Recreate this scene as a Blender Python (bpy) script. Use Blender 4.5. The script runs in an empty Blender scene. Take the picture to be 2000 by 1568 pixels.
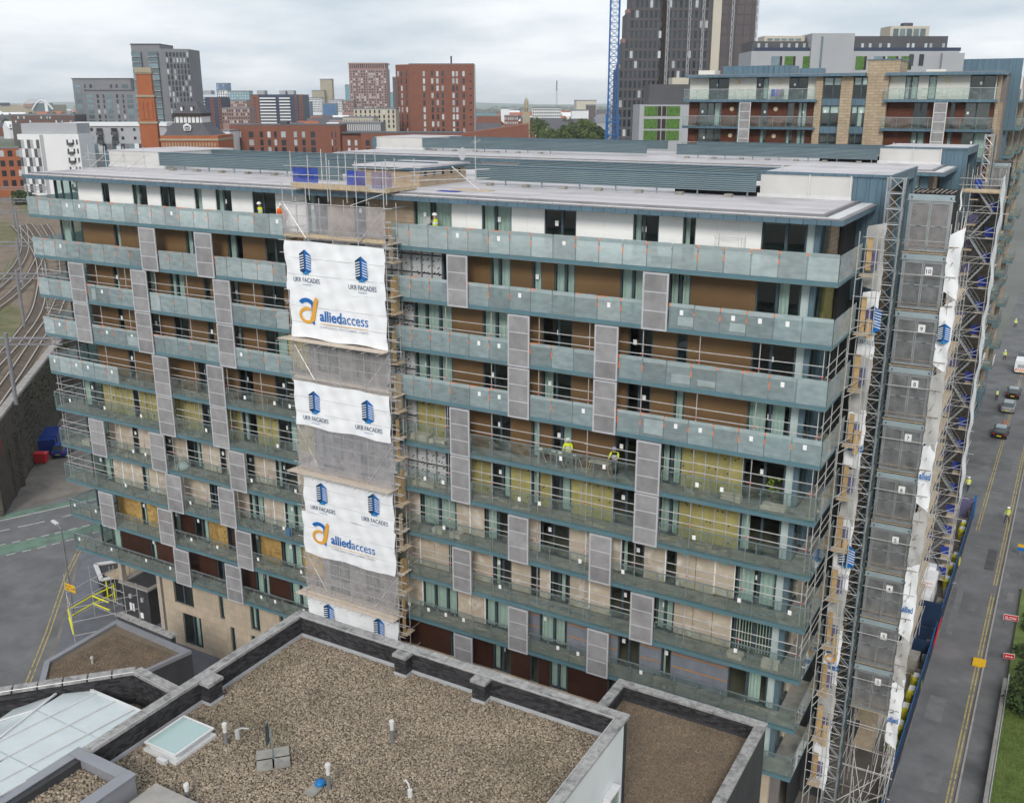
import bpy, math, random
from mathutils import Vector, Matrix
R = math.radians
random.seed(11)
S = bpy.context.scene
COL = S.collection
# ------------------------------------------------------------------ camera
cam = bpy.data.cameras.new('camera')
CAM = bpy.data.objects.new('camera', cam); COL.objects.link(CAM)
CAM.location = (66.657, -45.717, 8.105)
CAM.rotation_euler = (R(90) - 0.29605, 0, 0.51858)
cam.sensor_fit = 'HORIZONTAL'; cam.sensor_width = 36.0
cam.lens = 36.0 * 1924.8 / 2000.0
cam.clip_start = 0.5; cam.clip_end = 30000
S.camera = CAM
# ------------------------------------------------------------------ sky: bright overcast
W = bpy.data.worlds.new('World'); S.world = W; W.use_nodes = True
nt = W.node_tree; N = nt.nodes; LK = nt.links
for n in list(N): N.remove(n)
out = N.new('ShaderNodeOutputWorld'); bg = N.new('ShaderNodeBackground')
sky = N.new('ShaderNodeTexSky'); sky.sky_type = 'NISHITA'; sky.sun_disc = False
SUN_EL, SUN_AZ = R(33), R(160)      # azimuth clockwise from +y
sky.sun_elevation = SUN_EL; sky.sun_rotation = SUN_AZ
sky.air_density = 1.0; sky.dust_density = 2.0
tc = N.new('ShaderNodeTexCoord')
sep = N.new('ShaderNodeSeparateXYZ'); LK.new(tc.outputs['Generated'], sep.inputs[0])
zc = N.new('ShaderNodeMath'); zc.operation = 'ADD'; zc.inputs[1].default_value = 0.16; LK.new(sep.outputs[2], zc.inputs[0])
zm = N.new('ShaderNodeMath'); zm.operation = 'MAXIMUM'; zm.inputs[1].default_value = 0.05; LK.new(zc.outputs[0], zm.inputs[0])
dx = N.new('ShaderNodeMath'); dx.operation = 'DIVIDE'; LK.new(sep.outputs[0], dx.inputs[0]); LK.new(zm.outputs[0], dx.inputs[1])
dy = N.new('ShaderNodeMath'); dy.operation = 'DIVIDE'; LK.new(sep.outputs[1], dy.inputs[0]); LK.new(zm.outputs[0], dy.inputs[1])
cmb = N.new('ShaderNodeCombineXYZ'); LK.new(dx.outputs[0], cmb.inputs[0]); LK.new(dy.outputs[0], cmb.inputs[1])
nz = N.new('ShaderNodeTexNoise'); nz.inputs['Scale'].default_value = 0.75; nz.inputs['Detail'].default_value = 6; nz.inputs['Roughness'].default_value = .52
LK.new(cmb.outputs[0], nz.inputs['Vector'])
rp = N.new('ShaderNodeValToRGB'); LK.new(nz.outputs['Fac'], rp.inputs[0])
rp.color_ramp.elements[0].position = .38; rp.color_ramp.elements[0].color = (4.3, 4.95, 5.65, 1)
rp.color_ramp.elements[1].position = .61; rp.color_ramp.elements[1].color = (7.3, 7.55, 7.8, 1)
mx = N.new('ShaderNodeMixRGB'); mx.inputs[0].default_value = .93
LK.new(sky.outputs[0], mx.inputs[1]); LK.new(rp.outputs[0], mx.inputs[2])
LK.new(mx.outputs[0], bg.inputs[0]); bg.inputs[1].default_value = 0.096
LK.new(bg.outputs[0], out.inputs[0])
sl = bpy.data.lights.new('sun', 'SUN'); sl.energy = 1.5; sl.angle = R(18); sl.color = (1, .96, .9)
SUN = bpy.data.objects.new('sun', sl); COL.objects.link(SUN)
sd = Vector((math.sin(SUN_AZ) * math.cos(SUN_EL), math.cos(SUN_AZ) * math.cos(SUN_EL), math.sin(SUN_EL)))
SUN.rotation_euler = sd.to_track_quat('Z', 'Y').to_euler()
SUN.location = (0, 0, 120)
S.view_settings.view_transform = 'Standard'; S.view_settings.look = 'None'
S.view_settings.exposure = 0.52; S.view_settings.gamma = 1.0; S.view_settings.use_curve_mapping = False
S.render.engine = 'CYCLES'
S.cycles.max_bounces = 5; S.cycles.transparent_max_bounces = 16; S.cycles.diffuse_bounces = 2
S.cycles.glossy_bounces = 2; S.cycles.use_adaptive_sampling = True; S.cycles.adaptive_threshold = .03; S.cycles.caustics_reflective = False; S.cycles.caustics_refractive = False
S.cycles.use_denoising = True

# ------------------------------------------------------------------ materials
MATS = {}
def mat(name, col, rough=.7, metal=0., var=.12, scale=1.2, spec=.3, bump=0., bscale=20, alpha=1., stain=None, rnd=0., detail=5):
    """Principled with world-space noise variation, optional stains, per-object variation and transparency"""
    m = bpy.data.materials.new(name); m.use_nodes = True; MATS[name] = m
    t = m.node_tree; n = t.nodes; l = t.links
    p = n['Principled BSDF']; o = n['Material Output']
    p.inputs['Roughness'].default_value = rough; p.inputs['Metallic'].default_value = metal
    p.inputs['Specular IOR Level'].default_value = spec
    g = n.new('ShaderNodeNewGeometry')
    cur = None
    def mul(fac_socket, lo, hi, cur):
        mr = n.new('ShaderNodeMapRange'); l.new(fac_socket, mr.inputs[0])
        mr.inputs[1].default_value = .3; mr.inputs[2].default_value = .7; mr.inputs[3].default_value = lo; mr.inputs[4].default_value = hi
        vm = n.new('ShaderNodeVectorMath'); vm.operation = 'SCALE'; l.new(mr.outputs[0], vm.inputs['Scale'])
        if cur is None: vm.inputs[0].default_value = col[:3]
        else: l.new(cur, vm.inputs[0])
        return vm.outputs[0]
    if var:
        a = n.new('ShaderNodeTexNoise'); a.inputs['Scale'].default_value = scale; a.inputs['Detail'].default_value = detail
        a.inputs['Roughness'].default_value = .65
        l.new(g.outputs['Position'], a.inputs['Vector'])
        cur = mul(a.outputs['Fac'], 1 - var, 1 + var, cur)
    if rnd:
        oi = n.new('ShaderNodeObjectInfo')
        mr = n.new('ShaderNodeMapRange'); l.new(oi.outputs['Random'], mr.inputs[0]); mr.inputs[3].default_value = 1 - rnd; mr.inputs[4].default_value = 1 + rnd
        vm = n.new('ShaderNodeVectorMath'); vm.operation = 'SCALE'; l.new(mr.outputs[0], vm.inputs['Scale'])
        if cur is None: vm.inputs[0].default_value = col[:3]
        else: l.new(cur, vm.inputs[0])
        cur = vm.outputs[0]
    if stain:
        sc, sz, amt = stain            # colour, scale, amount
        a = n.new('ShaderNodeTexNoise'); a.inputs['Scale'].default_value = sz; a.inputs['Detail'].default_value = 8
        mp = n.new('ShaderNodeMapping'); mp.inputs['Location'].default_value = (31, 17, 5); l.new(g.outputs['Position'], mp.inputs[0]); l.new(mp.outputs[0], a.inputs['Vector'])
        mr = n.new('ShaderNodeMapRange'); l.new(a.outputs['Fac'], mr.inputs[0]); mr.inputs[1].default_value = .52; mr.inputs[2].default_value = .72; mr.inputs[4].default_value = amt
        mm = n.new('ShaderNodeMixRGB'); l.new(mr.outputs[0], mm.inputs[0])
        if cur is None: mm.inputs[1].default_value = (*col[:3], 1)
        else: l.new(cur, mm.inputs[1])
        mm.inputs[2].default_value = (*sc, 1); cur = mm.outputs[0]
    if cur is None: p.inputs['Base Color'].default_value = (*col[:3], 1)
    else: l.new(cur, p.inputs['Base Color'])
    if bump:
        a = n.new('ShaderNodeTexNoise'); a.inputs['Scale'].default_value = bscale; a.inputs['Detail'].default_value = 4; l.new(g.outputs['Position'], a.inputs['Vector'])
        b = n.new('ShaderNodeBump'); b.inputs['Strength'].default_value = bump; b.inputs['Distance'].default_value = .03
        l.new(a.outputs['Fac'], b.inputs['Height']); l.new(b.outputs[0], p.inputs['Normal'])
    if alpha < 1:
        tr = n.new('ShaderNodeBsdfTransparent'); ms = n.new('ShaderNodeMixShader'); ms.inputs[0].default_value = alpha
        l.new(tr.outputs[0], ms.inputs[1]); l.new(p.outputs[0], ms.inputs[2]); l.new(ms.outputs[0], o.inputs[0])
    return m
def glass(name, tint, refl=.9, rough=.02, film=None):
    """thin architectural glass: tinted transparency + fresnel reflection, optional milky film"""
    m = bpy.data.materials.new(name); m.use_nodes = True; MATS[name] = m
    t = m.node_tree; n = t.nodes; l = t.links; n.remove(n['Principled BSDF']); o = n['Material Output']
    tr = n.new('ShaderNodeBsdfTransparent'); tr.inputs[0].default_value = (*tint, 1)
    gl = n.new('ShaderNodeBsdfGlossy'); gl.inputs['Roughness'].default_value = rough; gl.inputs[0].default_value = (refl, refl, refl, 1)
    gg = n.new('ShaderNodeNewGeometry'); dt = n.new('ShaderNodeVectorMath'); dt.operation = 'DOT_PRODUCT'; l.new(gg.outputs['Incoming'], dt.inputs[0]); l.new(gg.outputs['Normal'], dt.inputs[1])
    ab = n.new('ShaderNodeMath'); ab.operation = 'ABSOLUTE'; l.new(dt.outputs['Value'], ab.inputs[0]); om = n.new('ShaderNodeMath'); om.operation = 'SUBTRACT'; om.inputs[0].default_value = 1; l.new(ab.outputs[0], om.inputs[1])
    pw = n.new('ShaderNodeMath'); pw.operation = 'POWER'; pw.inputs[1].default_value = 5; l.new(om.outputs[0], pw.inputs[0]); fr = n.new('ShaderNodeMath'); fr.operation = 'MULTIPLY_ADD'; fr.inputs[1].default_value = .9; fr.inputs[2].default_value = .045; l.new(pw.outputs[0], fr.inputs[0])
    base = tr.outputs[0]
    if film:
        col, amt = film
        g = n.new('ShaderNodeNewGeometry'); a = n.new('ShaderNodeTexNoise'); a.inputs['Scale'].default_value = 1.6; a.inputs['Detail'].default_value = 5
        mp = n.new('ShaderNodeMapping'); mp.inputs['Scale'].default_value = (1, 1, 2.2); l.new(g.outputs['Position'], mp.inputs[0]); l.new(mp.outputs[0], a.inputs['Vector'])
        mr = n.new('ShaderNodeMapRange'); l.new(a.outputs['Fac'], mr.inputs[0]); mr.inputs[1].default_value = .3; mr.inputs[2].default_value = .7
        mr.inputs[3].default_value = amt - .1; mr.inputs[4].default_value = min(1, amt + .1)
        oi = n.new('ShaderNodeObjectInfo'); m2 = n.new('ShaderNodeMapRange'); l.new(oi.outputs['Random'], m2.inputs[0]); m2.inputs[3].default_value = .8; m2.inputs[4].default_value = 1.16
        vm = n.new('ShaderNodeVectorMath'); vm.operation = 'SCALE'; vm.inputs[0].default_value = col; l.new(m2.outputs[0], vm.inputs['Scale'])
        d = n.new('ShaderNodeBsdfDiffuse'); l.new(vm.outputs[0], d.inputs[0])
        tl = n.new('ShaderNodeBsdfTranslucent'); l.new(vm.outputs[0], tl.inputs[0])
        dm = n.new('ShaderNodeMixShader'); dm.inputs[0].default_value = .3; l.new(d.outputs[0], dm.inputs[1]); l.new(tl.outputs[0], dm.inputs[2])
        ms = n.new('ShaderNodeMixShader'); l.new(mr.outputs[0], ms.inputs[0]); l.new(tr.outputs[0], ms.inputs[1]); l.new(dm.outputs[0], ms.inputs[2]); base = ms.outputs[0]
    mm = n.new('ShaderNodeMixShader'); l.new(fr.outputs[0], mm.inputs[0]); l.new(base, mm.inputs[1]); l.new(gl.outputs[0], mm.inputs[2]); l.new(mm.outputs[0], o.inputs[0])
    return m
def tree(name):
    m = MATS[name]; return m, m.node_tree.nodes, m.node_tree.links
def lines(name, axis_u, su, sv, col, width=.03, offset=.5, amt=1.):
    """darken an existing material along a grid of joints: u axis 'x' or 'y' (or 'xy'), v axis z"""
    m, n, l = tree(name); p = n['Principled BSDF']
    g = n.new('ShaderNodeNewGeometry'); sp = n.new('ShaderNodeSeparateXYZ'); l.new(g.outputs['Position'], sp.inputs[0])
    c = n.new('ShaderNodeCombineXYZ')
    if axis_u == 'xy':
        ad = n.new('ShaderNodeMath'); l.new(sp.outputs[0], ad.inputs[0]); l.new(sp.outputs[1], ad.inputs[1]); l.new(ad.outputs[0], c.inputs[0]); l.new(sp.outputs[2], c.inputs[1])
    elif axis_u == 'flat':
        l.new(sp.outputs[0], c.inputs[0]); l.new(sp.outputs[1], c.inputs[1])
    else:
        l.new(sp.outputs['xyz'.index(axis_u)], c.inputs[0]); l.new(sp.outputs[2], c.inputs[1])
    b = n.new('ShaderNodeTexBrick'); l.new(c.outputs[0], b.inputs['Vector'])
    b.inputs['Scale'].default_value = 1.; b.inputs['Brick Width'].default_value = su; b.inputs['Row Height'].default_value = sv
    b.inputs['Mortar Size'].default_value = width; b.inputs['Mortar Smooth'].default_value = .2; b.offset = offset
    b.inputs['Color1'].default_value = (1, 1, 1, 1); b.inputs['Color2'].default_value = (.86, .86, .86, 1); b.inputs['Mortar'].default_value = (*col, 1)
    src = p.inputs['Base Color'].links[0].from_socket if p.inputs['Base Color'].links else None
    mm = n.new('ShaderNodeMixRGB'); mm.blend_type = 'MULTIPLY'; mm.inputs[0].default_value = amt
    if src: l.new(src, mm.inputs[1])
    else: mm.inputs[1].default_value = p.inputs['Base Color'].default_value
    l.new(b.outputs['Color'], mm.inputs[2]); l.new(mm.outputs[0], p.inputs['Base Color'])
    return m
mat('fascia', (.095, .185, .22), .45, var=.1, scale=.6, spec=.4, stain=((.16, .2, .2), .9, .5))
mat('zinc', (.12, .195, .25), .4, .3, var=.12, scale=.5, spec=.4, rnd=.08)
mat('louvre_metal', (.20, .265, .29), .4, .25, var=.08, scale=.4)
mat('membrane', (.56, .535, .545), .75, var=.07, scale=.5, stain=((.38, .36, .365), .3, .9))
mat('membrane_edge', (.25, .24, .25), .7, var=.15)
mat('gutter_white', (.62, .62, .62), .5, var=.1)
mat('white_render', (.88, .87, .85), .8, var=.03, scale=.8, stain=((.74, .72, .69), .5, .35), rnd=.02)
mat('brown_cladding', (.17, .10, .046), .55, var=.1, scale=.8, rnd=.1); 
mat('yellow_wool', (.335, .295, .115), .95, var=.16, scale=2.5, bump=.4, bscale=14, rnd=.08)
mat('plasterboard', (.50, .42, .33), .9, var=.08, scale=1.5, stain=((.75, .71, .64), 1.6, .75), rnd=.1)
mat('osb', (.40, .26, .09), .85, var=.35, scale=6, stain=((.16, .09, .03), 2.2, .8), rnd=.15)
mat('dark_timber', (.05, .019, .012), .55, var=.25, scale=1.2, rnd=.15)
mat('grey_wool', (.19, .205, .24), .9, var=.15, scale=2, rnd=.08)
mat('foil', (.62, .62, .62), .45, .25, var=.06, scale=1.5, rnd=.06)
mat('black_gap', (.012, .012, .013), .9, var=0)
mat('strap_orange', (.55, .25, .04), .7, var=.1)
mat('frame', (.06, .085, .10), .45, .1, var=.1, scale=2)
mat('frame_blue', (.11, .17, .21), .45, .1, var=.1, scale=2)
mat('curtain', (.66, .70, .655), .9, var=.06, scale=2, rnd=.08)
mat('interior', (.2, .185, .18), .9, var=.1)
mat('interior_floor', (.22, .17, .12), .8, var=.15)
mat('slab_top', (.285, .27, .24), .85, var=.22, scale=1.8, stain=((.14, .13, .12), .9, .85))
mat('slab_soffit', (.42, .37, .31), .85, var=.1)
mat('pale_panel', (.46, .54, .53), .4, var=.08)
mat('alu', (.50, .50, .525), .45, .15, var=.08)
mat('alu_dark', (.26, .31, .33), .45, .4, var=.1)
mat('screen_mesh', (.36, .35, .355), .6, .15, var=.2, scale=1.2, alpha=.76, rnd=.14)
mat('steel', (.56, .55, .54), .4, .35, var=.2, scale=3)
mat('steel_rust', (.30, .25, .21), .6, .4, var=.25, scale=3)
mat('tape', (.95, .22, .03), .6, var=.15, scale=5)
mat('red_clip', (.6, .03, .04), .5, var=0)
mat('paper', (.85, .85, .84), .7, var=0)
mat('brick_tan', (.42, .33, .24), .85, var=.12, scale=2, rnd=.03)
mat('beige_tile', (.52, .43, .33), .75, var=.07, scale=.9, stain=((.44, .35, .26), .7, .5))
glass('pane', (.86, .92, .905), .9)
glass('pane_dark', (.34, .42, .43), .9)
glass('film_glass', (.80, .90, .91), .7, .12, film=((.53, .615, .64), .47))
glass('film_glass_light', (.80, .9, .9), .7, .12, film=((.66, .73, .745), .56))
glass('clear_glass', (.91, .955, .945), .85, .03, film=((.46, .50, .48), .08))
lines('brick_tan', 'xy', 1.2, .26, (.55, .5, .46), .014)
lines('beige_tile', 'x', .6, .6, (.8, .77, .73), .014, 0)
lines('zinc', 'xy', .62, 60, (.45, .45, .48), .02, 0)
lines('membrane', 'flat', 60, 1.05, (.87, .87, .87), .02, 0)
lines('brown_cladding', 'xy', 3.4, .3, (.86, .85, .83), .008, 0)
# printed foil boards: dark diagonal dashes in a grid
m, n, l = tree('foil'); p = n['Principled BSDF']
g = n.new('ShaderNodeNewGeometry'); sp = n.new('ShaderNodeSeparateXYZ'); l.new(g.outputs['Position'], sp.inputs[0])
c = n.new('ShaderNodeCombineXYZ'); l.new(sp.outputs[0], c.inputs[0]); l.new(sp.outputs[2], c.inputs[1])
wv = n.new('ShaderNodeTexWave'); wv.inputs['Scale'].default_value = 2.6; wv.inputs['Distortion'].default_value = .5; wv.bands_direction = 'DIAGONAL'
mp = n.new('ShaderNodeMapping'); mp.inputs['Scale'].default_value = (1, -1, 1); l.new(c.outputs[0], mp.inputs[0]); l.new(mp.outputs[0], wv.inputs['Vector'])
ck = n.new('ShaderNodeTexVoronoi'); ck.inputs['Scale'].default_value = 2.6; ck.inputs['Randomness'].default_value = .35; l.new(c.outputs[0], ck.inputs['Vector'])
mr = n.new('ShaderNodeMapRange'); l.new(ck.outputs['Distance'], mr.inputs[0]); mr.inputs[1].default_value = .38; mr.inputs[2].default_value = .28
m3 = n.new('ShaderNodeMapRange'); l.new(wv.outputs['Fac'], m3.inputs[0]); m3.inputs[1].default_value = .55; m3.inputs[2].default_value = .75
mu = n.new('ShaderNodeMath'); mu.operation = 'MULTIPLY'; l.new(mr.outputs[0], mu.inputs[0]); l.new(m3.outputs[0], mu.inputs[1])
mm = n.new('ShaderNodeMixRGB'); l.new(mu.outputs[0], mm.inputs[0]); l.new(p.inputs['Base Color'].links[0].from_socket, mm.inputs[1]); mm.inputs[2].default_value = (.06, .06, .07, 1); l.new(mm.outputs[0], p.inputs['Base Color'])

# ------------------------------------------------------------------ geometry helpers
ORG = {}
def _link(o, parent, wloc):
    COL.objects.link(o)
    wloc = Vector(wloc)
    if parent is not None:
        o.parent = parent; o.location = wloc - ORG[parent.name]
    else: o.location = wloc
    ORG[o.name] = wloc
    return o
def thing(name, label, cat, loc=(0, 0, 0), group=None, kind=None):
    o = bpy.data.objects.new(name, None); o.empty_display_size = .2
    _link(o, None, loc)
    return tag(o, label, cat, group, kind)
def tag(o, label=None, cat=None, group=None, kind=None):
    if label: o['label'] = label
    if cat: o['category'] = cat
    if group: o['group'] = group
    if kind: o['kind'] = kind
    return o
_BOX = {}
def bx(name, m, parent, x0, x1, y0, y1, z0, z1):
    d = (round(abs(x1 - x0), 3), round(abs(y1 - y0), 3), round(abs(z1 - z0), 3))
    k = (d, m)
    if k not in _BOX:
        hx, hy, hz = d[0] / 2, d[1] / 2, d[2] / 2
        v = [(sx * hx, sy * hy, sz * hz) for sz in (-1, 1) for sy in (-1, 1) for sx in (-1, 1)]
        f = [(0, 2, 3, 1), (4, 5, 7, 6), (0, 1, 5, 4), (2, 6, 7, 3), (0, 4, 6, 2), (1, 3, 7, 5)]
        me = bpy.data.meshes.new(name); me.from_pydata(v, [], f); me.materials.append(MATS[m]); _BOX[k] = me
    o = bpy.data.objects.new(name, _BOX[k])
    return _link(o, parent, ((x0 + x1) / 2, (y0 + y1) / 2, (z0 + z1) / 2))
class MB:
    def __init__(s): s.v = []; s.f = []; s.m = []; s.cur = 0
    def add(s, v, f):
        b = len(s.v); s.v += [tuple(p) for p in v]; s.f += [tuple(i + b for i in q) for q in f]; s.m += [s.cur] * len(f); return s
    def box(s, x0, x1, y0, y1, z0, z1):
        v = [(x, y, z) for z in (z0, z1) for y in (y0, y1) for x in (x0, x1)]
        return s.add(v, [(0, 2, 3, 1), (4, 5, 7, 6), (0, 1, 5, 4), (2, 6, 7, 3), (0, 4, 6, 2), (1, 3, 7, 5)])
    def obox(s, c, ax, ay, az):      # oriented box: centre and half axes
        c, ax, ay, az = map(Vector, (c, ax, ay, az))
        v = [c + sx * ax + sy * ay + sz * az for sz in (-1, 1) for sy in (-1, 1) for sx in (-1, 1)]
        return s.add(v, [(0, 2, 3, 1), (4, 5, 7, 6), (0, 1, 5, 4), (2, 6, 7, 3), (0, 4, 6, 2), (1, 3, 7, 5)])
    def tube(s, p, q, r, n=6, r2=None, cap=True):
        p, q = Vector(p), Vector(q); d = q - p
        if d.length < 1e-6: return s
        u = d.orthogonal().normalized(); w = d.normalized().cross(u); r2 = r if r2 is None else r2
        v = [p + (u * math.cos(2 * math.pi * i / n) + w * math.sin(2 * math.pi * i / n)) * r for i in range(n)]
        v += [q + (u * math.cos(2 * math.pi * i / n) + w * math.sin(2 * math.pi * i / n)) * r2 for i in range(n)]
        f = [(i, (i + 1) % n, n + (i + 1) % n, n + i) for i in range(n)]
        if cap: f += [tuple(range(n - 1, -1, -1)), tuple(range(n, 2 * n))]
        return s.add(v, f)
    def path(s, pts, r, n=6):
        for a, b in zip(pts, pts[1:]): s.tube(a, b, r, n)
        return s
    def prism(s, poly, z0, z1):       # vertical prism over an xy polygon (counter-clockwise)
        n = len(poly)
        v = [(x, y, z0) for x, y in poly] + [(x, y, z1) for x, y in poly]
        return s.add(v, [tuple(range(n - 1, -1, -1)), tuple(range(n, 2 * n))] + [(i, (i + 1) % n, n + (i + 1) % n, n + i) for i in range(n)])
    def extr(s, poly, axis, a, b):    # profile extruded along x or y: poly in (other, z)
        n = len(poly)
        mk = (lambda t, u, z: (t, u, z)) if axis == 'x' else (lambda t, u, z: (u, t, z))
        v = [mk(a, u, z) for u, z in poly] + [mk(b, u, z) for u, z in poly]
        return s.add(v, [tuple(range(n - 1, -1, -1)), tuple(range(n, 2 * n))] + [(i, (i + 1) % n, n + (i + 1) % n, n + i) for i in range(n)])
    def quad(s, a, b, c, d): return s.add([a, b, c, d], [(0, 1, 2, 3)])
    def sheet(s, fn, nu, nv):
        v = [fn(i / nu, j / nv) for j in range(nv + 1) for i in range(nu + 1)]
        return s.add(v, [(j * (nu + 1) + i, j * (nu + 1) + i + 1, (j + 1) * (nu + 1) + i + 1, (j + 1) * (nu + 1) + i) for j in range(nv) for i in range(nu)])
    def lathe(s, prof, c, n=12):      # prof (r,z) about vertical axis at c
        v = [(c[0] + r * math.cos(2 * math.pi * i / n), c[1] + r * math.sin(2 * math.pi * i / n), c[2] + z) for r, z in prof for i in range(n)]
        f = [(j * n + i, j * n + (i + 1) % n, (j + 1) * n + (i + 1) % n, (j + 1) * n + i) for j in range(len(prof) - 1) for i in range(n)]
        f += [tuple(range(n - 1, -1, -1)), tuple((len(prof) - 1) * n + i for i in range(n))]
        return s.add(v, f)
    def build(s, name, m, parent=None, smooth=False, fix=False):
        ms = m if isinstance(m, (list, tuple)) else [m]
        n = len(s.v); lo = [min(p[i] for p in s.v) for i in range(3)]; hi = [max(p[i] for p in s.v) for i in range(3)]
        c = Vector(((lo[0] + hi[0]) / 2, (lo[1] + hi[1]) / 2, lo[2]))
        me = bpy.data.meshes.new(name); me.from_pydata([(p[0] - c.x, p[1] - c.y, p[2] - c.z) for p in s.v], [], s.f)
        for k in ms: me.materials.append(MATS[k])
        if len(ms) > 1: me.polygons.foreach_set('material_index', s.m)
        if smooth: me.polygons.foreach_set('use_smooth', [True] * len(me.polygons))
        if fix:
            import bmesh
            b = bmesh.new(); b.from_mesh(me); bmesh.ops.recalc_face_normals(b, faces=b.faces); b.to_mesh(me); b.free()
        o = bpy.data.objects.new(name, me)
        return _link(o, parent, c)
def copy_tree(o, parent, wloc):
    c = o.copy(); _link(c, parent, wloc); d = Vector(wloc) - ORG[o.name]
    for ch in o.children: copy_tree(ch, c, ORG[ch.name] + d)
    return c
mat('bay_grey', (.30, .29, .29), .9, var=.2, scale=1.2, stain=((.42, .37, .3), .5, .8))
mat('board_litter', (.4, .34, .27), .9, var=.25, scale=4)
mat('zinc_shade', (.045, .05, .055), .8, var=.2)  # shade put into the colour, for the lower zinc portal
# ------------------------------------------------------------------ the main apartment block
H = 2.95; YW = 1.2
APT = thing('apartment_building', 'long ten-storey apartment block being reclad, balconies with teal fascias and glass balustrades', 'building', (28.7, 8, -33))
def window(parent, x0, x1, z0, z1, code='W', y=1.25, rnd=True, frame='frame', name='window', door=None):
    """frame part with pane and curtain sub-parts; code W dark, L curtained, V vertical blinds"""
    w = x1 - x0; t = .075; n = 1 if w < .9 else 2 if w < 2.1 else 3 if w > 2.6 else 2
    b = MB()
    b.box(x0, x0 + t, y, y + .1, z0, z1).box(x1 - t, x1, y, y + .1, z0, z1).box(x0 + t, x1 - t, y, y + .1, z0, z0 + t).box(x0 + t, x1 - t, y, y + .1, z1 - t, z1)
    cuts = [x0 + t]
    for i in range(1, n):
        c = x0 + w * i / n + (random.uniform(-.12, .12) if rnd else 0); b.box(c - .07, c + .07, y + .005, y + .095, z0 + t, z1 - t); cuts += [c - .07, c + .07]
    cuts.append(x1 - t)
    f = b.build(name, frame, parent)
    for a, c in zip(cuts[::2], cuts[1::2]):
        bx('pane', 'pane' if code != 'D' else 'pane_dark', f, a, c, y + .04, y + .055, z0 + t, z1 - t)
    if code == 'L':
        for a, c in zip(cuts[::2], cuts[1::2]):
            if random.random() < .9:
                k = max(3, int((c - a) / .09)); lo, hi = a, c
                if random.random() < .2: hi = a + (c - a) * random.uniform(.6, .85)
                MB().sheet(lambda u, v: (lo + (hi - lo) * u, y + .2 + .025 * math.sin(u * k * 2.2), z0 + .05 + (z1 - z0 - .08) * v), k * 2, 1).build('curtain', 'curtain', f)
    elif code == 'V':
        b = MB(); x = x0 + .1
        while x < x1 - .1: b.box(x, x + .05, y + .18, y + .2, z0 + .1, z1 - .1); x += .16
        b.build('blind', 'curtain', f)
    elif code == 'W' and random.random() < .45:
        a, c = random.choice(list(zip(cuts[::2], cuts[1::2]))); e = a + (c - a) * random.uniform(.25, .7); k = 6
        MB().sheet(lambda u, v: (a + (e - a) * u, y + .22 + .025 * math.sin(u * 14), z0 + .05 + (z1 - z0 - .08) * v), 12, 1).build('curtain', 'curtain', f)
    if random.random() < .55 and w > .5 and z1 > -24:
        c = cuts[0] + random.uniform(.1, max(.12, min(w - .5, 1))); 
        bx('notice', 'paper', f, c, c + .2, y + .02, y + .03, z0 + 1.45, z0 + 1.72)
    return f
A_L = [1.7, 4.18, 7.5, 8.15, 10.05, 10.6, 14.6, 15.7, 18.45, 19.8, 21.75, 23.5]      # window edges in pairs, left wing, odd floors
A_R = [35.3, 35.75, 38.5, 39.8, 41.15, 41.75, 42.5, 43.75, 46.35, 47.7, 49.05, 50.2, 53.5, 55.65]
B_L = [1.7, 4.2, 6.9, 7.5, 10.4, 11.2, 12.65, 14.1, 15.95, 16.5, 18.5, 19.2, 21.2, 23.1]
B_R = [33.25, 35.9, 37.95, 39.65, 41.8, 43.65, 46.95, 48.3, 49.6, 50.2, 53.5, 55.65]
T_L = [1.5, 4.17, 6.74, 7.48, 9.88, 11.3, 12.6, 14.02, 15.83, 16.49, 17.74, 19.14, 20.96, 22.89, 25.43, 27.04, 29.07, 29.95]
T_R = [33.41, 35.97, 37.96, 39.85, 41.87, 43.75, 46.97, 48.36, 49.63, 50.29, 53.57, 55.7]
# per storey: window codes then panel codes (panel i sits before window i; the last one closes the wing)
ST = {
 0: (T_L, 'WWWWWWLWW', '-HHHHHHHKK', T_R, 'LLWWWWW'[:6], 'KHHHHH-'),
 1: (A_L, 'LWWLWW', '-BBBBBB', A_R, 'WLLLLLW', 'IBBBBBB-'),
 2: (B_L, 'WWWLWWW', '-BBBBBBB', B_R, 'LLLWWW', 'IBBBBB-'),
 3: (B_L, 'WWWWWWL', '-BBBBBBY', B_R, 'LWWWLL', 'IBBBBB-'),
 4: (A_L, 'WWWLWW', '-BBBBBB', A_R, 'WWWLWLW', 'JBBBBBY-'),
 5: (A_L, 'WWWWWW', '-YYYYYY', A_R, 'WWWLWLW', 'IYYYYYY-'),
 6: (B_L, 'WWWWWWW', '-TTTTTTT', B_R, 'LLWWWL', 'TTTTTT-'),
 7: (A_L, 'WWWWLL', '-TTTTTT', A_R, 'WWWWWLV', 'TTTTTTT-'),
 8: (B_L, 'WWWWWWL', '-OODODOO', B_R, 'LLLWWL', 'TTGGGG-'),
 9: (A_L, 'WWWWLL', '-DDDDDD', A_R, 'LWWLWWL', 'DDDDDDD-'),
}
PM = {'H': ('render_panel', 'white_render'), 'B': ('cladding_panel', 'brown_cladding'), 'Y': ('insulation_panel', 'yellow_wool'), 'T': ('plasterboard_panel', 'plasterboard'),
      'O': ('board_panel', 'osb'), 'D': ('timber_panel', 'dark_timber'), 'I': ('foil_panel', 'foil'), 'G': ('grey_insulation_panel', 'grey_wool'), 'K': ('brick_panel', 'brick_tan')}
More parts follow.
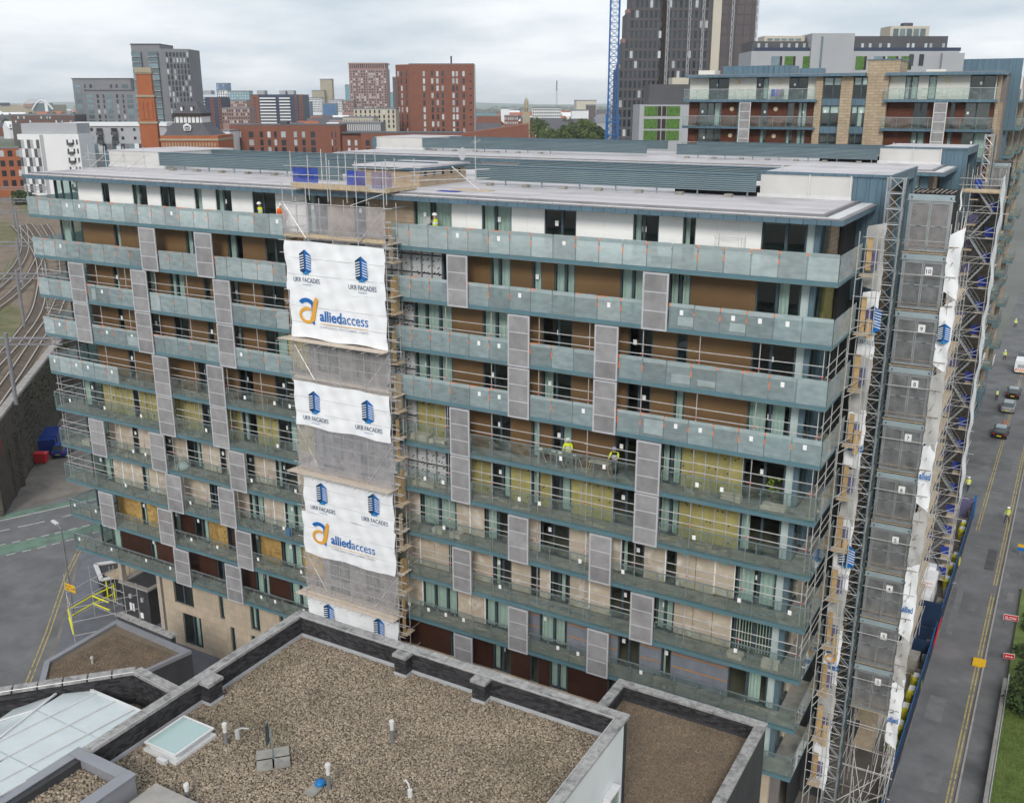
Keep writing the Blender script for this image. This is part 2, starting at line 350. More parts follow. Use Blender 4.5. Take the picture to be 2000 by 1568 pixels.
def panel(code, x0, x1, z0, z1):
    if x1 - x0 < .03: return
    nm, mt = PM[code]
    maxw = {'H': 1.3, 'B': 3.4, 'Y': .62, 'T': 1.2, 'O': .8, 'D': 9, 'I': .7, 'G': 9, 'K': 9}[code]
    k = max(1, round((x1 - x0) / maxw)); w = (x1 - x0) / k
    back = {'T': .06, 'O': .05, 'Y': .03, 'I': .02}.get(code, 0)
    first = None
    for i in range(k):
        a, c = x0 + i * w + (.004 if i else 0), x0 + (i + 1) * w - (.004 if i < k - 1 else 0)
        zz0 = z0; zz1 = z1
        if code == 'T': a += .012; c -= .012; zz0 += random.uniform(.0, .06)
        o = bx(nm, mt, APT, a, c, YW + back + random.uniform(0, .012), YW + .25, zz0, zz1)
        first = first or o
        if code == 'Y' and i < k: bx('rail', 'alu', o, c - .02, c + .02, YW - .03, YW + .028, z0, z1)
        if code == 'Y':
            b = MB()
            for _ in range(2):
                px_, pz_ = random.uniform(a + .1, c - .1), random.choice((z0 + .35, z0 + 1.2, z0 + 2.0)) + random.uniform(-.1, .1)
                b.box(px_ - .035, px_ + .035, YW + .008, YW + .03, pz_ - .035, pz_ + .035)
            b.build('fixing_hole', 'black_gap', o)
        if code == 'I': bx('rail', 'alu_dark', o, c - .03, c + .03, YW - .08, YW + .015, z0, z1)
        if code == 'T':
            bx('joint_filler', 'white_render', o, c - .05, c + .03, YW + .05, YW + .058, z0 + .1, z1) if random.random() < .5 else None
            if random.random() < .4: bx('sticker', 'sticker_green', o, a + .3, a + .62, YW + .05, YW + .058, z1 - .75, z1 - .5)
    if code == 'I':
        b = MB()
        for zz in (z0 + 1.15, z0 + 2.2): b.box(x0, x1, YW + .005, YW + .02, zz, zz + .07)
        b.build('seam_tape', 'black_gap', first)
    if code == 'K':
        zz = z0 + .02; r_ = 0
        while zz < z1 - .1:
            a = x0 + .01 - (.6 if r_ % 2 else 0)
            while a < x1 - .02:
                p0, p1 = max(a, x0 + .01), min(a + 1.2, x1 - .01)
                if p1 - p0 > .05: bx('terracotta_plank', 'brick_tan_plain', first, p0, p1 - .008, YW - .035 + random.uniform(0, .006), YW - .002, zz, min(zz + .25, z1))
                a += 1.2
            zz += .262; r_ += 1
    if code == 'G':
        b = MB()
        for zz in (z0 + .9, z0 + 1.7): b.box(x0 + .05, x1 - .05, YW - .02, YW - .003, zz, zz + .05)
        b.build('strap', 'strap_orange', first)
mat('brick_tan_plain', (.36, .28, .205), .85, var=.12, scale=2, rnd=.1)
mat('sticker_green', (.35, .62, .52), .6, var=0)
def slab_z(s): return -H * s
for s in range(10):
    z0 = slab_z(s) + .30; z1 = slab_z(s - 1) - .02 if s else 2.72
    fl, wl, pl, fr, wr, pr = ST[s]
    for edges, wc, pc, xa, xb in ((fl, wl, pl, 1.6, 24.9 if s else 31.0), (fr, wr, pr, 31.0, 56.2)):
        ws = [(edges[i], edges[i + 1]) for i in range(0, len(edges), 2)]
        prev = xa
        for i, (a, c) in enumerate(ws):
            code = wc[i]
            if pc[i] != '-':
                if pc[i] == 'J': panel('I', prev, 33.26, z0, z1); panel('Y', 33.26, a, z0, z1)
                else: panel(pc[i], prev, a, z0, z1)
            gap = pc[i] in 'TO' and random.random() < .5
            if gap and c - a > .9: bx('reveal', 'black_gap', APT, a, a + .1, YW + .02, YW + .3, z0, z1); a += .1
            window(APT, a, c, z0, z1 - .05 if s else z1, code)
            prev = c
        if len(pc) > len(ws) and pc[len(ws)] != '-': panel(pc[len(ws)], prev, xb, z0, z1)
    # glazed corner at the right end: pale fixed light, blue post, return wall
    f = bx('corner_post', 'frame_blue', APT, 56.05, 56.3, YW + .02, YW + .3, z0, z1)
    bx('corner_light', 'pale_panel', APT, 55.66, 56.04, YW + .1, YW + .16, z0, z1)
    bx('return_wall', 'brick_tan' if s == 0 else 'yellow_wool' if s == 1 else 'frame_blue' if s < 6 else 'plasterboard', APT, 56.1, 56.34, YW + 2.1, 8.4, z0, z1)
    g = MB().box(56.2, 56.3, YW + .31, YW + 2.08, z0, z0 + .08).box(56.2, 56.3, YW + .31, YW + 2.08, z1 - .08, z1).box(56.2, 56.3, YW + 1.1, YW + 1.2, z0 + .08, z1 - .08).build('side_window', 'frame', APT)
    bx('pane', 'pane', g, 56.24, 56.26, YW + .32, YW + 1.09, z0 + .08, z1 - .08); bx('pane', 'pane', g, 56.24, 56.26, YW + 1.21, YW + 2.07, z0 + .08, z1 - .08)
    # left end return
    bx('return_wall', 'white_render' if s in (0, 6, 7) else 'frame_blue', APT, 1.5, 1.69, YW + 1.9, 17, z0, z1)
    g = MB().box(1.55, 1.66, YW + .12, YW + .2, z0, z1).box(1.55, 1.66, YW + .2, YW + 1.88, z0, z0 + .08).box(1.55, 1.66, YW + .2, YW + 1.88, z1 - .08, z1).build('side_window', 'frame', APT)
    bx('pane', 'pane', g, 1.6, 1.62, YW + .21, YW + 1.88, z0 + .08, z1 - .08)
    # rooms
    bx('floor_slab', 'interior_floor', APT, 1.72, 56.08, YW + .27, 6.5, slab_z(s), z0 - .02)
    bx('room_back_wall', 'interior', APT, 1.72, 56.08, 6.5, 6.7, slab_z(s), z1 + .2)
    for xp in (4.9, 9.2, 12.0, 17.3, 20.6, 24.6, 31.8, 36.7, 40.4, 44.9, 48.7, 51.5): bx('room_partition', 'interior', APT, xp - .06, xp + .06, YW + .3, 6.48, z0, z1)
    if s:
        bx('bay_wall', 'bay_grey', APT, 24.9, 31.0, YW + .08, YW + .3, slab_z(s), z1 + .3)
        for a, c in ((25.6, 27.2), (28.7, 29.7)): window(APT, a, c, z0 + .1, z1 - .1, 'W', y=YW - .03)
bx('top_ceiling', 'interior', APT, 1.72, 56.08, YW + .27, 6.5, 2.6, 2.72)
# balcony slabs, fascias and balustrades
def posts_list(x0, x1, ref=57.56):
    k0 = math.ceil((x0 - ref) / 1.308 + .15); xs = [x0]
    for k in range(k0, 1):
        x = ref + k * 1.308 - .13
        if x0 + .4 < x < x1 - .4: xs.append(x)
    return xs + [x1]
SCR = {1: [(11.62, 13.2), (16.87, 18.42), (36.45, 37.8), (48.15, 49.52)], 2: [(3.83, 5.47), (10.36, 11.92), (18.2, 19.7), (40.36, 41.71), (45.58, 46.92)]}
for k, v in {3: 2, 4: 1, 5: 1, 6: 2, 7: 1, 8: 2, 9: 1}.items(): SCR[k] = SCR[v]
SCR[9] = SCR[1][:3]
def balcony(s, x0, x1, side):
    z = slab_z(s); zt = z + .3
    b = bx('balcony', 'slab_top', APT, x0 + .03, x1 - .03, .03, YW + .02, z + .02, zt - .01)
    bx('soffit', 'slab_soffit', b, x0 + .01, x1 - .01, .01, YW, z - .02, z + .018)
    xsid = (x1 - 1.22, x1 - .03) if side > 0 else (x0 + .03, x0 + 1.45)
    ys = 4.9 if side > 0 else 4.6
    bx('side_slab', 'slab_top', b, xsid[0], xsid[1], YW + .022, ys, z + .02, zt - .01)
    bx('side_soffit', 'slab_soffit', b, xsid[0], xsid[1], YW + .002, ys, z - .02, z + .018)
    fa = MB(); xs = posts_list(x0, x1)
    edge = x1 if side > 0 else x0
    fa.box(x0, x1, -.012, .028, z, zt)
    fa.box(edge - .04 if side > 0 else edge, edge if side > 0 else edge + .04, .03, ys, z, zt)
    fa.build('fascia', 'fascia', b)
    film = s <= 3 or (s == 4 and side < 0)
    skip = SCR.get(s, [])
    tp = MB(); ps = MB(); fd = MB()
    h = 1.18
    for a, c in zip(xs, xs[1:]):
        if any(p0 - .45 < (a + c) / 2 < p1 + .45 and a < p1 - .2 and c > p0 + .2 for p0, p1 in skip):
            segs = []
            for p0, p1 in skip:
                if a < p0 - .12 < c: segs.append((a, p0 - .05))
                if a < p1 + .12 < c: segs.append((p1 + .05, c))
            if not segs: continue
        else: segs = [(a, c)]
        for a2, c2 in segs:
            if c2 - a2 < .12: continue
            f = film and not (s == 4 and (a2 + c2) / 2 > 7.3)
            if s == 0 and 36.0 < (a2 + c2) / 2 < 37.0: f = None
            light = 'film_glass_light' if (s == 0 or (a2 + c2) / 2 < 4 or random.random() < .1) else 'film_glass'
            if f is None: pass
            elif f:
                fd.box(a2 + .03, c2 - .03, -.0395, -.0365, zt + h - random.uniform(.16, .24), zt + h - .005)
                if random.random() < .12: fd.box(a2 + random.uniform(.05, .5), c2 - .04, -.0435, -.041, zt + .1, zt + random.uniform(.35, .9))
                bx('filmed_glass_panel', light, b, a2 + .025, c2 - .025, -.03, -.016, zt + .03 - .1, zt + h + random.uniform(-.01, .02))
            else: bx('clear_glass_panel', 'clear_glass', b, a2 + .012, c2 - .012, -.03, -.016, zt - .1, zt + h - .03)
            if random.random() < .3: bx('notice', 'paper', b, a2 + .55, a2 + .73, -.042, -.034, zt + .62, zt + .87)
            if f:
                if random.random() < .85:
                    tp.box(a2 - .03, a2 + .035, -.045, -.032, zt + h - .16, zt + h - .02) if random.random() < .8 else None
                    zz = zt + h - .38
                    tp.box(a2 - .02, a2 + .02, -.045, -.032, zz - random.uniform(.12, .42), zz) if random.random() < .7 else None
                    if random.random() < .28: tp.box(a2 + .1, a2 + random.uniform(.3, .8), -.046, -.034, zt + h - .03, zt + h - .005)
            if not film or not f:
                ps.box(a2 + .012, c2 - .012, -.05, .01, zt + h - .028, zt + h + .012)
            ps.box(a2 - .02, a2 + .02, -.01, .03, zt, zt + h - .06)
            ps.box(a2 - .06, a2 + .06, -.05, -.033, zt + h - .32, zt + h - .27)
    # return balustrade
    ny = 3
    for i in range(ny):
        ya, yb = .05 + (ys - .1) * i / ny, .05 + (ys - .1) * (i + 1) / ny
        xx = edge + (.018 if side > 0 else -.03)
        nm = 'filmed_glass_panel' if film else 'clear_glass_panel'
        bx(nm, 'film_glass_light' if film else 'clear_glass', b, xx, xx + .014, ya + .01, yb - .01, zt - .1, zt + h - .03)
        ps.box(xx - .025, xx + .03, ya + .012, yb - .012, zt + h - .026, zt + h + .014) if not film else None
        ps.box(edge - .05 if side > 0 else edge + .01, edge - .01 if side > 0 else edge + .05, ya - .02, ya + .02, zt, zt + h - .06)
    if fd.v: tag(fd.build('film_fold', 'film_glass_light', b), kind='stuff')
    if ps.v: tag(ps.build('balustrade_framing', 'alu_dark', b), kind='stuff')
    if s >= 4 and x1 - x0 > 10:
        db = MB()
        for _ in range(26):
            cx, cy, an = random.uniform(x0 + 1, x1 - 1.6), random.uniform(.25, .95), random.uniform(-.4, .4); hl_ = random.choice((.08, .15, .3, .6)); hw_ = random.uniform(.03, .09)
            db.obox((cx, cy, zt + .03), (hl_ * math.cos(an), hl_ * math.sin(an) * .5, 0), (-hw_ * math.sin(an), hw_, 0), (0, 0, random.uniform(.01, .05)))
        tag(db.build('offcut_litter', random.choice(('board_litter', 'alu_dark')), b), kind='stuff')
    if tp.v: tag(tp.build('orange_tape', 'tape', b), kind='stuff')
    return b
for s in range(10):
    balcony(s, 0, 24.5, -1)
    balcony(s, 32.42 if s < 9 else 55.4, 57.56, 1)
# aluminium sliding screens
for s, L_ in SCR.items():
    for (a, c) in L_:
        z0, z1 = slab_z(s) + .02, slab_z(s - 1) - .03
        b = MB(); y0, y1 = -.13, -.06
        b.box(a, a + .09, y0, y1, z0, z1).box(c - .09, c, y0, y1, z0, z1)
        hh = (z1 - z0)
        zs = [z0, z0 + hh / 3, z0 + hh * 2 / 3, z1]
        for i, zz in enumerate(zs):
            lo, hi = (zz, zz + .09) if i == 0 else (zz - .09, zz) if i == 3 else (zz - .03, zz + .03)
            b.box(a + .09, c - .09, y0, y1, lo, hi)
        fr_ = b.build('sliding_screen', 'alu', APT)
        for i in range(3): bx('perforated_infill', 'screen_mesh', fr_, a + .09, c - .09, y0 + .02, y0 + .035, zs[i] + (.09 if i == 0 else .03), zs[i + 1] - (.09 if i == 2 else .03))
# lower storeys behind the foreground roofs
zb = slab_z(9)
def holed(x0, x1, z0, z1, holes, m, name, y=YW):
    xs = sorted({x0, x1, *[h[0] for h in holes], *[h[1] for h in holes]})
    for a, c in zip(xs, xs[1:]):
        hs = sorted((h[2], h[3]) for h in holes if h[0] <= a and h[1] >= c); cur = z0
        for lo, hi in hs:
            if lo > cur + .01: bx(name, m, APT, a, c, y, y + .3, cur, lo)
            cur = hi
        if cur < z1 - .01: bx(name, m, APT, a, c, y, y + .3, cur, z1)
hl = [(9.6, 11.7, -29.3, -27.2), (10.3, 12.3, -32.7, -30.0), (14.45, 14.95, -29.4, -27.3), (15.4, 15.9, -32.0, -29.8), (17.6, 18.55, -29.4, -27.2), (17.5, 18.0, -31.8, -29.9), (20.5, 21.6, -29.3, -27.2)]
holed(8.7, 24.9, -33, zb - .02, hl, 'beige_tile', 'tiled_wall')
xt = 8.75
while xt < 24.6:
    zt2 = -32.95
    while zt2 < zb - .3:
        if not any(xt < h[1] + .02 and xt + .6 > h[0] - .02 and zt2 < h[3] + .02 and zt2 + .6 > h[2] - .02 for h in hl): bx('wall_tile', 'beige_tile', APT, xt, xt + .59, YW - .016, YW - .002, zt2, min(zt2 + .59, zb - .04))
        zt2 += .6
    xt += .6
for h in hl: window(APT, h[0], h[1], h[2], h[3], random.choice('LW'), y=YW + .12)
bx('tiled_end_wall', 'beige_tile', APT, 8.4, 8.69, YW, 16, -33, zb - .02)
bx('lower_wall', 'beige_tile', APT, 24.92, 56.2, YW, YW + .3, -33, zb + .28)
bx('lower_back', 'interior', APT, 8.7, 56, 5.0, 5.2, -33, zb - .1)
for i in range(4): bx('column', 'slab_soffit', APT, 2.2 + (i % 2) * 4.5, 2.6 + (i % 2) * 4.5, 2.0 + (i // 2) * 7, 2.4 + (i // 2) * 7, -33, zb - .02)
bx('rear_wall', 'white_render', APT, 1.5, 56.3, 17.0, 17.3, -33, 2.7)
# ------------------------------------------------------------------ roofs (shared by this block and the one behind)
def corrugated(parent, x0, x1, y, z0, z1, name='plant_screen', n=8):
    b = MB(); dz = (z1 - z0) / n; pr_ = [(y + .09, z0)]
    for i in range(n): pr_ += [(y, z0 + dz * (i + .12)), (y, z0 + dz * (i + .55)), (y + .07, z0 + dz * (i + .7)), (y + .07, z0 + dz * (i + .98))]
    pr_ += [(y + .09, z1)]
    o = b.extr(pr_[::-1], 'x', x0, x1).build(name, 'louvre_metal', parent, fix=True)
    bx('cap', 'zinc', o, x0 - .02, x1 + .02, y - .03, y + .14, z1 + .002, z1 + .05)
    return o
def roof(parent, dy, full=True):
    Y = lambda v: v + dy
    # eaves slab with zinc fascia, stepped membrane and gutter rails
    bx('eaves_fascia', 'zinc', parent, -.3, 57.5, Y(.05), Y(8.45), 2.74, 2.98)
    e = bx('roof_edge', 'membrane_edge', parent, -.32, 57.52, Y(.03), Y(8.45), 2.982, 3.04)
    bx('gutter_strip', 'gutter_white', e, -.1, 57.3, Y(.16), Y(.34), 3.042, 3.075)
    bx('gutter_strip', 'gutter_white', e, 56.75, 57.32, Y(.36), Y(8.4), 3.042, 3.07)
    for i in range(34): bx('gutter_bracket', 'gutter_white', e, .8 + i * 1.68, .92 + i * 1.68, Y(-.03), Y(.15), 3.04, 3.085)
    bx('upstand', 'membrane_edge', parent, -.05, 56.6, Y(.55), Y(.72), 3.042, 3.17)
    bx('upstand', 'membrane_edge', parent, 56.45, 56.6, Y(.722), Y(8.4), 3.042, 3.17)
    bx('roof_deck', 'membrane', parent, -.05, 56.44, Y(.725), Y(17.4), 3.03, 3.14)
    # louvred plant screens and plant boxes
    sc = corrugated(parent, 33.9, 51.4, Y(7.2), 3.42, 4.3)
    corrugated(parent, 33.9, 55.0, Y(12.5), 3.6, 4.35)
    corrugated(parent, 5.9, 31.0, Y(7.2), 3.42, 4.36)
    corrugated(parent, 5.9, 31.0, Y(12.5), 3.6, 4.35)
    if full: corrugated(parent, 21.2, 24.9, Y(5.3), 3.18, 4.05)
    for x in [7.5, 10, 12.5, 15, 17.5, 20, 35, 37.5, 40, 42.3, 44.8, 47.2, 50]:
        f = bx('screen_foot', 'slab_top', parent, x - .2, x + .2, Y(6.85), Y(7.25), 3.142, 3.3)
        bx('screen_post', 'alu_dark', f, x + .9, x + .97, Y(7.3), Y(7.37), 3.142, 4.2)
    bx('roof_plant', 'black_gap', parent, 46.5, 51.2, Y(8.2), Y(9.4), 3.145, 3.6)
    p = bx('plant_box', 'white_panel', parent, 51.42, 56.2, Y(8.0), Y(16.5), 3.145, 4.4)
    bx('box_skirt', 'gutter_white', p, 51.3, 56.22, Y(7.9), Y(7.99), 3.145, 3.35)
    bx('box_lid', 'membrane', p, 51.4, 58.0, Y(8.02), Y(16.4), 4.402, 4.44)
    for x in (54.0, 56.1): bx('downpipe', 'gutter_white', p, x, x + .06, Y(7.92), Y(7.985), 3.36, 4.4)
    bx('parapet', 'zinc', p, 51.36, 58.1, Y(7.94), Y(8.02), 4.36, 4.5); bx('parapet', 'zinc', p, 58.02, 58.12, Y(8.03), Y(16.4), 4.36, 4.5)
    bx('vent', 'alu', p, 52.2, 52.3, Y(9), Y(9.1), 4.44, 4.75)
    z = bx('zinc_portal', 'zinc', parent, 56.22, 58.1, Y(8.05), Y(8.6), -2 if full else -8, 4.36)
    if full: bx('portal_shade_foot', 'zinc_shade', parent, 56.22, 58.1, Y(8.05), Y(8.6), -33, -2.005)  # lower part of the zinc portal, roof shade painted as a dark colour
    bx('zinc_portal', 'zinc', parent, 56.22, 58.1, Y(15.8), Y(16.4), -33 if full else -8, 4.36)
    for k in range(4): bx('standing_seam', 'zinc', z, 56.3 + k * .55, 56.33 + k * .55, Y(8.01), Y(8.048), -2 if full else -8, 4.35)
    bx('portal_head', 'zinc', parent, 56.3, 58.08, Y(8.61), Y(15.79), 3.9, 4.35)
    bx('portal_reveal', 'brown_cladding', parent, 56.34, 57.2, Y(8.61), Y(15.79), -33 if full else -8, 3.89)
    p = bx('plant_box', 'white_panel', parent, -.6, 5.85, Y(8.0), Y(15), 3.145, 4.35)
    bx('box_lid', 'membrane', p, -.7, 5.9, Y(7.95), Y(15.05), 4.352, 4.4)
    bx('box_skirt', 'gutter_white', p, -.65, 5.9, Y(7.9), Y(7.99), 3.145, 3.3)
    bx('zinc_cheek', 'zinc', p, -1.2, -.62, Y(7.98), Y(15), 3.145, 4.3)
mat('white_panel', (.56, .55, .53), .6, var=.05, scale=.8, stain=((.45, .44, .42), .6, .5))
roof(APT, 0)
# stair overrun: tan slatted box with slots and dark roof
o = bx('stair_overrun', 'brick_tan', APT, 27.2, 31.9, 4.0, 9.2, 3.145, 4.05)
bx('overrun_roof', 'membrane', o, 27.0, 32.1, 3.8, 9.4, 4.25, 4.34); bx('overrun_fascia', 'zinc', o, 27.02, 32.08, 3.82, 9.38, 4.1, 4.248)
for i in range(5): bx('vent_slot', 'black_gap', o, 31.905, 31.915, 4.5 + i * .95, 4.75 + i * .95, 3.75, 4.0)
mb = MB().tube((33, 8.6, 3.14), (33, 8.6, 6.0), .03).build('aerial_mast', 'steel', APT)
mb2 = MB().lathe([(.02, 0), (.35, .05), (.4, .1)], (0, 0, 0), 14)
mb2.v = [(32.2 + z * .9, 8.2 + x, 4.9 + y) for x, y, z in mb2.v]; mb2.build('satellite_dish', 'gutter_white', mb)
MB().tube((33, 8.3, 5.7), (33.0, 9.2, 5.75), .012).tube((32.8, 8.4, 5.6), (33.2, 8.4, 5.6), .01).tube((32.8, 8.7, 5.6), (33.2, 8.7, 5.65), .01).tube((32.8, 9.0, 5.6), (33.2, 9.0, 5.7), .01).build('yagi_aerial', 'steel', mb)
# ------------------------------------------------------------------ ground, roads, markings
import numpy as np
G = -33.0
mat('urban', (.16, .165, .15), .95, var=.35, scale=.012, stain=((.07, .11, .035), .006, .95))
mat('asphalt', (.155, .155, .159), .9, var=.25, scale=.35, stain=((.11, .11, .113), .25, .9), bump=.15, bscale=60)
mat('patch_dark', (.085, .085, .088), .9, var=.2, scale=1); mat('patch_light', (.17, .17, .172), .9, var=.2, scale=1)
mat('asphalt_old', (.15, .15, .152), .9, var=.22, scale=.5, stain=((.075, .075, .078), .3, .8))
mat('paving', (.19, .185, .185), .9, var=.15, scale=.7, stain=((.13, .125, .12), .6, .8))
mat('paving_blue', (.15, .155, .175), .85, var=.18, scale=1.2)
mat('concrete_yard', (.20, .18, .16), .9, var=.2, scale=.5, stain=((.11, .1, .09), .4, .9))
mat('cycle_green', (.14, .22, .17), .9, var=.2, scale=1.2, stain=((.1, .11, .105), .8, .8))
mat('line_white', (.6, .6, .58), .8, var=.2, scale=2.5, stain=((.2, .2, .2), 2, .6))
mat('line_yellow', (.42, .33, .13), .85, var=.25, scale=2, stain=((.13, .12, .1), 2.2, .95))
mat('grass', (.13, .18, .05), .95, var=.3, scale=1.2, bump=.6, bscale=9, stain=((.16, .15, .06), .5, .7))
mat('stone_kerb', (.33, .31, .29), .85, var=.15, scale=2)
def flat(name, poly, z, m, kind='structure', parent=None):
    b = MB(); b.add([(x, y, z) for x, y in poly], [tuple(range(len(poly)))])
    o = b.build(name, m, parent, fix=False)
    if o.data.polygons[0].normal.z < 0: o.data.flip_normals()
    if kind: o['kind'] = kind
    return o
flat('ground', [(-9500, -300), (3500, -300), (4500, 9500), (-9500, 9500)], G - .02, 'urban')
flat('yard', [(-60, -60), (61.6, -60), (61.6, 140), (-60, 140)], G, 'concrete_yard')
flat('forecourt', [(57.4, 59.4), (61.6, 59.4), (61.6, 420), (57.4, 420)], G + .004, 'asphalt_old')
flat('street', [(61.6, -60), (65.12, -60), (65.12, 420), (61.6, 420)], G + .004, 'asphalt')
flat('pavement', [(65.26, -60), (66.62, -60), (66.62, 420), (65.26, 420)], G + .1, 'asphalt_old')
kb = MB()
for i in range(90): kb.box(65.125, 65.255, -20 + i * 1.5, -20.0 + i * 1.5 + 1.49, G, G + .11)
tag(kb.build('kerb', 'stone_kerb'), kind='structure')
flat('verge', [(66.9, -60), (110, -60), (110, 44), (66.9, 44)], G + .3, 'grass'); flat('pavement', [(66.64, 44.1), (110, 44.1), (110, 420), (66.64, 420)], G + .102, 'asphalt_old')
mk = MB()
for y in range(-10, 140, 6):
    L_ = 5.85 if random.random() < .8 else 4.2
    mk.add([(64.62, y, G + .008), (64.72, y, G + .008), (64.72, y + L_, G + .008), (64.62, y + L_, G + .008)], [(0, 1, 2, 3)])
    mk.add([(64.84, y, G + .008), (64.94, y, G + .008), (64.94, y + L_, G + .008), (64.84, y + L_, G + .008)], [(0, 1, 2, 3)])
    if y > 55:
        mk.add([(62.05, y, G + .008), (62.14, y, G + .008), (62.14, y + L_, G + .008), (62.05, y + L_, G + .008)], [(0, 1, 2, 3)])
        mk.add([(62.28, y, G + .008), (62.37, y, G + .008), (62.37, y + L_, G + .008), (62.28, y + L_, G + .008)], [(0, 1, 2, 3)])
tag(mk.build('street_marking', 'line_yellow'), kind='structure')
for x, y, w, d in ((62.2, 20, 1.1, 3.2), (63.6, 47, .8, 5), (62.4, 66, 1.3, 2.2), (63.9, 74, .7, 8), (62.0, 33, .5, 12), (63.2, 12, 1.0, 2.4)): flat('road_patch', [(x, y), (x + w, y), (x + w, y + d), (x, y + d)], G + .0065, random.choice(('patch_dark', 'patch_light')))
for x, y in ((63.4, 26), (62.6, 52), (64.2, 80), (-15, -2), (-9, -6)): MB().lathe([(.32, 0), (.32, .006)], (x, y, G + .006), 18).build('manhole_cover', 'paving')['kind'] = 'structure'
flat('patch', [(63.1, 38), (63.7, 38), (63.7, 40.6), (63.1, 40.6)], G + .007, 'asphalt_old')
for a, b_ in (((65.9, 41.2), (66.4, 43)), ((65.4, 45.8), (65.75, 47))): flat('access_cover', [a, (b_[0], a[1]), b_, (a[0], b_[1])], G + .106, 'paving')
# left junction
flat('road', [(-60, -18), (-40, 4), (-27.1, 10.5), (-25.4, 13.1), (-20, 30), (-12, 45), (-5, 40), (-12, 9), (-11.3, 7.8), (-5.2, 2.3), (.6, -3.3), (4.7, -7.7), (10, -13), (20, -60), (-60, -60)], G + .004, 'asphalt')
flat('pavement', [(-11.1, 7.8), (-5.0, 2.45), (.8, -3.1), (4.9, -7.5), (11, -13.5), (24, -20), (24, 16), (-4, 30)], G + .03, 'paving_blue')
flat('cycle_lane', [(-22, .5), (-19.4, 5.31), (-18.35, 7.19), (-17.52, 9.5), (-16.46, 11.85), (-15.2, 14.5), (-13.6, 14.2), (-14.8, 11.2), (-15.63, 7.59), (-17.32, 3.91), (-19.8, -.3)], G + .009, 'cycle_green')
flat('cycle_lane', [(-30, 2), (-26.28, 9.93), (-23.28, 15.86), (-21, 22), (-20.2, 21.6), (-22.28, 15.35), (-25.01, 9.07), (-28.8, 1.6)], G + .009, 'cycle_green')
mk = MB()
def line(b, p, q, w, z=G + .014):
    p, q = Vector((*p, z)), Vector((*q, z)); d = (q - p).normalized(); s = Vector((-d.y, d.x, 0)) * w / 2
    b.add([p - s, q - s, q + s, p + s], [(0, 1, 2, 3)])
line(mk, (-28.5, 1), (-24.89, 9), .16); line(mk, (-24.89, 9), (-22.17, 15.26), .16); line(mk, (-22.17, 15.26), (-19.9, 21.5), .16)
for a, b_ in (((-21.89, 8.9), (-20.78, 11.2)), ((-22.95, 6.6), (-22.18, 8.18)), ((-20.27, 12.78), (-19.6, 14.3)), ((-24.3, 4), (-23.4, 5.6))): line(mk, a, b_, .14)
for i in range(12):
    t = i / 12; a = Vector((-22, .5)).lerp(Vector((-15.2, 14.5)), t); e = a + Vector((.45, .93)) * .75
    line(mk, a + Vector((-.35 + .5 * math.sin(t * 3), 0)), e + Vector((-.35 + .5 * math.sin(t * 3), 0)), .12)
    a = Vector((-19.8, -.3)).lerp(Vector((-13.6, 14.2)), t); e = a + Vector((.4, .95)) * .75
    line(mk, a + Vector((.9 * math.sin(t * 3.1), -.2)), e + Vector((.9 * math.sin(t * 3.1), -.2)), .12)
tag(mk.build('road_marking', 'line_white'), kind='structure')
mk = MB()
P_ = [(-14.0, 11.1), (-8.7, 5.0), (-.9, -2.75), (4.05, -7.95), (9, -13.2)]
for off in (0, .28):
    for a, b_ in zip(P_, P_[1:]): line(mk, (a[0] - off, a[1] - off * .6), (b_[0] - off, b_[1] - off * .6), .1)
for k in range(8):
    a0, a1 = math.pi * (.5 + .06 * k), math.pi * (.5 + .06 * (k + 1))
    for r in (2.9, 3.2): line(mk, (-13.4 - r * math.cos(a0) * -1, -.7 + r * math.sin(a0) - 1.2), (-13.4 - r * math.cos(a1) * -1, -.7 + r * math.sin(a1) - 1.2), .1)
tag(mk.build('kerbside_marking', 'line_yellow'), kind='structure')
flat('pavement', [(-60, 8), (-40, 10), (-27.6, 10.7), (-25.9, 13.3), (-22, 24), (-24, 60), (-60, 60)], G + .03, 'concrete_yard')

# ------------------------------------------------------------------ gravel made of stones
mat('pebble', (.285, .24, .188), .85, var=.16, scale=.7, stain=((.15, .13, .09), .35, .55))
mat('pebble_fine', (.20, .155, .115), .9, var=.25, scale=1.0)
mat('gravel_bed', (.13, .105, .08), .95, var=.35, scale=14)
mat('gravel_bed_fine', (.17, .135, .10), .95, var=.4, scale=22, stain=((.10, .08, .06), .5, .6))
for nm, amt in (('pebble', .55), ('pebble_fine', .6)):
    m, n, l = tree(nm); p = n['Principled BSDF']; g = n.new('ShaderNodeNewGeometry'); rp = n.new('ShaderNodeValToRGB'); l.new(g.outputs['Random Per Island'], rp.inputs[0])
    e = rp.color_ramp.elements; e[0].color = (.62, .58, .55, 1); e[1].color = (1.55, 1.55, 1.55, 1)
    for ps_, c_ in ((.3, (.8, .78, .76, 1)), (.6, (1.05, 1, .93, 1)), (.85, (1.3, 1.25, 1.15, 1))): k = e.new(ps_); k.color = c_
    mm = n.new('ShaderNodeMixRGB'); mm.blend_type = 'MULTIPLY'; mm.inputs[0].default_value = 1; l.new(p.inputs['Base Color'].links[0].from_socket, mm.inputs[1]); l.new(rp.outputs[0], mm.inputs[2]); l.new(mm.outputs[0], p.inputs['Base Color'])
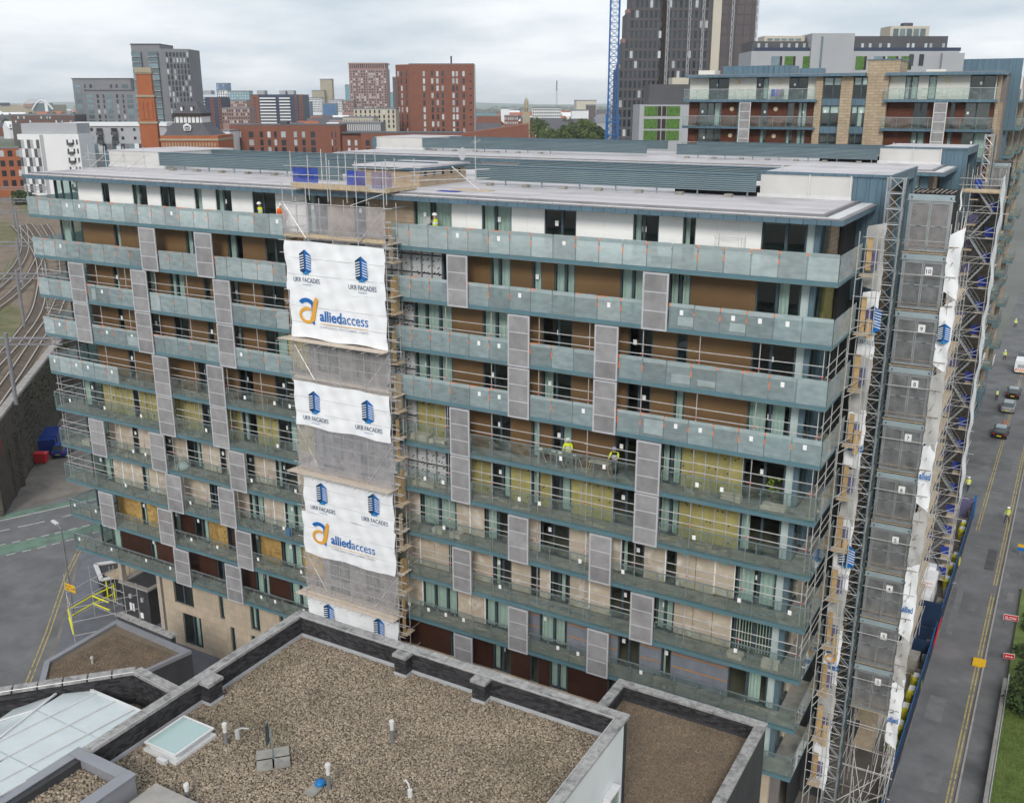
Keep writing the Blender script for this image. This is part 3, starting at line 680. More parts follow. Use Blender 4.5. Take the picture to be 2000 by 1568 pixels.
def gravel(name, m, rects, z, dens, r0, r1, parent, seed=1):
    rg = np.random.default_rng(seed)
    t = (1 + 5 ** .5) / 2
    iv = np.array([(-1, t, 0), (1, t, 0), (-1, -t, 0), (1, -t, 0), (0, -1, t), (0, 1, t), (0, -1, -t), (0, 1, -t), (t, 0, -1), (t, 0, 1), (-t, 0, -1), (-t, 0, 1)]) / 1.902
    fc = np.array([(0, 11, 5), (0, 5, 1), (0, 1, 7), (0, 7, 10), (0, 10, 11), (1, 5, 9), (5, 11, 4), (11, 10, 2), (10, 7, 6), (7, 1, 8), (3, 9, 4), (3, 4, 2), (3, 2, 6), (3, 6, 8), (3, 8, 9), (4, 9, 5), (2, 4, 11), (6, 2, 10), (8, 6, 7), (9, 8, 1)])
    P = []
    for x0, x1, y0, y1 in rects:
        k = int((x1 - x0) * (y1 - y0) * dens); P.append(np.stack([rg.uniform(x0, x1, k), rg.uniform(y0, y1, k), np.zeros(k)], 1))
    P = np.concatenate(P); k = len(P)
    rr = r0 + (r1 - r0) * rg.beta(1.6, 2.6, k)
    V = iv[None] * (1 + rg.uniform(-.16, .16, (k, 12, 1))) * rr[:, None, None] * np.stack([rg.uniform(.8, 1.3, k), rg.uniform(.75, 1.1, k), rg.uniform(.5, .8, k)], 1)[:, None, :]
    a = rg.uniform(0, 6.28, k); ca, sa = np.cos(a)[:, None], np.sin(a)[:, None]
    X = V[..., 0] * ca - V[..., 1] * sa; Y = V[..., 0] * sa + V[..., 1] * ca
    tilt = rg.uniform(-.5, .5, k)[:, None]; Z = V[..., 2] + X * tilt * .5
    V = np.stack([X + P[:, 0:1], Y + P[:, 1:2], Z + rr[:, None] * .35 + rg.uniform(0, r0 * .8, k)[:, None] * (rg.random(k) < .35)[:, None]], -1).reshape(-1, 3)
    c = np.array([(rects[0][0] + rects[0][1]) / 2, (rects[0][2] + rects[0][3]) / 2, 0])
    V = V - c
    F = (fc[None] + (np.arange(k) * 12)[:, None, None]).reshape(-1)
    me = bpy.data.meshes.new(name); nf = k * 20
    me.vertices.add(k * 12); me.vertices.foreach_set('co', V.astype(np.float32).ravel())
    me.loops.add(nf * 3); me.loops.foreach_set('vertex_index', F.astype(np.int32))
    me.polygons.add(nf); me.polygons.foreach_set('loop_start', np.arange(0, nf * 3, 3, dtype=np.int32)); me.polygons.foreach_set('loop_total', np.full(nf, 3, np.int32))
    me.polygons.foreach_set('use_smooth', np.ones(nf, bool))
    me.update(); me.materials.append(MATS[m])
    o = bpy.data.objects.new(name, me); _link(o, parent, (c[0], c[1], z)); o['kind'] = 'stuff'
    return o
mat('dark_brick', (.036, .036, .038), .8, var=.2, scale=3)
mat('mortar', (.05, .05, .052), .95, var=.1)
m, n, l = tree('dark_brick'); p = n['Principled BSDF']; g = n.new('ShaderNodeNewGeometry'); rp = n.new('ShaderNodeValToRGB'); l.new(g.outputs['Random Per Island'], rp.inputs[0])
rp.color_ramp.elements[0].color = (.45, .45, .48, 1); rp.color_ramp.elements[1].color = (1.6, 1.55, 1.6, 1)
mm = n.new('ShaderNodeMixRGB'); mm.blend_type = 'MULTIPLY'; mm.inputs[0].default_value = 1; l.new(p.inputs['Base Color'].links[0].from_socket, mm.inputs[1]); l.new(rp.outputs[0], mm.inputs[2]); l.new(mm.outputs[0], p.inputs['Base Color'])
def brickwork(parent, face, a0, a1, at, z0, z1):
    """face: '-y','+y','-x','+x'; a along the wall; bricks stand proud of the plane at"""
    b = MB(); row = 0; z = z0
    while z < z1 - .03:
        zt = min(z + .065, z1); a = a0 - (.112 if row % 2 else 0)
        while a < a1:
            p, q = max(a, a0), min(a + .215, a1); d = random.uniform(.004, .012)
            if q - p > .03:
                if face[1] == 'y': b.box(p, q, at - d if face[0] == '-' else at - .01, at + .01 if face[0] == '-' else at + d, z, zt)
                else: b.box(at - d if face[0] == '-' else at - .01, at + .01 if face[0] == '-' else at + d, p, q, z, zt)
            a += .225
        z += .075; row += 1
    o = b.build('brickwork', 'dark_brick', parent); o['kind'] = 'stuff'; return o
mat('coping', (.32, .31, .30), .9, var=.3, scale=5, bump=.3, bscale=30, stain=((.10, .10, .10), 2.6, .85), rnd=.1)
mat('upstand_grey', (.40, .41, .43), .6, var=.12, scale=1.5)
mat('zinc_coping', (.27, .275, .30), .5, .2, var=.1, scale=.8)
mat('white_wall', (.66, .68, .69), .75, var=.04, scale=.6, stain=((.52, .54, .55), .5, .5))
mat('charcoal_wall', (.05, .05, .055), .8, var=.2, scale=1)
mat('lightning_tape', (.6, .6, .6), .4, .5, var=0)
def coping_run(parent, axis, a0, a1, c0, c1, z, L=.75, name='coping_stone'):
    n_ = max(1, round((a1 - a0) / L)); w = (a1 - a0) / n_
    for i in range(n_):
        p, q = a0 + i * w + .006, a0 + (i + 1) * w - .006; dz = random.uniform(-.006, .006)
        if axis == 'x': bx(name, 'coping', parent, p, q, c0, c1, z - .09, z + dz)
        else: bx(name, 'coping', parent, c0, c1, p, q, z - .09, z + dz)
# main pebble roof in front
FB = thing('pebble_roof_building', 'flat-roofed building with pebble roof, dark brick parapet and white east wall in front', 'building', (48.3, -27, G))
ZC, ZR = -12.0, -12.95
bx('wall', 'dark_brick', FB, 41.0, 55.63, -18.75, -18.42, G, ZC - .1)
bx('white_wall', 'white_wall', FB, 55.31, 55.66, -45, -18.77, G, ZC - .1)
bx('wall', 'charcoal_wall', FB, 41.0, 41.34, -45, -18.77, G, ZC - .1)
bx('roof_deck', 'gravel_bed', FB, 41.35, 55.3, -45, -18.76, ZR - .3, ZR)
brickwork(FB, '-y', 41.35, 55.3, -18.755, ZR + .12, ZC - .1); brickwork(FB, '+x', -29, -18.77, 41.345, ZR + .12, ZC - .1); brickwork(FB, '-x', -24, -18.77, 55.305, ZR + .12, ZC - .1)
bx('upstand', 'upstand_grey', FB, 41.36, 55.29, -18.80, -18.775, ZR, ZR + .17); bx('upstand', 'upstand_grey', FB, 41.36, 41.385, -29, -18.81, ZR, ZR + .17); bx('upstand', 'upstand_grey', FB, 55.265, 55.29, -40, -18.81, ZR, ZR + .17)
coping_run(FB, 'x', 40.95, 55.72, -18.78, -18.36, ZC); coping_run(FB, 'y', -28.9, -18.79, 40.95, 41.37, ZC); coping_run(FB, 'y', -40, -18.79, 55.3, 55.72, ZC)
b = MB().path([(41.33, -28.8, ZC + .02), (41.33, -18.83, ZC + .02), (55.34, -18.83, ZC + .02), (55.34, -34, ZC + .02)], .012, 5); b.build('lightning_conductor', 'lightning_tape', FB)
for (x, y, dx_, dy_) in ((46.6, -18.98, .26, .2), (50.1, -18.98, .26, .2), (41.58, -23.9, .2, .3)):
    pr_ = bx('pier', 'mortar', FB, x - dx_, x + dx_, y - dy_, y + dy_, ZR, ZC - .14)
    brickwork(pr_, '-y', x - dx_, x + dx_, y - dy_ - .005, ZR + .16, ZC - .14); brickwork(pr_, '+x', y - dy_, y + dy_, x + dx_ + .005, ZR + .16, ZC - .14); brickwork(pr_, '-x', y - dy_, y + dy_, x - dx_ - .005, ZR + .16, ZC - .14)
    bx('pier_cap', 'coping', pr_, x - dx_ - .06, x + dx_ + .06, y - dy_ - .06, y + dy_ + .06, ZC - .138, ZC - .02)
    bx('pier_upstand', 'upstand_grey', pr_, x - dx_ - .03, x + dx_ + .03, y - dy_ - .03, y + dy_ + .03, ZR, ZR + .15)
gravel('gravel', 'pebble', [(41.4, 55.25, -29.6, -18.83)], ZR + .01, 470, .022, .056, FB, 3)
# white framed window on the white wall
wn = MB().box(55.67, 55.95, -19.6, -19.52, -15.6, -14.0).box(55.67, 55.95, -20.4, -20.32, -15.6, -14.0).box(55.67, 55.95, -20.31, -19.61, -14.08, -14.0).box(55.67, 55.95, -20.31, -19.61, -15.6, -15.52).build('window', 'gutter_white', FB)
bx('pane', 'pane', wn, 55.9, 55.92, -20.31, -19.61, -15.52, -14.08)
# skylight
sk = bx('skylight', 'gutter_white', FB, 41.75, 43.3, -27.2, -25.4, ZR, ZR + .14)
bx('kerb', 'white_wall', sk, 41.9, 43.15, -27.05, -25.55, ZR + .142, ZR + .34)
b = MB().box(41.78, 43.27, -27.17, -27.1, ZR + .342, ZR + .40).box(41.78, 43.27, -25.5, -25.43, ZR + .342, ZR + .40).box(41.78, 41.85, -27.09, -25.51, ZR + .342, ZR + .4).box(43.2, 43.27, -27.09, -25.51, ZR + .342, ZR + .4).build('rooflight_frame', 'sky_frame' if 'sky_frame' in MATS else 'gutter_white', sk)
mat('rooflight_glass', (.34, .46, .45), .08, var=0, spec=.8)
bx('rooflight_pane', 'rooflight_glass', sk, 41.86, 43.19, -27.08, -25.52, ZR + .36, ZR + .38)
bx('hinge_cover', 'gutter_white', sk, 42.6, 43.0, -27.4, -27.25, ZR + .05, ZR + .2)
mat('pvc_grey', (.42, .42, .41), .6, var=.1); mat('pvc_pale', (.6, .59, .57), .6, var=.1); mat('pvc_dark', (.17, .18, .18), .6, var=.1)
for x, y, hgt in ((43.85, -25.5, .8), (48.74, -22.6, .85), (48.45, -25.6, 1.0), (44.8, -28.1, .45)):
    pv = MB().tube((x, y, ZR), (x, y, ZR + hgt * .6), .07, 10).build('vent_pipe', 'pvc_dark', FB)
    MB().lathe([(.068, 0), (.068, hgt * .25), (.088, hgt * .25 + .005), (.088, hgt * .25 + .13), (.07, hgt * .25 + .15)], (x, y, ZR + hgt * .6), 14).build('cowl', 'pvc_pale', pv)
MB().tube((44.0, -25.1, ZR), (44.0, -25.1, ZR + .35), .09, 8).path([(44.0, -25.1, ZR + .35), (44.12, -25.05, ZR + .45), (44.35, -24.9, ZR + .42)], .03).build('cable_outlet', 'pvc_grey', FB)
MB().tube((50.9, -24.6, ZR), (50.9, -24.6, ZR + .3), .08, 8).path([(50.9, -24.6, ZR + .3), (50.85, -24.6, ZR + .5), (50.7, -24.55, ZR + .55), (50.6, -24.5, ZR + .45)], .025).build('cable_outlet', 'gutter_white', FB)
st = thing('aerial_stand', 'small dark panel aerial on a post weighted by four paving slabs on the pebbles', 'aerial', (45.9, -25.4, ZR + .06))
for dx_, dy_ in ((-.4, 0), (0, .4), (.4, 0), (0, -.4)):
    MB().obox((45.9 + dx_ * .9, -25.4 + dy_ * .9, ZR + .1), (.2, .2, 0), (-.2, .2, 0), (0, 0, .03)).build('paving_slab', 'slab_top', st)
MB().tube((45.9, -25.4, ZR + .1), (45.9, -25.4, ZR + 1.25), .025).tube((45.9, -25.4, ZR + .13), (46.25, -25.4, ZR + .13), .02).build('post', 'alu_dark', st)
MB().obox((45.72, -25.4, ZR + 1.0), (.05, -.12, 0), (.015, .006, 0), (0, 0, .38)).build('panel_aerial', 'frame', st)
mat('blue_plastic', (.01, .16, .42), .45, var=.05)
MB().lathe([(.02, .14), (.14, .13), (.17, .06), (.17, 0)], (48.1, -25.62, ZR + .1), 16).build('plastic_float', 'blue_plastic', None, smooth=True)
tag(bpy.data.objects['plastic_float'], 'round bright blue plastic cap lying beside a vent pipe on the pebbles', 'cap')
bx('access_box', 'stone_kerb', FB, 43.7, 45.6, -31.5, -28.35, ZR, ZR + .3)
bx('concrete_pad', 'slab_top', FB, 47.9, 48.3, -26.2, -25.7, ZR + .06, ZR + .12)
# grey metal-coped stair head, lower left
SH = thing('roof_enclosure', 'grey metal-coped roof box filled with pebbles beside the glazed atrium', 'roof structure', (42.1, -32, -13.2))
bx('wall', 'zinc_coping', SH, 43.1, 43.45, -40, -28.9, -13.2, -12.08); bx('wall', 'zinc_coping', SH, 40.8, 43.09, -29.25, -28.9, -13.2, -12.08); bx('wall', 'zinc_coping', SH, 40.8, 41.1, -40, -29.27, -13.2, -12.08)
bx('coping_strip', 'zinc_coping', SH, 43.06, 43.5, -40, -28.86, -12.078, -12.04); bx('coping_strip', 'zinc_coping', SH, 40.75, 43.05, -29.28, -28.86, -12.078, -12.04); bx('coping_strip', 'zinc_coping', SH, 40.75, 41.13, -40, -29.29, -12.078, -12.04)
bx('deck', 'gravel_bed', SH, 41.1, 43.1, -40, -29.25, -12.6, -12.42)
gravel('gravel', 'pebble', [(41.14, 43.08, -33, -29.28)], -12.41, 300, .03, .075, SH, 5)
# glazed atrium roof
AT = thing('glazed_atrium', 'pale hipped glass roof with white glazing bars inside a dark brick parapet', 'glass roof', (38, -28, -14))
mat('atrium_glass', (.56, .615, .62), .3, var=.06, scale=1.5, spec=.6, alpha=.96)
pz = lambda y: -12.5 + .085 * (-26.0 - y)
def pl_(name, pts): MB().add(pts + [(p[0], p[1], p[2] - .02) for p in pts], [tuple(range(len(pts))), tuple(range(2 * len(pts) - 1, len(pts) - 1, -1))]).build(name, 'atrium_glass', AT)
xs = [37.0, 38.1, 39.1, 40.1, 40.78]
hipx = lambda y: 36.67 + (-26.1 - y) * .345
for a, c in zip(xs, xs[1:]):
    ys = -26.1
    ya = ys if a >= 36.9 else ys
    for y0, y1 in ((-26.1, -28.0), (-28.02, -30.2), (-30.22, -36), (-36.02, -42)):
        P4 = [(max(a, hipx(y)), y) for y in (y0, y1)]
        if max(a, hipx(y0)) >= c - .02: continue
        q = [(max(a, hipx(y0)), y0, pz(y0)), (min(a, c), y1, pz(y1)), (c, y1, pz(y1)), (c, y0, pz(y0))]
        if hipx(y1) > a: q[1] = (min(hipx(y1), c - .01), y1, pz(y1))
        pl_('glass_panel', q)
for i in range(4):     # left facet beyond the hip
    y0, y1 = -26.1 - i * 1.9, -26.1 - (i + 1) * 1.9
    q = [(hipx(y0) - .01, y0, pz(y0)), (hipx(y0) - .9 - i * .3, y0 - .75 - i * .2, -12.75), (hipx(y1) - 1.2 - i * .3, y1 - .95 - i * .2, -12.75), (hipx(y1) - .01, y1, pz(y1))]
    pl_('glass_panel', q)
br = lambda pts, w=.035: MB().path(pts, w, 4).build('glazing_bar', 'gutter_white', AT)
br([(36.67, -26.1, pz(-26.1) + .03), (40.9, -26.1, pz(-26.1) + .03)], .05)
br([(36.67, -26.1, pz(-26.1) + .03), (hipx(-42), -42, pz(-42) + .03)], .05)
for x in xs[1:]:
    br([(x, min(-26.1, -26.1 - (x - 0) * 0), pz(-26.1) + .03), (x, -42, pz(-42) + .03)])
for i in range(5): br([(hipx(-26.1 - i * 1.9), -26.1 - i * 1.9, pz(-26.1 - i * 1.9) + .03), (hipx(-26.1 - i * 1.9) - .9 - i * .3, -26.85 - i * 2.1, -12.7)])
br([(36.67, -26.1, pz(-26.1) + .03), (35.2, -27.3, -12.7), (33.5, -29.6, -12.7)], .05)
# atrium parapet
def wall_seg(parent, p, q, th, z0, z1, m, name):
    p, q = Vector((*p, 0)), Vector((*q, 0)); d = (q - p); L_ = d.length; d.normalize(); s = Vector((-d.y, d.x, 0))
    c = (p + q) / 2; return MB().obox((c.x, c.y, (z0 + z1) / 2), d * L_ / 2, s * th / 2, (0, 0, (z1 - z0) / 2)).build(name, m, parent)
def seg_bricks(parent, p, q, th, z0, z1, bl=.215, bh=.065, m='dark_brick', jt=.01, out=.006):
    p, q = Vector((*p, 0)), Vector((*q, 0)); d = (q - p); L_ = d.length; d.normalize(); s = Vector((-d.y, d.x, 0)); b = MB(); row = 0; z = z0
    while z < z1 - .02:
        a = -bl / 2 * (row % 2)
        while a < L_:
            lo, hi = max(a, 0), min(a + bl, L_)
            if hi - lo > .03:
                c = p + d * (lo + hi) / 2 + s * (th / 2 + .004 + random.uniform(0, out)); b.obox((c.x, c.y, z + bh / 2), d * (hi - lo) / 2, s * (.002 + out), (0, 0, bh / 2))
            a += bl + jt
        z += bh + jt; row += 1
    o = b.build('brickwork', m, parent); o['kind'] = 'stuff'
for p, q in (((40.94, -25.03), (38.72, -24.83)), ((38.72, -24.83), (33.0, -30.9))):
    wall_seg(AT, p, q, .34, -26, ZC - .1, 'charcoal_wall', 'parapet_wall'); seg_bricks(AT, p, q, .34, -13.3, ZC - .1)
    d = Vector((q[0] - p[0], q[1] - p[1])); n_ = max(2, round(d.length / .8))
    for i in range(n_):
        a = Vector(p) + d * (i / n_ + .004); c = Vector(p) + d * ((i + 1) / n_ - .004); wall_seg(AT, a, c, .42, ZC - .098, ZC + random.uniform(-.006, .006), 'coping', 'coping_stone')
MB().path([(40.9, -25.22, ZC + .02), (38.8, -25.03, ZC + .02), (33.2, -30.95, ZC + .02)], .012, 5).build('lightning_conductor', 'lightning_tape', AT)
flat('gutter_deck', [(35, -32), (40.9, -32), (40.9, -25.1), (38.7, -24.9)], -13.35, 'gravel_bed', None, AT)
gravel('gravel', 'pebble', [(38.4, 40.9, -26.0, -25.1)], -13.34, 280, .03, .07, AT, 6)
MB().path([(36.9, -31.0, -11.9), (38.4, -30.4, -11.3)], .012, 5).path([(37.0, -31, -12.2), (36.9, -31.0, -11.4)], .015, 5).build('yagi_aerial', 'frame', AT)
b = MB()
for i in range(9): c = Vector((36.95, -30.98, -11.88)).lerp(Vector((38.4, -30.4, -11.3)), i / 9); b.tube((c.x - .06, c.y + .12, c.z), (c.x + .06, c.y - .12, c.z), .007, 4)
b.build('aerial_elements', 'frame', AT)
# lower roof on the right
LB = thing('low_roof_building', 'lower flat roof of fine brown gravel inside a dark parapet next to the white wall', 'building', (56, -16, G))
Z2, Z3 = -16.0, -16.75
bx('wall', 'charcoal_wall', LB, 52.1, 58.55, -11.05, -10.72, G, Z2 - .1); bx('wall', 'charcoal_wall', LB, 58.2, 58.55, -45, -11.07, G, Z2 - .1); bx('wall', 'charcoal_wall', LB, 52.1, 52.42, -18.3, -11.07, G, Z2 - .1)
bx('roof_deck', 'gravel_bed_fine', LB, 52.43, 58.19, -45, -11.06, Z3 - .3, Z3)
brickwork(LB, '-y', 52.43, 58.19, -11.055, Z3 + .08, Z2 - .1); brickwork(LB, '+x', -18, -11.07, 52.425, Z3 + .08, Z2 - .1)
bx('upstand', 'charcoal_wall', LB, 52.44, 58.18, -11.09, -11.07, Z3, Z3 + .12)
coping_run(LB, 'x', 52.05, 58.62, -11.1, -10.68, Z2); coping_run(LB, 'y', -18.35, -11.11, 52.05, 52.47, Z2); coping_run(LB, 'y', -36, -11.11, 58.18, 58.62, Z2)
gravel('gravel', 'pebble_fine', [(52.5, 58.15, -18.6, -11.12), (55.7, 58.15, -24, -18.6)], Z3 + .005, 480, .014, .04, LB, 8)
wn = MB().box(58.56, 58.75, -18.2, -18.12, -17.9, -16.9).box(58.56, 58.75, -16.6, -16.52, -17.9, -16.9).box(58.56, 58.75, -18.11, -16.61, -16.98, -16.9).build('window', 'gutter_white', LB)
bx('pane', 'pane', wn, 58.7, 58.72, -18.11, -16.61, -17.9, -16.98)
# far low roof on the left
FL = thing('low_gravel_roof', 'low roof of fine gravel with pale grey metal edging beside the road', 'building', (16, -9, G))
zl = -27.0
poly = [(11.5, -5.45), (19.25, -5.85), (18.6, -9.0), (15.2, -13.4), (13.75, -13.3), (11.88, -11.58)]
poly = [(11.5, -5.45), (19.25, -5.85), (18.6, -9.1), (20, -16), (13.75, -16), (13.75, -13.3), (11.88, -11.58)][::-1]
MB().prism(poly, G, zl - .25).build('wall', 'charcoal_wall', FL)
c0 = Vector((15.5, -10)); inn = [tuple(c0 + (Vector(p) - c0) * .9) for p in poly]
flat('roof_deck', inn, zl - .2, 'gravel_bed_fine', None, FL)
for i in range(len(poly)):
    a, c, c_i, a_i = poly[i], poly[(i + 1) % len(poly)], inn[(i + 1) % len(poly)], inn[i]
    MB().add([(*a, zl - .24), (*c, zl - .24), (*c_i, zl - .24), (*a_i, zl - .24), (*a, zl), (*c, zl), (*c_i, zl), (*a_i, zl)], [(0, 3, 2, 1), (4, 5, 6, 7), (0, 1, 5, 4), (1, 2, 6, 5), (2, 3, 7, 6), (3, 0, 4, 7)]).build('metal_edging', 'zinc_coping', FL, fix=True)
wall_seg(FL, (11.6, -5.3), (17.2, -5.55), .4, zl - 1.2, zl + .25, 'charcoal_wall', 'parapet'); wall_seg(FL, (11.5, -5.25), (17.3, -5.5), .5, zl + .252, zl + .36, 'coping', 'parapet_coping')
gravel('gravel', 'pebble_fine', [(12.6, 18.3, -12.3, -6.6)], zl - .19, 260, .02, .05, FL, 9)
for x, y in ((14.6, -10.0), (17.0, -10.6)): MB().lathe([(.07, 0), (.07, .35), (.11, .37), (.11, .5), (.05, .55)], (x, y, zl - .2), 10).build('vent_pipe', 'pvc_grey', FL)
mat('brown_brick', (.16, .06, .035), .9, var=.2, scale=2)
# ------------------------------------------------------------------ scaffold in front of the stair bay, banners
mat('net', (.50, .48, .48), .85, var=.2, scale=1.5, alpha=.40)
mat('net_dark', (.44, .43, .45), .85, var=.25, scale=1.2, alpha=.45)
mat('banner_pvc', (.80, .81, .83), .6, var=.04, scale=2, bump=.25, bscale=2.5)
mat('banner_grey', (.47, .46, .45), .8, var=.12, scale=1.2, alpha=.93)
mat('board', (.50, .40, .28), .85, var=.2, scale=4, rnd=.12)
mat('board_pale', (.56, .48, .40), .85, var=.15, scale=4, rnd=.08)
mat('ply_orange', (.47, .32, .16), .8, var=.2, scale=3, rnd=.15)
mat('navy', (.015, .05, .12), .6, var=0); mat('logo_blue', (.01, .13, .42), .6, var=0); mat('logo_light', (.03, .3, .6), .6, var=0); mat('logo_orange', (.72, .36, .05), .6, var=0); mat('text_grey', (.35, .38, .42), .6, var=0)
mat('blue_sheet', (.02, .05, .33), .7, var=.25, scale=2.5, alpha=.85)
mat('mesh_purple', (.14, .13, .27), .8, var=.2, scale=2, alpha=.6)
def tube1(name, parent, p, q, r=.027, m='steel'): return MB().tube(p, q, r, 6).build(name, m, parent)
SC = thing('bay_scaffold', 'tube scaffold tower with netting and boards in front of the middle bay of the block', 'scaffold', (29.4, -.6, G))
XS = [25.72, 27.5, 29.35, 31.2, 33.1]
for x in XS:
    tube1('standard', SC, (x, -1.22, G), (x, -1.22, 4.9 if x > 28 else 2.9 + random.random()))
    tube1('standard', SC, (x, -.1, G), (x, -.1, 2.6 if x in (25.72,) else 3.0 + random.random() if x < 26 else 2.6))
lift = [2.4 - i * 0.74 for i in range(41)]
for i, z in enumerate(lift):
    tube1('ledger', SC, (25.45 - random.random() * .3, -1.26, z), (33.4 + random.random() * .35, -1.26, z), .024)
    if i % 2 == 0:
        for x in (25.72, 33.1): tube1('transom', SC, (x + .05, -1.6 + random.random() * .2, z - .06), (x + .05, .9, z - .06), .024)
for z0, z1 in ((.4, 2.4), (-8.2, -5.9), (-14.1, -11.4), (-22.6, -20.1)):
    tube1('brace', SC, (31.3, -1.3, z0), (33.2, -1.3, z1), .024); tube1('brace', SC, (27.4, -1.3, z0), (25.8, -1.3, z1), .024)
for z in (.42, -2.6, -8.5, -11.2, -17.2, -20, -26):
    for i in range(4): bx('scaffold_board', 'board_pale', SC, 25.5, 33.4, -1.15 + i * .26, -.91 + i * .26, z - .04, z)
for z in (-5.7, -14.3, -22.9):
    for i in range(6): bx('fan_board', 'board_pale', SC, 25.2 + .04 * i, 33.2, -1.95 + i * .235, -1.73 + i * .235, z - .05 + random.uniform(-.008, .008), z)
    for k in range(8): tube1('fan_tube', SC, (25.4 + k * 1.08, -2.25, z - .1), (25.4 + k * 1.08, -.1, z - .1), .024)
for z in (.44,):
    for i in range(4): bx('toe_board', 'board', SC, 25.6 + i * 1.88, 25.6 + i * 1.88 + 1.87, -1.20, -1.16, z, z + .23)
for z in (-8.3,): bx('toe_board', 'board_pale', SC, 25.7, 33.1, -1.2, -1.16, z, z + .22)
# orange boards along the right cheek of the tower
for i in range(11):
    z = .6 - i * 2.95
    for k in range(1 + i % 2): bx('cheek_board', 'ply_orange' if i % 3 else 'board', SC, 33.16, 33.2, -.95 + k * .36 + random.uniform(-.03, .03), -.65 + k * .36, z - 1.2 + random.uniform(-.3, .2), z + 1.0 + random.uniform(-.3, .3))
    bx('cheek_platform', 'board', SC, 33.0, 33.5, -1.0, -.15, z - 1.28, z - 1.22)
    for k in range(4): tube1('stub', SC, (33.0, -1.26, z - .9 + k * .55), (33.55 + random.random() * .5, -1.26, z - .9 + k * .55), .024)
def wrinkle(x, z, seed, amp):
    return amp * (math.sin(x * 2.1 + seed) * math.sin(z * 1.7 + seed * 2) + .6 * math.sin(x * 5.3 + z * 3.1 + seed) + .35 * math.sin(z * 7.7 - x * 2 + seed))
def cloth(name, m, parent, x0, x1, z0, z1, y, seed, amp=.02, sag=.06):
    def fn(u, v):
        x = x0 + (x1 - x0) * u; z = z0 + (z1 - z0) * v
        x += .05 * math.sin(v * 9 + seed) * (1 if u > .5 else -1) * abs(u - .5) * 2
        z += -(sag if v < .5 else sag * .5) * math.sin(u * 4 * math.pi + seed) * abs(v - .5) * 2
        return (x, y + wrinkle(x, z, seed, amp), z)
    return MB().sheet(fn, 44, 22).build(name, m, parent, smooth=True)
for i, (z0, z1) in enumerate(((.65, 2.35), (-8.45, -5.75), (-14.25, -11.25), (-22.85, -20.1))):
    cloth('debris_net', 'net' if i % 2 else 'net_dark', SC, 25.65, 33.2, z0, z1, -1.31, i * 1.7, .015)
# text and logo printing
def text_mesh(s, size, bold=0.):
    cu = bpy.data.curves.new('lettering', 'FONT'); cu.body = s; cu.size = size; cu.offset = bold; cu.resolution_u = 3
    o = bpy.data.objects.new('lettering', cu); COL.objects.link(o)
    me = bpy.data.meshes.new_from_object(o.evaluated_get(bpy.context.evaluated_depsgraph_get()))
    bpy.data.objects.remove(o); bpy.data.curves.remove(cu); return me
_TXT = {}
def text(parent, s, m, x, z, y, size, width=None, bold=0., right=(1, 0, 0), upv=(0, 0, 1), pos=None, name='lettering'):
    """flat lettering: local x -> right, local y -> up"""
    k = (s, size, bold)
    if k not in _TXT: _TXT[k] = text_mesh(s, size, bold)
    src = _TXT[k]; xs_ = [v.co.x for v in src.vertices]; lo, hi = min(xs_), max(xs_); f = (width / (hi - lo)) if width else 1
    r, u = Vector(right), Vector(upv); o = Vector(pos) if pos is not None else Vector((x, y, z))
    b = MB(); b.add([o + r * ((v.co.x - lo) * f) + u * v.co.y for v in src.vertices], [tuple(p.vertices) for p in src.polygons])
    return b.build(name, m, parent)
def poly2(parent, pts, m, x, z, y, sc=1., name='logo', right=(1, 0, 0), pos=None):
    r = Vector(right); o = Vector(pos) if pos is not None else Vector((x, y, z))
    b = MB(); b.add([o + r * (px_ * sc) + Vector((0, 0, pz_ * sc)) for px_, pz_ in pts], [tuple(range(len(pts)))]); return b.build(name, m, parent)
def ukr(parent, x, z, y, sc=1., right=(1, 0, 0), pos=None, txt=True):
    """tower emblem: navy left face, blue right face, white slanting floors"""
    o = Vector(pos) if pos is not None else Vector((x, y, z)); r = Vector(right); nrm = r.cross(Vector((0, 0, 1))) * -1
    nrm = Vector((r.y, -r.x, 0))
    P = lambda px_, pz_, d=0: o + r * (px_ * sc) + Vector((0, 0, pz_ * sc)) + nrm * d
    def face(pts, m, d=0, name='emblem'): b = MB(); b.add([P(a, c, d) for a, c in pts], [tuple(range(len(pts)))]); return b.build(name, m, parent)
    face([(0, .2), (.42, 0), (.42, 1.5), (0, 1.22)], 'navy'); face([(.42, 0), (.84, .22), (.84, 1.2), (.42, 1.5)], 'logo_blue')
    b = MB()
    for i in range(6):
        zz = .3 + i * .15
        b.add([P(.0, zz, .004), P(.33, zz + .1, .004), P(.33, zz + .15, .004), P(.0, zz + .05, .004)], [(0, 1, 2, 3)])
        b.add([P(.5, zz + .09, .004), P(.84, zz, .004), P(.84, zz + .05, .004), P(.5, zz + .14, .004)], [(0, 1, 2, 3)])
    b.build('emblem_floors', 'banner_pvc', parent)
    face([(.18, .02), (.42, .2), (.42, .12), (.25, 0)], 'logo_light', .006); face([(.42, .2), (.66, .05), (.6, .0), (.42, .12)], 'logo_light', .006)
    if txt:
        text(parent, 'UKR FACADES', 'navy', 0, 0, 0, .40 * sc, 2.0 * sc, 0, right, pos=P(-.55, -.45))
        face([(.1, -.6), (.78, -.6), (.78, -.575), (.1, -.575)], 'logo_blue')
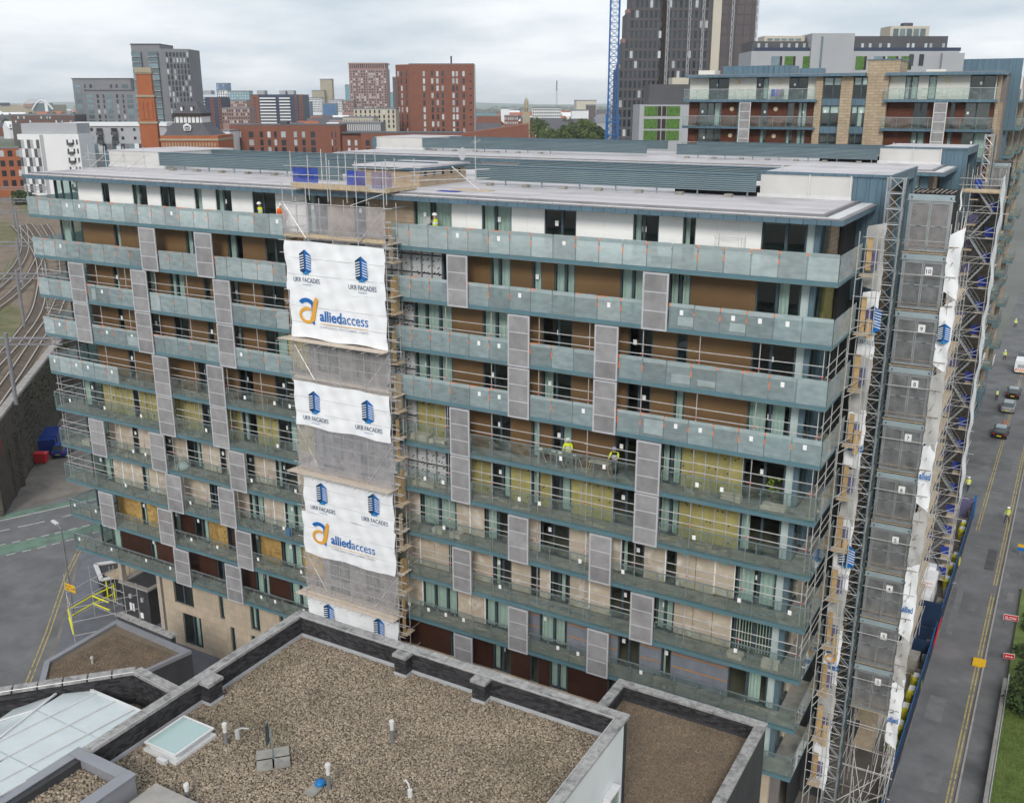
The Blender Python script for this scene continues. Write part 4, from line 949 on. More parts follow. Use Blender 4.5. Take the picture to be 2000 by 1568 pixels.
def allied(parent, x, z, y, sc=1., right=(1, 0, 0), pos=None, full=True):
    o = Vector(pos) if pos is not None else Vector((x, y, z)); r = Vector(right); nrm = Vector((r.y, -r.x, 0))
    P = lambda px_, pz_, d=0: o + r * (px_ * sc) + Vector((0, 0, pz_ * sc)) + nrm * d
    def ring(cx, cz, ri, ro, a0, a1, m, d, name='emblem', k=18):
        b = MB(); v = []
        for i in range(k + 1):
            a = a0 + (a1 - a0) * i / k; t = 1 if ri < ro else 1
            v += [P(cx + ro * math.cos(a), cz + ro * .8 * math.sin(a), d), P(cx + ri * math.cos(a), cz + ri * .72 * math.sin(a), d)]
        b.add(v, [(2 * i, 2 * i + 1, 2 * i + 3, 2 * i + 2) for i in range(k)]); return b.build(name, m, parent)
    def face(pts, m, d=0, name='emblem'): b = MB(); b.add([P(a, c, d) for a, c in pts], [tuple(range(len(pts)))]); return b.build(name, m, parent)
    ring(.5, 1.0, .36, .62, R(15), R(150), 'logo_blue', 0); face([(.84, 1.1), (1.1, 1.1), (1.0, .0), (.82, .12)], 'logo_blue', .003)
    ring(.52, .52, .4, .58, R(60), R(330), 'logo_orange', .006); face([(.86, .16), (1.05, .3), (1.32, 1.45), (1.18, 1.62), (1.02, 1.35), (.82, .55), (.7, .3)], 'logo_orange', .009)
    if full:
        text(parent, 'allied', 'logo_blue', 0, 0, 0, .82 * sc, 1.52 * sc, .018, right, pos=P(1.4, .3)); text(parent, 'access', 'logo_blue', 0, 0, 0, .82 * sc, 1.75 * sc, 0, right, pos=P(2.98, .3))
        face([(1.4, .12), (4.7, .12), (4.7, .15), (1.4, .15)], 'logo_orange'); text(parent, 'SCAFFOLDING | MAST CLIMBERS | HOISTS', 'text_grey', 0, 0, 0, .17 * sc, 3.3 * sc, 0, right, pos=P(1.4, -.1))
YB = -1.42
def banner(z0, z1, label, seed, x0=25.75, x1=33.1):
    o = cloth('banner', 'banner_pvc', None, x0, x1, z0, z1, -1.36, seed, .027)
    tag(o, label, 'banner', 'sheeting banners on the bay scaffold')
    b = MB()
    for k in range(1, 3): b.box(x0 + .05, x1 - .05, -1.385, -1.378, z0 + (z1 - z0) * k / 3 - .02, z0 + (z1 - z0) * k / 3 + .01)
    b.build('seam', 'gutter_white', o)
    return o
b1 = banner(-2.72, .2, 'white banner with two tower emblems and UKR FACADES, topmost on the bay scaffold', 1)
ukr(b1, 26.9, -1.75, YB); ukr(b1, 31.05, -1.85, YB)
b2 = banner(-5.62, -2.68, 'white alliedaccess banner directly under the topmost banner on the bay scaffold', 2, 25.9)
allied(b2, 26.7, -4.75, YB, 1.08)
b3 = banner(-11.3, -8.42, 'white UKR FACADES banner between two netted lifts of the bay scaffold', 3)
ukr(b3, 26.95, -10.4, YB); ukr(b3, 31.05, -10.35, YB)
b4 = banner(-17.2, -14.4, 'white UKR FACADES banner right below the second board fan on the bay scaffold', 4, 26.0)
ukr(b4, 27.1, -16.4, YB); ukr(b4, 31.2, -16.3, YB)
b5 = banner(-20.1, -17.18, 'lower white alliedaccess banner above the third netted lift of the bay scaffold', 5)
allied(b5, 26.6, -19.25, YB, 1.05)
b6 = banner(-26.5, -23.2, 'lowest UKR FACADES banner, partly hidden behind the stone coping', 6)
ukr(b6, 27.1, -24.9, YB); ukr(b6, 31.2, -24.8, YB)
# roof-edge cage of the scaffold
RC = thing('roof_edge_scaffold', 'guard-railed scaffold deck with blue sheeting on the roof edge above the banners', 'scaffold', (29.5, 1.5, 3.2))
for x in (25.9, 27.2, 28.6, 30.0, 31.4, 32.8): tube1('standard', RC, (x, -.55, 2.5), (x, -.55, 5.0 + random.random() * .4)); tube1('standard', RC, (x, 2.2, 3.15), (x, 2.2, 4.9 + random.random() * .4))
for z in (3.95, 4.45): tube1('rail', RC, (25.4, -.6, z), (33.0, -.6, z + .05), .024); tube1('rail', RC, (32.85, -.6, z), (32.85, 5, z), .024); tube1('rail', RC, (32.5, 2.2, z - .3), (36.8, 4.0, z - .1), .024)
for i in range(4): bx('deck_board', 'board', RC, 25.8, 32.9, -.5 + i * .24, -.28 + i * .24, 3.16, 3.2)
bx('toe_board', 'board', RC, 25.8, 31.6, -.54, -.50, 3.2, 3.5); bx('toe_board', 'board', RC, 32.6, 32.95, -.45, 2.2, 3.2, 3.42)
MB().sheet(lambda u, v: (25.95 + 1.9 * u, -.48 + .04 * math.sin(u * 20), 3.52 + .85 * v), 16, 4).build('blue_sheeting', 'blue_sheet', RC)
MB().sheet(lambda u, v: (27.9 + 1.4 * u, 2.1 + .04 * math.sin(u * 20), 3.2 + .9 * v), 12, 4).build('blue_sheeting', 'blue_sheet', RC)
for x in (29.4, 30.6, 31.3): MB().sheet(lambda u, v: (x + .75 * u, 1.0 + .03 * math.sin(u * 20), 3.22 + .95 * v), 8, 4).build('debris_guard', 'mesh_purple', RC)
tube1('brace', RC, (35.0, 2.8, 4.5), (36.6, 3.2, 3.2)); tube1('brace', RC, (30.5, -.9, 2.4), (32.6, -.6, 3.1))
for i in range(3): bx('loose_board', 'board', RC, 34.6, 37.2, 3.2 + i * .27, 3.42 + i * .27, 3.145, 3.18)
bx('blue_tarpaulin', 'blue_sheet', RC, 34.4, 35.8, 2.0, 2.7, 3.145, 3.16)
# rails round the left plant box
LR = thing('roof_guardrail', 'scaffold-tube guard rail with raking struts round the plant box at the west roof end', 'guard rail', (2.5, 6.2, 3.15))
for x in (-.8, 1.1, 3.2, 5.4): tube1('standard', LR, (x, 6.3, 3.15), (x, 6.3, 4.8)); tube1('strut', LR, (x + .1, 6.3, 4.2), (x - 1.1, 5.6, 3.17), .024)
for z in (3.7, 4.2): tube1('rail', LR, (-1.2, 6.25, z), (6.0, 6.25, z), .024)
for z in (3.3,): tube1('base_rail', LR, (-2.4, 5.5, 3.18), (6.4, 5.5, 3.18), .024)
# ------------------------------------------------------------------ guard rails on the balconies
ORD = ['second', 'third', 'fourth', 'fifth', 'sixth', 'seventh', 'eighth', 'ninth']
for s in range(2, 9):
    zf = slab_z(s) + .3
    for wing, x0, x1 in (('west', .25, 24.3), ('east', 33.0, 57.2)):
        if s == 8: continue
        t = thing('balcony_guardrail', 'scaffold-tube guard rails along the %s balcony from the top, %s of the banners' % (ORD[s - 1], 'left' if wing == 'west' else 'right'), 'guard rail', ((x0 + x1) / 2, .3, zf), 'scaffold rails on the balconies')
        x = x1 if wing == 'east' else x0; step = -3.02 if wing == 'east' else 3.02; k = 0
        while x0 - .1 <= x <= x1 + .1:
            st = tube1('standard', t, (x, .28, zf), (x, .28, zf + 2.6), .025)
            bx('clip', 'red_clip', st, x - .035, x + .035, .215, .25, zf + 1.22, zf + 1.34)
            x += step
        for z in (1.3, 1.78):
            xx = x0
            while xx < x1 - .5:
                e = min(xx + random.choice((6.04, 6.04, 3.02)), x1); tube1('rail', t, (xx - .1, .23, zf + z + random.uniform(-.02, .02)), (e + .1, .23, zf + z + random.uniform(-.02, .02)), .026); xx = e
        ex = x1 + .18 if wing == 'east' else x0 - .12
        for z in (1.3, 1.78): tube1('side_rail', t, (ex, .15, zf + z), (ex, 4.8, zf + z), .024)
        for y in (.6, 2.4, 4.6): tube1('standard', t, (ex, y, zf), (ex, y, zf + 2.6), .025)
        if wing == 'west':
            for z in (.5, .9, 2.2): tube1('side_rail', t, (ex + .1, .3, zf + z), (ex + .1, 4.6, zf + z + random.uniform(-.3, .3)), .024)
# bits and pieces on the balconies
def clutter(name, m, x, y, s, w, d, h, label, cat, n=1, kind=None):
    zf = slab_z(s) + .3
    t = thing(name, label, cat, (x, y, zf))
    for i in range(n): MB().obox((x + random.uniform(-.03, .03), y + random.uniform(-.03, .03), zf + h * (i + .5) / n), (w / 2, random.uniform(-.03, .03), 0), (random.uniform(-.03, .03), d / 2, 0), (0, 0, h / n / 2 - .004)).build('bundle', m, t)
clutter('board_stack', 'board_pale', 53.2, .6, 4, 1.0, .5, .35, 'stack of tan boards on the balcony below the plant in the window', 'boards', 4)
clutter('board_stack', 'board_pale', 55.4, .55, 4, 1.2, .5, .25, 'low stack of tan boards near the east corner of the fifth balcony down', 'boards', 4)
clutter('board_stack', 'board_pale', 55.9, .5, 7, .9, .5, .4, 'tan block stack at the east corner two storeys below the yellow insulation', 'boards', 3)
clutter('board_stack', 'board_pale', 54.0, .5, 7, .8, .5, .35, 'smaller tan block stack beside the corner stack on the same balcony', 'boards', 3)
clutter('board_stack', 'board_pale', 33.9, .6, 4, 1.2, .6, .35, 'tan boards piled beside the bay scaffold under foil insulation', 'boards', 4)
clutter('board_stack', 'board_pale', 35.2, .6, 4, 1.1, .6, .25, 'second pile of tan boards under the yellow insulation by the bay scaffold', 'boards', 3)
clutter('batten_stack', 'board_pale', 34.1, .6, 5, 1.5, .5, .3, 'row of wooden battens on the balcony below the foil-faced wall', 'battens', 5)
clutter('board_stack', 'board_pale', 35.0, .6, 6, .7, .45, .35, 'pale carton-like block stack two balconies below the foil wall', 'boards', 3)
clutter('board_stack', 'board_pale', 36.3, .6, 6, .7, .5, .3, 'single pale block beside another on the balcony under curtained windows', 'boards', 2)
clutter('carton', 'board_pale', 2.4, .7, 6, .9, .6, .4, 'brown carton at the west end of a glazed balcony', 'carton', 1)
mat('polythene', (.6, .66, .66), .4, var=.15, scale=6, alpha=.8, bump=.6, bscale=8)
b = MB().lathe([(.1, 0), (.42, .05), (.45, .3), (.3, .55), (.05, .62)], (12.9, .55, slab_z(6) + .3), 10)
b.v = [(x + random.uniform(-.06, .06), y + random.uniform(-.06, .06), z + random.uniform(-.04, .04)) for x, y, z in b.v]
tag(b.build('debris_bag', 'polythene', None, smooth=True), 'crumpled clear polythene bag heaped on a balcony with dark windows', 'bag')
bx('bucket_stool', 'blue_plastic', None, 22.6, 22.95, .3, .6, slab_z(7) + .3, slab_z(7) + .85); tag(bpy.data.objects['bucket_stool'], 'small blue plastic crate standing on a balcony left of the lower alliedaccess banner', 'crate')
# mobile tower and trestles
TW = thing('trestle_tower', 'little aluminium trestle frame against the white top-floor wall', 'trestle', (52.3, .5, .3))
for x in (51.6, 52.9):
    for y in (.3, .9): tube1('upright', TW, (x, y, .3), (x, y, 1.95), .018, 'alu')
for z in (.8, 1.3, 1.8): tube1('rung', TW, (51.6, .3, z), (52.9, .3, z), .014, 'alu'); tube1('rung', TW, (51.6, .9, z), (52.9, .9, z), .014, 'alu')
tube1('brace', TW, (51.6, .3, .8), (52.9, .3, 1.3), .014, 'alu')
TR = thing('work_trestle', 'work bench on yellow trestle legs between two workers on the balcony', 'work bench', (45.7, .45, slab_z(4) + .3))
zf = slab_z(4) + .3
bx('bench_top', 'board_pale', TR, 45.2, 46.4, .3, .7, zf + .72, zf + .78)
for x in (45.3, 46.3):
    for y in (.32, .68): tube1('leg', TR, (x, y, zf + .72), (x + (.2 if x > 45.8 else -.2), y, zf), .025, 'ply_orange')
TS = thing('tool_bench', 'long grey bench with tools beside the worker in yellow', 'work bench', (43.2, .45, zf))
bx('bench_top', 'slab_top', TS, 41.9, 44.6, .3, .8, zf + .75, zf + .8)
for x in (42.1, 43.2, 44.4): tube1('leg', TS, (x, .4, zf + .75), (x, .4, zf), .025); tube1('leg', TS, (x, .7, zf + .75), (x + .3, .7, zf), .025)
for k in range(6): MB().obox((42.1 + k * .42, .55, zf + .85), (.12, .03, 0), (-.02, .06, 0), (0, 0, .045)).build('tool', random.choice(['polythene', 'alu_dark', 'paper']), TS)
# plant behind the glass, pot and leaves
mat('leaf_yellow', (.35, .42, .03), .6, var=.3, scale=8)
PL = thing('pot_plant', 'yellow-green pot plant inside the corner window of the fifth storey down', 'plant', (54.9, 1.75, zf))
MB().lathe([(.1, 0), (.15, .3), (.16, .32)], (54.9, 1.75, zf), 10).build('pot', 'dark_timber', PL)
b = MB()
for k in range(46):
    a = random.uniform(0, 6.28); rr = random.uniform(.1, .42); c = Vector((54.9 + rr * math.cos(a), 1.75 + rr * .6 * math.sin(a), zf + random.uniform(.4, 1.2))); d = Vector((random.uniform(-1, 1), random.uniform(-1, 1), random.uniform(-.6, .6))).normalized() * .1; e = d.orthogonal().normalized() * .05
    b.add([c - d, c + e, c + d, c - e], [(0, 1, 2, 3)])
b.build('foliage', 'leaf_yellow', PL)
# ------------------------------------------------------------------ hoist, sheeting and stair tower at the street end
mat('galv', (.42, .44, .45), .4, .6, var=.15, scale=2)
mat('gate_sheet', (.27, .275, .285), .35, .2, var=.35, scale=1.8, bump=.6, bscale=3, alpha=.66)
mat('net_shade', (.17, .165, .175), .9, var=.3, scale=1.5, alpha=.7)
mat('gate_head', (.33, .40, .43), .45, .2, var=.1)
mat('dark_backing', (.035, .036, .038), .9, var=.2)
mat('hoard_blue', (.012, .03, .07), .55, var=.15, scale=.6)
mat('bright_blue', (.01, .14, .42), .5, var=.1)
mat('bag_yellow', (.60, .56, .04), .7, var=.2, scale=3, bump=.5, bscale=5)
mat('wrap_white', (.72, .72, .73), .5, var=.1, scale=2, bump=.4, bscale=4)
mat('sign_red', (.55, .015, .03), .5, var=.05); mat('sign_white', (.8, .8, .8), .5, var=0); mat('sign_black', (.015, .015, .015), .6, var=0)
mat('yellow_mat', (.72, .42, .01), .7, var=.1, scale=3); mat('sign_yellow', (.7, .4, .02), .5, var=0); mat('barrier_red', (.55, .02, .03), .5, var=.1)
def mast(x0, x1, y0, y1, z0, z1, label):
    t = thing('hoist_mast', label, 'hoist mast', ((x0 + x1) / 2, (y0 + y1) / 2, z0), 'hoist masts')
    for x in (x0, x1):
        for y in (y0, y1): tube1('mast_leg', t, (x, y, z0), (x, y, z1), .055, 'galv')
    z = z0; k = 0
    while z < z1 - .1:
        b = MB(); zt = min(z + .75, z1)
        for p, q in (((x0, y0), (x1, y0)), ((x1, y0), (x1, y1)), ((x1, y1), (x0, y1)), ((x0, y1), (x0, y0))):
            b.tube((*p, z), (*q, z), .03, 5); b.tube((*p, z), (*q, zt), .026, 5) if k % 2 else b.tube((*q, z), (*p, zt), .026, 5)
        b.build('bracing', 'galv', t); z += .75; k += 1
    b = MB()
    for i in range(12): b.box(x0 - .08, x1 + .08, y0 - .02, y0 + .0, z1 - .02 - i * 3.0, z1 + .02 - i * 3.0)
    b.build('section_joint', 'galv', t)
    bx('rack', 'frame', t, x1 + .06, x1 + .14, (y0 + y1) / 2 - .04, (y0 + y1) / 2 + .04, z0, z1)
    tie = MB()
    for i in range(6): tie.tube((x0, y1, z0 + 3 + i * 6), (x0 - .3, y1 + .6, z0 + 3 + i * 6), .03, 5)
    tie.build('wall_tie', 'galv', t)
    return t
mast(58.22, 58.98, 6.2, 6.95, G, 4.5, 'tall galvanised lattice hoist mast between the white sheeting and the numbered gates')
mast(58.75, 59.45, 48.0, 48.7, G, 5.4, 'farther lattice mast rising beside the second block')
GATES = [None, '10', '9', '8', '7', '6', '5', '4', '3', '2']
def gate(i, num, x0=59.12, x1=61.15, y=7.45, dz=0., lab2=None):
    zb = -.95 - 2.95 * (i - 1) - .75 + dz; zt = zb + 2.62 - .45
    zb -= .35; zt -= .05
    lab = ('landing gate with white sign reading %s in the hoist stack' % {'10': 'ten', '9': 'nine', '8': 'eight', '7': 'seven', '6': 'six', '5': 'five', '4': 'four', '3': 'three', '2': 'two'}[num]) if num else 'topmost landing gate of the hoist stack, see-through mesh and no number'
    lab = lab2 or lab
    t = thing('landing_gate', lab, 'gate', ((x0 + x1) / 2, y, zb), 'numbered hoist landing gates')
    MB().box(x0, x0 + .09, y, y + .09, zb, zt).box(x1 - .09, x1, y, y + .09, zb, zt).box(x0 + .09, x1 - .09, y, y + .09, zb, zb + .08).box(x0 + .09, x1 - .09, y, y + .09, zt - .08, zt).build('frame', 'galv', t)
    mid = (x0 + x1) / 2
    for a, c in ((x0 + .1, mid - .01), (mid + .01, x1 - .1)):
        d = MB().box(a, a + .05, y + .01, y + .06, zb + .09, zt - .09).box(c - .05, c, y + .01, y + .06, zb + .09, zt - .09).box(a + .05, c - .05, y + .01, y + .06, zb + .09, zb + .14).box(a + .05, c - .05, y + .01, y + .06, zt - .14, zt - .09).box(a + .05, c - .05, y + .01, y + .06, (zb + zt) / 2 - .03, (zb + zt) / 2 + .02).build('door', 'galv', t)
        MB().sheet(lambda u, v: (a + .05 + (c - a - .1) * u, y + .04 + .012 * math.sin(u * 7 + v * 5 + i), zb + .14 + (zt - zb - .28) * v), 8, 8).build('infill_sheet', 'gate_sheet' if num else 'net', d)
        bx('latch', 'frame', d, (a + c) / 2 - .12, (a + c) / 2 + .12, y - .005, y + .008, (zb + zt) / 2 - .015, (zb + zt) / 2 + .015)
    h = bx('header', 'gate_head', t, x0 - .05, x1 + .05, y - .02, y + .1, zt + .01, zt + .3)
    bx('header_rail', 'galv', h, x0 - .12, x1 + .12, y - .06, y - .025, zt - .0, zt + .05)
    for x in (x0 + .08, x1 - .14): bx('header_bolt', 'frame', h, x, x + .07, y - .03, y - .021, zt + .1, zt + .2)
    text(h, 'HOISTLINE', 'frame', mid - .3, zt + .11, y - .03, .13, .6) if False else None
    if num:
        s_ = bx('number_sign', 'sign_white', t, mid + .12, mid + .46, y - .012, y + .004, zt - .72, zt - .3)
        text(s_, num, 'sign_black', mid + .12 + (.1 if len(num) == 1 else .05), zt - .62, y - .016, .3, .13 if len(num) == 1 else .24, .004)
    b = MB()
    for k in range(9): b.tube((x0 + .1 + k * .22, y + .2, zt + .38), (x0 + .2 + k * .22, y + 1.6, zt + .42 + random.uniform(-.05, .05)), .03, 5)
    b.build('landing_tubes', 'steel_rust', t)['kind'] = 'stuff'
    bx('landing_deck', 'board', t, x0 - .1, x1 + .1, y + .15, y + 1.7, zb - .16, zb - .1)
    bx('dark_backdrop', 'dark_backing', t, x0 - .05, x1 + .05, y + 1.75, y + 1.8, zb - .1, zt + .45)  # near-black sheet added behind the gate, standing in for the shaded depth
    return t
for i, num in enumerate(GATES): gate(i, num)
gate(0, None, 59.55, 60.9, 49.0, -.6, 'upper gate of the farther hoist behind the stair tower'); gate(1, None, 59.55, 60.9, 49.0, -.6, 'lower gate of the farther hoist, half hidden by the stair tower')
HS = thing('hoist_scaffold', 'tube scaffold carrying the hoist landings at the street corner of the block', 'scaffold', (60.1, 9, G))
for x in (58.95, 61.22, 61.5):
    for y in (7.3, 9.1, 10.6): tube1('standard', HS, (x, y, G), (x, y, 2.0 + random.random()), .027, 'steel')
for i in range(48):
    z = G + .6 + i * .73
    if z > 1.5: break
    for x in (58.95, 61.22, 61.5)[i % 2:]: tube1('transom', HS, (x, 6.9, z), (x, 10.9, z), .024, 'steel' if i % 3 else 'steel_rust')
    if i % 2 == 0: tube1('ledger', HS, (58.8, 7.2, z), (61.75, 7.2, z + .02), .024, 'steel_rust' if i % 4 else 'steel'); tube1('ledger', HS, (58.8, 9.15, z), (61.7, 9.15, z), .024)
    if i % 4 == 0: tube1('brace', HS, (61.52, 7.3, z), (61.52, 10.6, z + 2.6), .024)
for i in range(16): tube1('base_strut', HS, (59.0 + random.random() * 2.6, 5.8 + random.random() * 2, G + .2 + random.random() * 2.2), (59.2 + random.random() * 2.6, 6 + random.random() * 3.5, G + 1.2 + random.random() * 4), .024)
bx('base_platform', 'slab_top', HS, 59.0, 61.2, 4.6, 6.6, G + .1, G + .9)
# balcony-end timber boards and gap wall
EB = thing('end_scaffold', 'scaffold lifts with timber edge boards wrapped round the east balcony ends', 'scaffold', (58.0, 3.5, G))
for i in range(11):
    z = slab_z(i) + .3
    for k in range(1 + i % 2): bx('edge_board', 'ply_orange', EB, 57.78 + k * .34 + random.uniform(-.03, .03), 58.04 + k * .34, 4.92 + random.uniform(-.03, .03), 4.97, z - .3 + random.uniform(-.2, .2) - k * .5, z + 1.5 + random.uniform(-.3, .2) - k * 1.1)
    bx('platform_board', 'board', EB, 57.62, 58.3, 4.4, 5.0, z - .42, z - .37)
    for k in range(4): tube1('tube', EB, (57.3 + random.random() * .3, 4.8, z - .35 + k * .6), (58.5 + random.random() * .4, 4.8, z - .35 + k * .6), .024)
    for k in range(2): tube1('tube', EB, (57.7, 3.2, z - .4 + k * .5), (58.4, 6.5, z - .4 + k * .5), .024)
    bx('blue_guard', 'mesh_purple', EB, 57.7, 58.3, 5.15, 5.17, z - .2, z + .8)
for x, y in ((57.7, 3.2), (58.45, 4.9), (57.72, 4.95), (58.5, 3.3)): tube1('standard', EB, (x, y, G), (x, y, 2.2))
bx('gap_wall', 'dark_backing', APT, 56.4, 56.6, 5.2, 8.0, G, 2.6)
# white sheeting strips
def strip(name, x0, x1, y, z0, z1, m, label, seed, slant=0.):
    def fn(u, v):
        z = z0 + (z1 - z0) * v + slant * (u - .5) * (1 if v > .5 else -1) * .5
        x = x0 + (x1 - x0) * u + (.035 * math.sin(v * 7 + seed) + .02 * math.sin(v * 23 + seed * 3)) * (1 if u > .5 else .6)
        return (x, y + .06 * math.sin(v * 5 + seed) * u + .025 * math.sin(u * 5 + v * 9 + seed), z)
    o = MB().sheet(fn, 10, 40).build(name, m, None, smooth=True); return tag(o, label, 'sheeting', 'sheeting strips at the street end')
rot = (.93, -.37, 0)
segs = [(-.9, 2.3, 'banner_grey', None), (-4.4, -1.0, 'banner_pvc', 'ukr'), (-7.4, -4.3, 'banner_grey', None), (-10.4, -7.3, 'banner_pvc', 'all'), (-13.6, -10.5, 'banner_grey', None), (-17.4, -13.4, 'banner_pvc', 'ukr'), (-20.2, -17.5, 'banner_grey', None), (-23.4, -20.1, 'banner_pvc', 'all'), (-26.4, -23.5, 'banner_grey', None), (-30.4, -26.2, 'banner_pvc', None)]
names_ = ['topmost', 'second', 'third', 'fourth', 'fifth', 'sixth', 'seventh', 'eighth', 'ninth', 'lowest']
for i, (z0, z1, m_, lg) in enumerate(segs):
    o = strip('sheeting_strip', 57.62 + .06 * math.sin(i * 2), 58.5, 5.55, z0, z1, m_, '%s %s sheeting strip between the balcony ends and the lattice mast' % ('white printed' if lg else 'white' if m_ == 'banner_pvc' else 'grey', names_[i]), i * 1.3, .4)
    if lg == 'ukr': ukr(o, 0, 0, 0, .95, (1, 0, 0), (57.95, 5.28, z0 + 1.3), False); text(o, 'FACADES', 'navy', 57.85, z0 + .7, 5.28, .34, .75)
    if lg == 'all': allied(o, 0, 0, 0, .5, (1, 0, 0), (57.8, 5.28, z0 + 1.4), False); text(o, 'allied', 'logo_blue', 57.8, z0 + 1.0, 5.28, .6, .75, .015)
segs2 = [(-1.2, 2.0, 'banner_pvc', None), (-5.0, -1.6, 'banner_pvc', 'ukr'), (-9.2, -5.2, 'banner_grey', None), (-12.6, -9.0, 'banner_pvc', 'all'), (-16.2, -12.8, 'banner_grey', None), (-20.4, -16.0, 'banner_pvc', 'txt'), (-23.4, -20.5, 'banner_grey', None), (-27.4, -23.2, 'banner_pvc', 'txt')]
for i, (z0, z1, m_, lg) in enumerate(segs2):
    o = strip('sheeting_strip', 61.2, 61.85, 7.25, z0, z1, m_, '%s sheeting strip, number %s downwards, on the street side of the gates' % ('printed white' if lg else 'white' if m_ == 'banner_pvc' else 'grey', ['one', 'two', 'three', 'four', 'five', 'six', 'seven', 'eight'][i]), i * 2.1 + 1, .8)
    if lg == 'ukr': ukr(o, 0, 0, 0, .7, (1, 0, 0), (61.25, 6.95, z0 + 1.4), False)
    if lg in ('all', 'txt'): text(o, 'allied', 'logo_blue', 61.25, z0 + 1.7, 6.95, .5, .55, .012)
# stair tower scaffold
ST_ = thing('stair_tower', 'tall scaffold stair tower with blue landings and white edge sheeting by the street', 'scaffold', (59.9, 42.4, G))
xa, xb, ya, yb = 58.85, 60.95, 40.6, 44.2
for x in (xa, xb):
    for y in (ya, 42.4, yb): tube1('standard', ST_, (x, y, G), (x, y, 2.2 + random.random()), .03, 'steel')
for x in (58.2, 58.5):
    for y in (ya, yb): tube1('standard', ST_, (x, y, G), (x, y, 2.5 + random.random()), .027, 'steel_rust')
z = G + 1.0; k = 0
while z < 1.0:
    tube1('ledger', ST_, (58.0, ya, z), (61.2 + random.random() * .8, ya, z), .025, 'steel'); tube1('ledger', ST_, (58.1, ya, z + .5), (61.1, ya, z + .5), .022, 'steel'); tube1('transom', ST_, (xb, ya - .2, z), (xb, yb + .2, z), .024); tube1('transom', ST_, (xa, ya - .2, z), (xa, yb + .2, z), .024)
    tube1('brace', ST_, (xa - .3, ya - .06, z - .4), (xb + .1, ya - .06, z + 1.0), .024, 'steel')
    lo = k % 2 == 0
    x0, x1 = (xa + .3, xb - .35)
    fl = MB()
    for sgn in (0, .55): fl.obox(((x0 + x1) / 2, ya + .35 + sgn, z + .98), ((x1 - x0) / 2 * (1 if lo else -1), 0, -.98), (0, .03, 0), (0, 0, .09))
    for q in range(8): u = (q + .5) / 8; xx = (x0 + (x1 - x0) * u) if lo else (x1 - (x1 - x0) * u); fl.box(xx - .11, xx + .11, ya + .38, ya + .87, z + 1.98 - u * 1.98, z + 2.02 - u * 1.98)
    fl.build('stair_flight', 'galv', ST_)
    hr = MB()
    for hgt in (.5, .95): hr.tube((x0, ya + .3, z + (1.98 if lo else 0) + hgt), (x1, ya + .3, z + (0 if lo else 1.98) + hgt), .02, 5)
    hr.build('stair_rail', 'galv', ST_)
    px_ = x1 if lo else x0
    bx('landing', 'board', ST_, xb - .65, xb, ya + .1, yb, z - .06, z); bx('landing', 'board', ST_, xa, xa + .6, ya + .1, yb, z + .94, z + 1.0)
    bx('landing_guard', 'blue_sheet', ST_, xb - .75, xb - .05, ya + 1.1, ya + 1.13, z, z + .75); bx('landing_guard', 'mesh_purple', ST_, xa + .0, xa + .7, ya + 1.15, ya + 1.18, z + 1, z + 1.75)
    bx('rear_net', 'net_shade', ST_, xa, xb, yb + .05, yb + .06, z - .1, z + 1.8)
    if random.random() < .5: bx('red_extinguisher_box', 'barrier_red', ST_, xa - .3, xa - .05, ya + .5, ya + .8, z + .2, z + .75)
    z += 1.98; k += 1
MB().sheet(lambda u, v: (xb + .12 + .06 * math.sin(v * 30) + .05 * math.sin(v * 71 + u * 3), ya - .1 + (yb - ya) * u, G + 8 + (2.4 - G - 8) * v), 4, 70).build('edge_sheeting', 'banner_pvc', ST_)
MB().sheet(lambda u, v: (xa - .62 + .1 * u + .05 * math.sin(v * 9), ya - .25 + .2 * math.sin(v * 5) * u, -.2 + 2.3 * v), 4, 12).build('edge_sheeting', 'banner_pvc', ST_)
# upper deck of the tower
bx('top_deck', 'board', ST_, 58.2, 61.0, ya - .1, yb, 1.2, 1.26); bx('toe_board', 'board', ST_, 58.2, 61.0, ya - .14, ya - .1, 1.27, 1.5)
for z in (1.8, 2.3): tube1('guard_rail', ST_, (58.0, ya - .15, z), (61.2, ya - .15, z), .024)
bx('drum', 'blue_sheet', ST_, 59.0, 59.5, 42, 42.5, 1.26, 2.1)
# run of scaffold between the tower and the second block
for n_, (y0, y1, ztop) in enumerate(((11.5, 19.8, -1.0), (22, 33.0, -3.0), (46, 60, -1.5))):
    t = thing('run_scaffold', 'scaffold run along the street end, ' + ['between the gates and the stair tower', 'just past the stair tower', 'beside the second block'][n_], 'scaffold', (60, (y0 + y1) / 2, G), 'street end scaffold runs')
    y = y0
    while y <= y1:
        for x in (58.9, 60.2): tube1('standard', t, (x, y, G), (x, y, ztop), .026, 'steel')
        y += 2.4
    z = G + 2
    while z < ztop:
        for x in (58.9, 60.25): tube1('ledger', t, (x, y0 - .2, z), (x, y1, z), .024, 'steel')
        bx('lift_boards', 'board', t, 58.9, 60.1, y0, y1, z - .12, z - .08)
        tube1('brace', t, (60.28, y0, z - 1), (60.28, min(y0 + 4, y1), z + 1), .024)
        z += 2.0
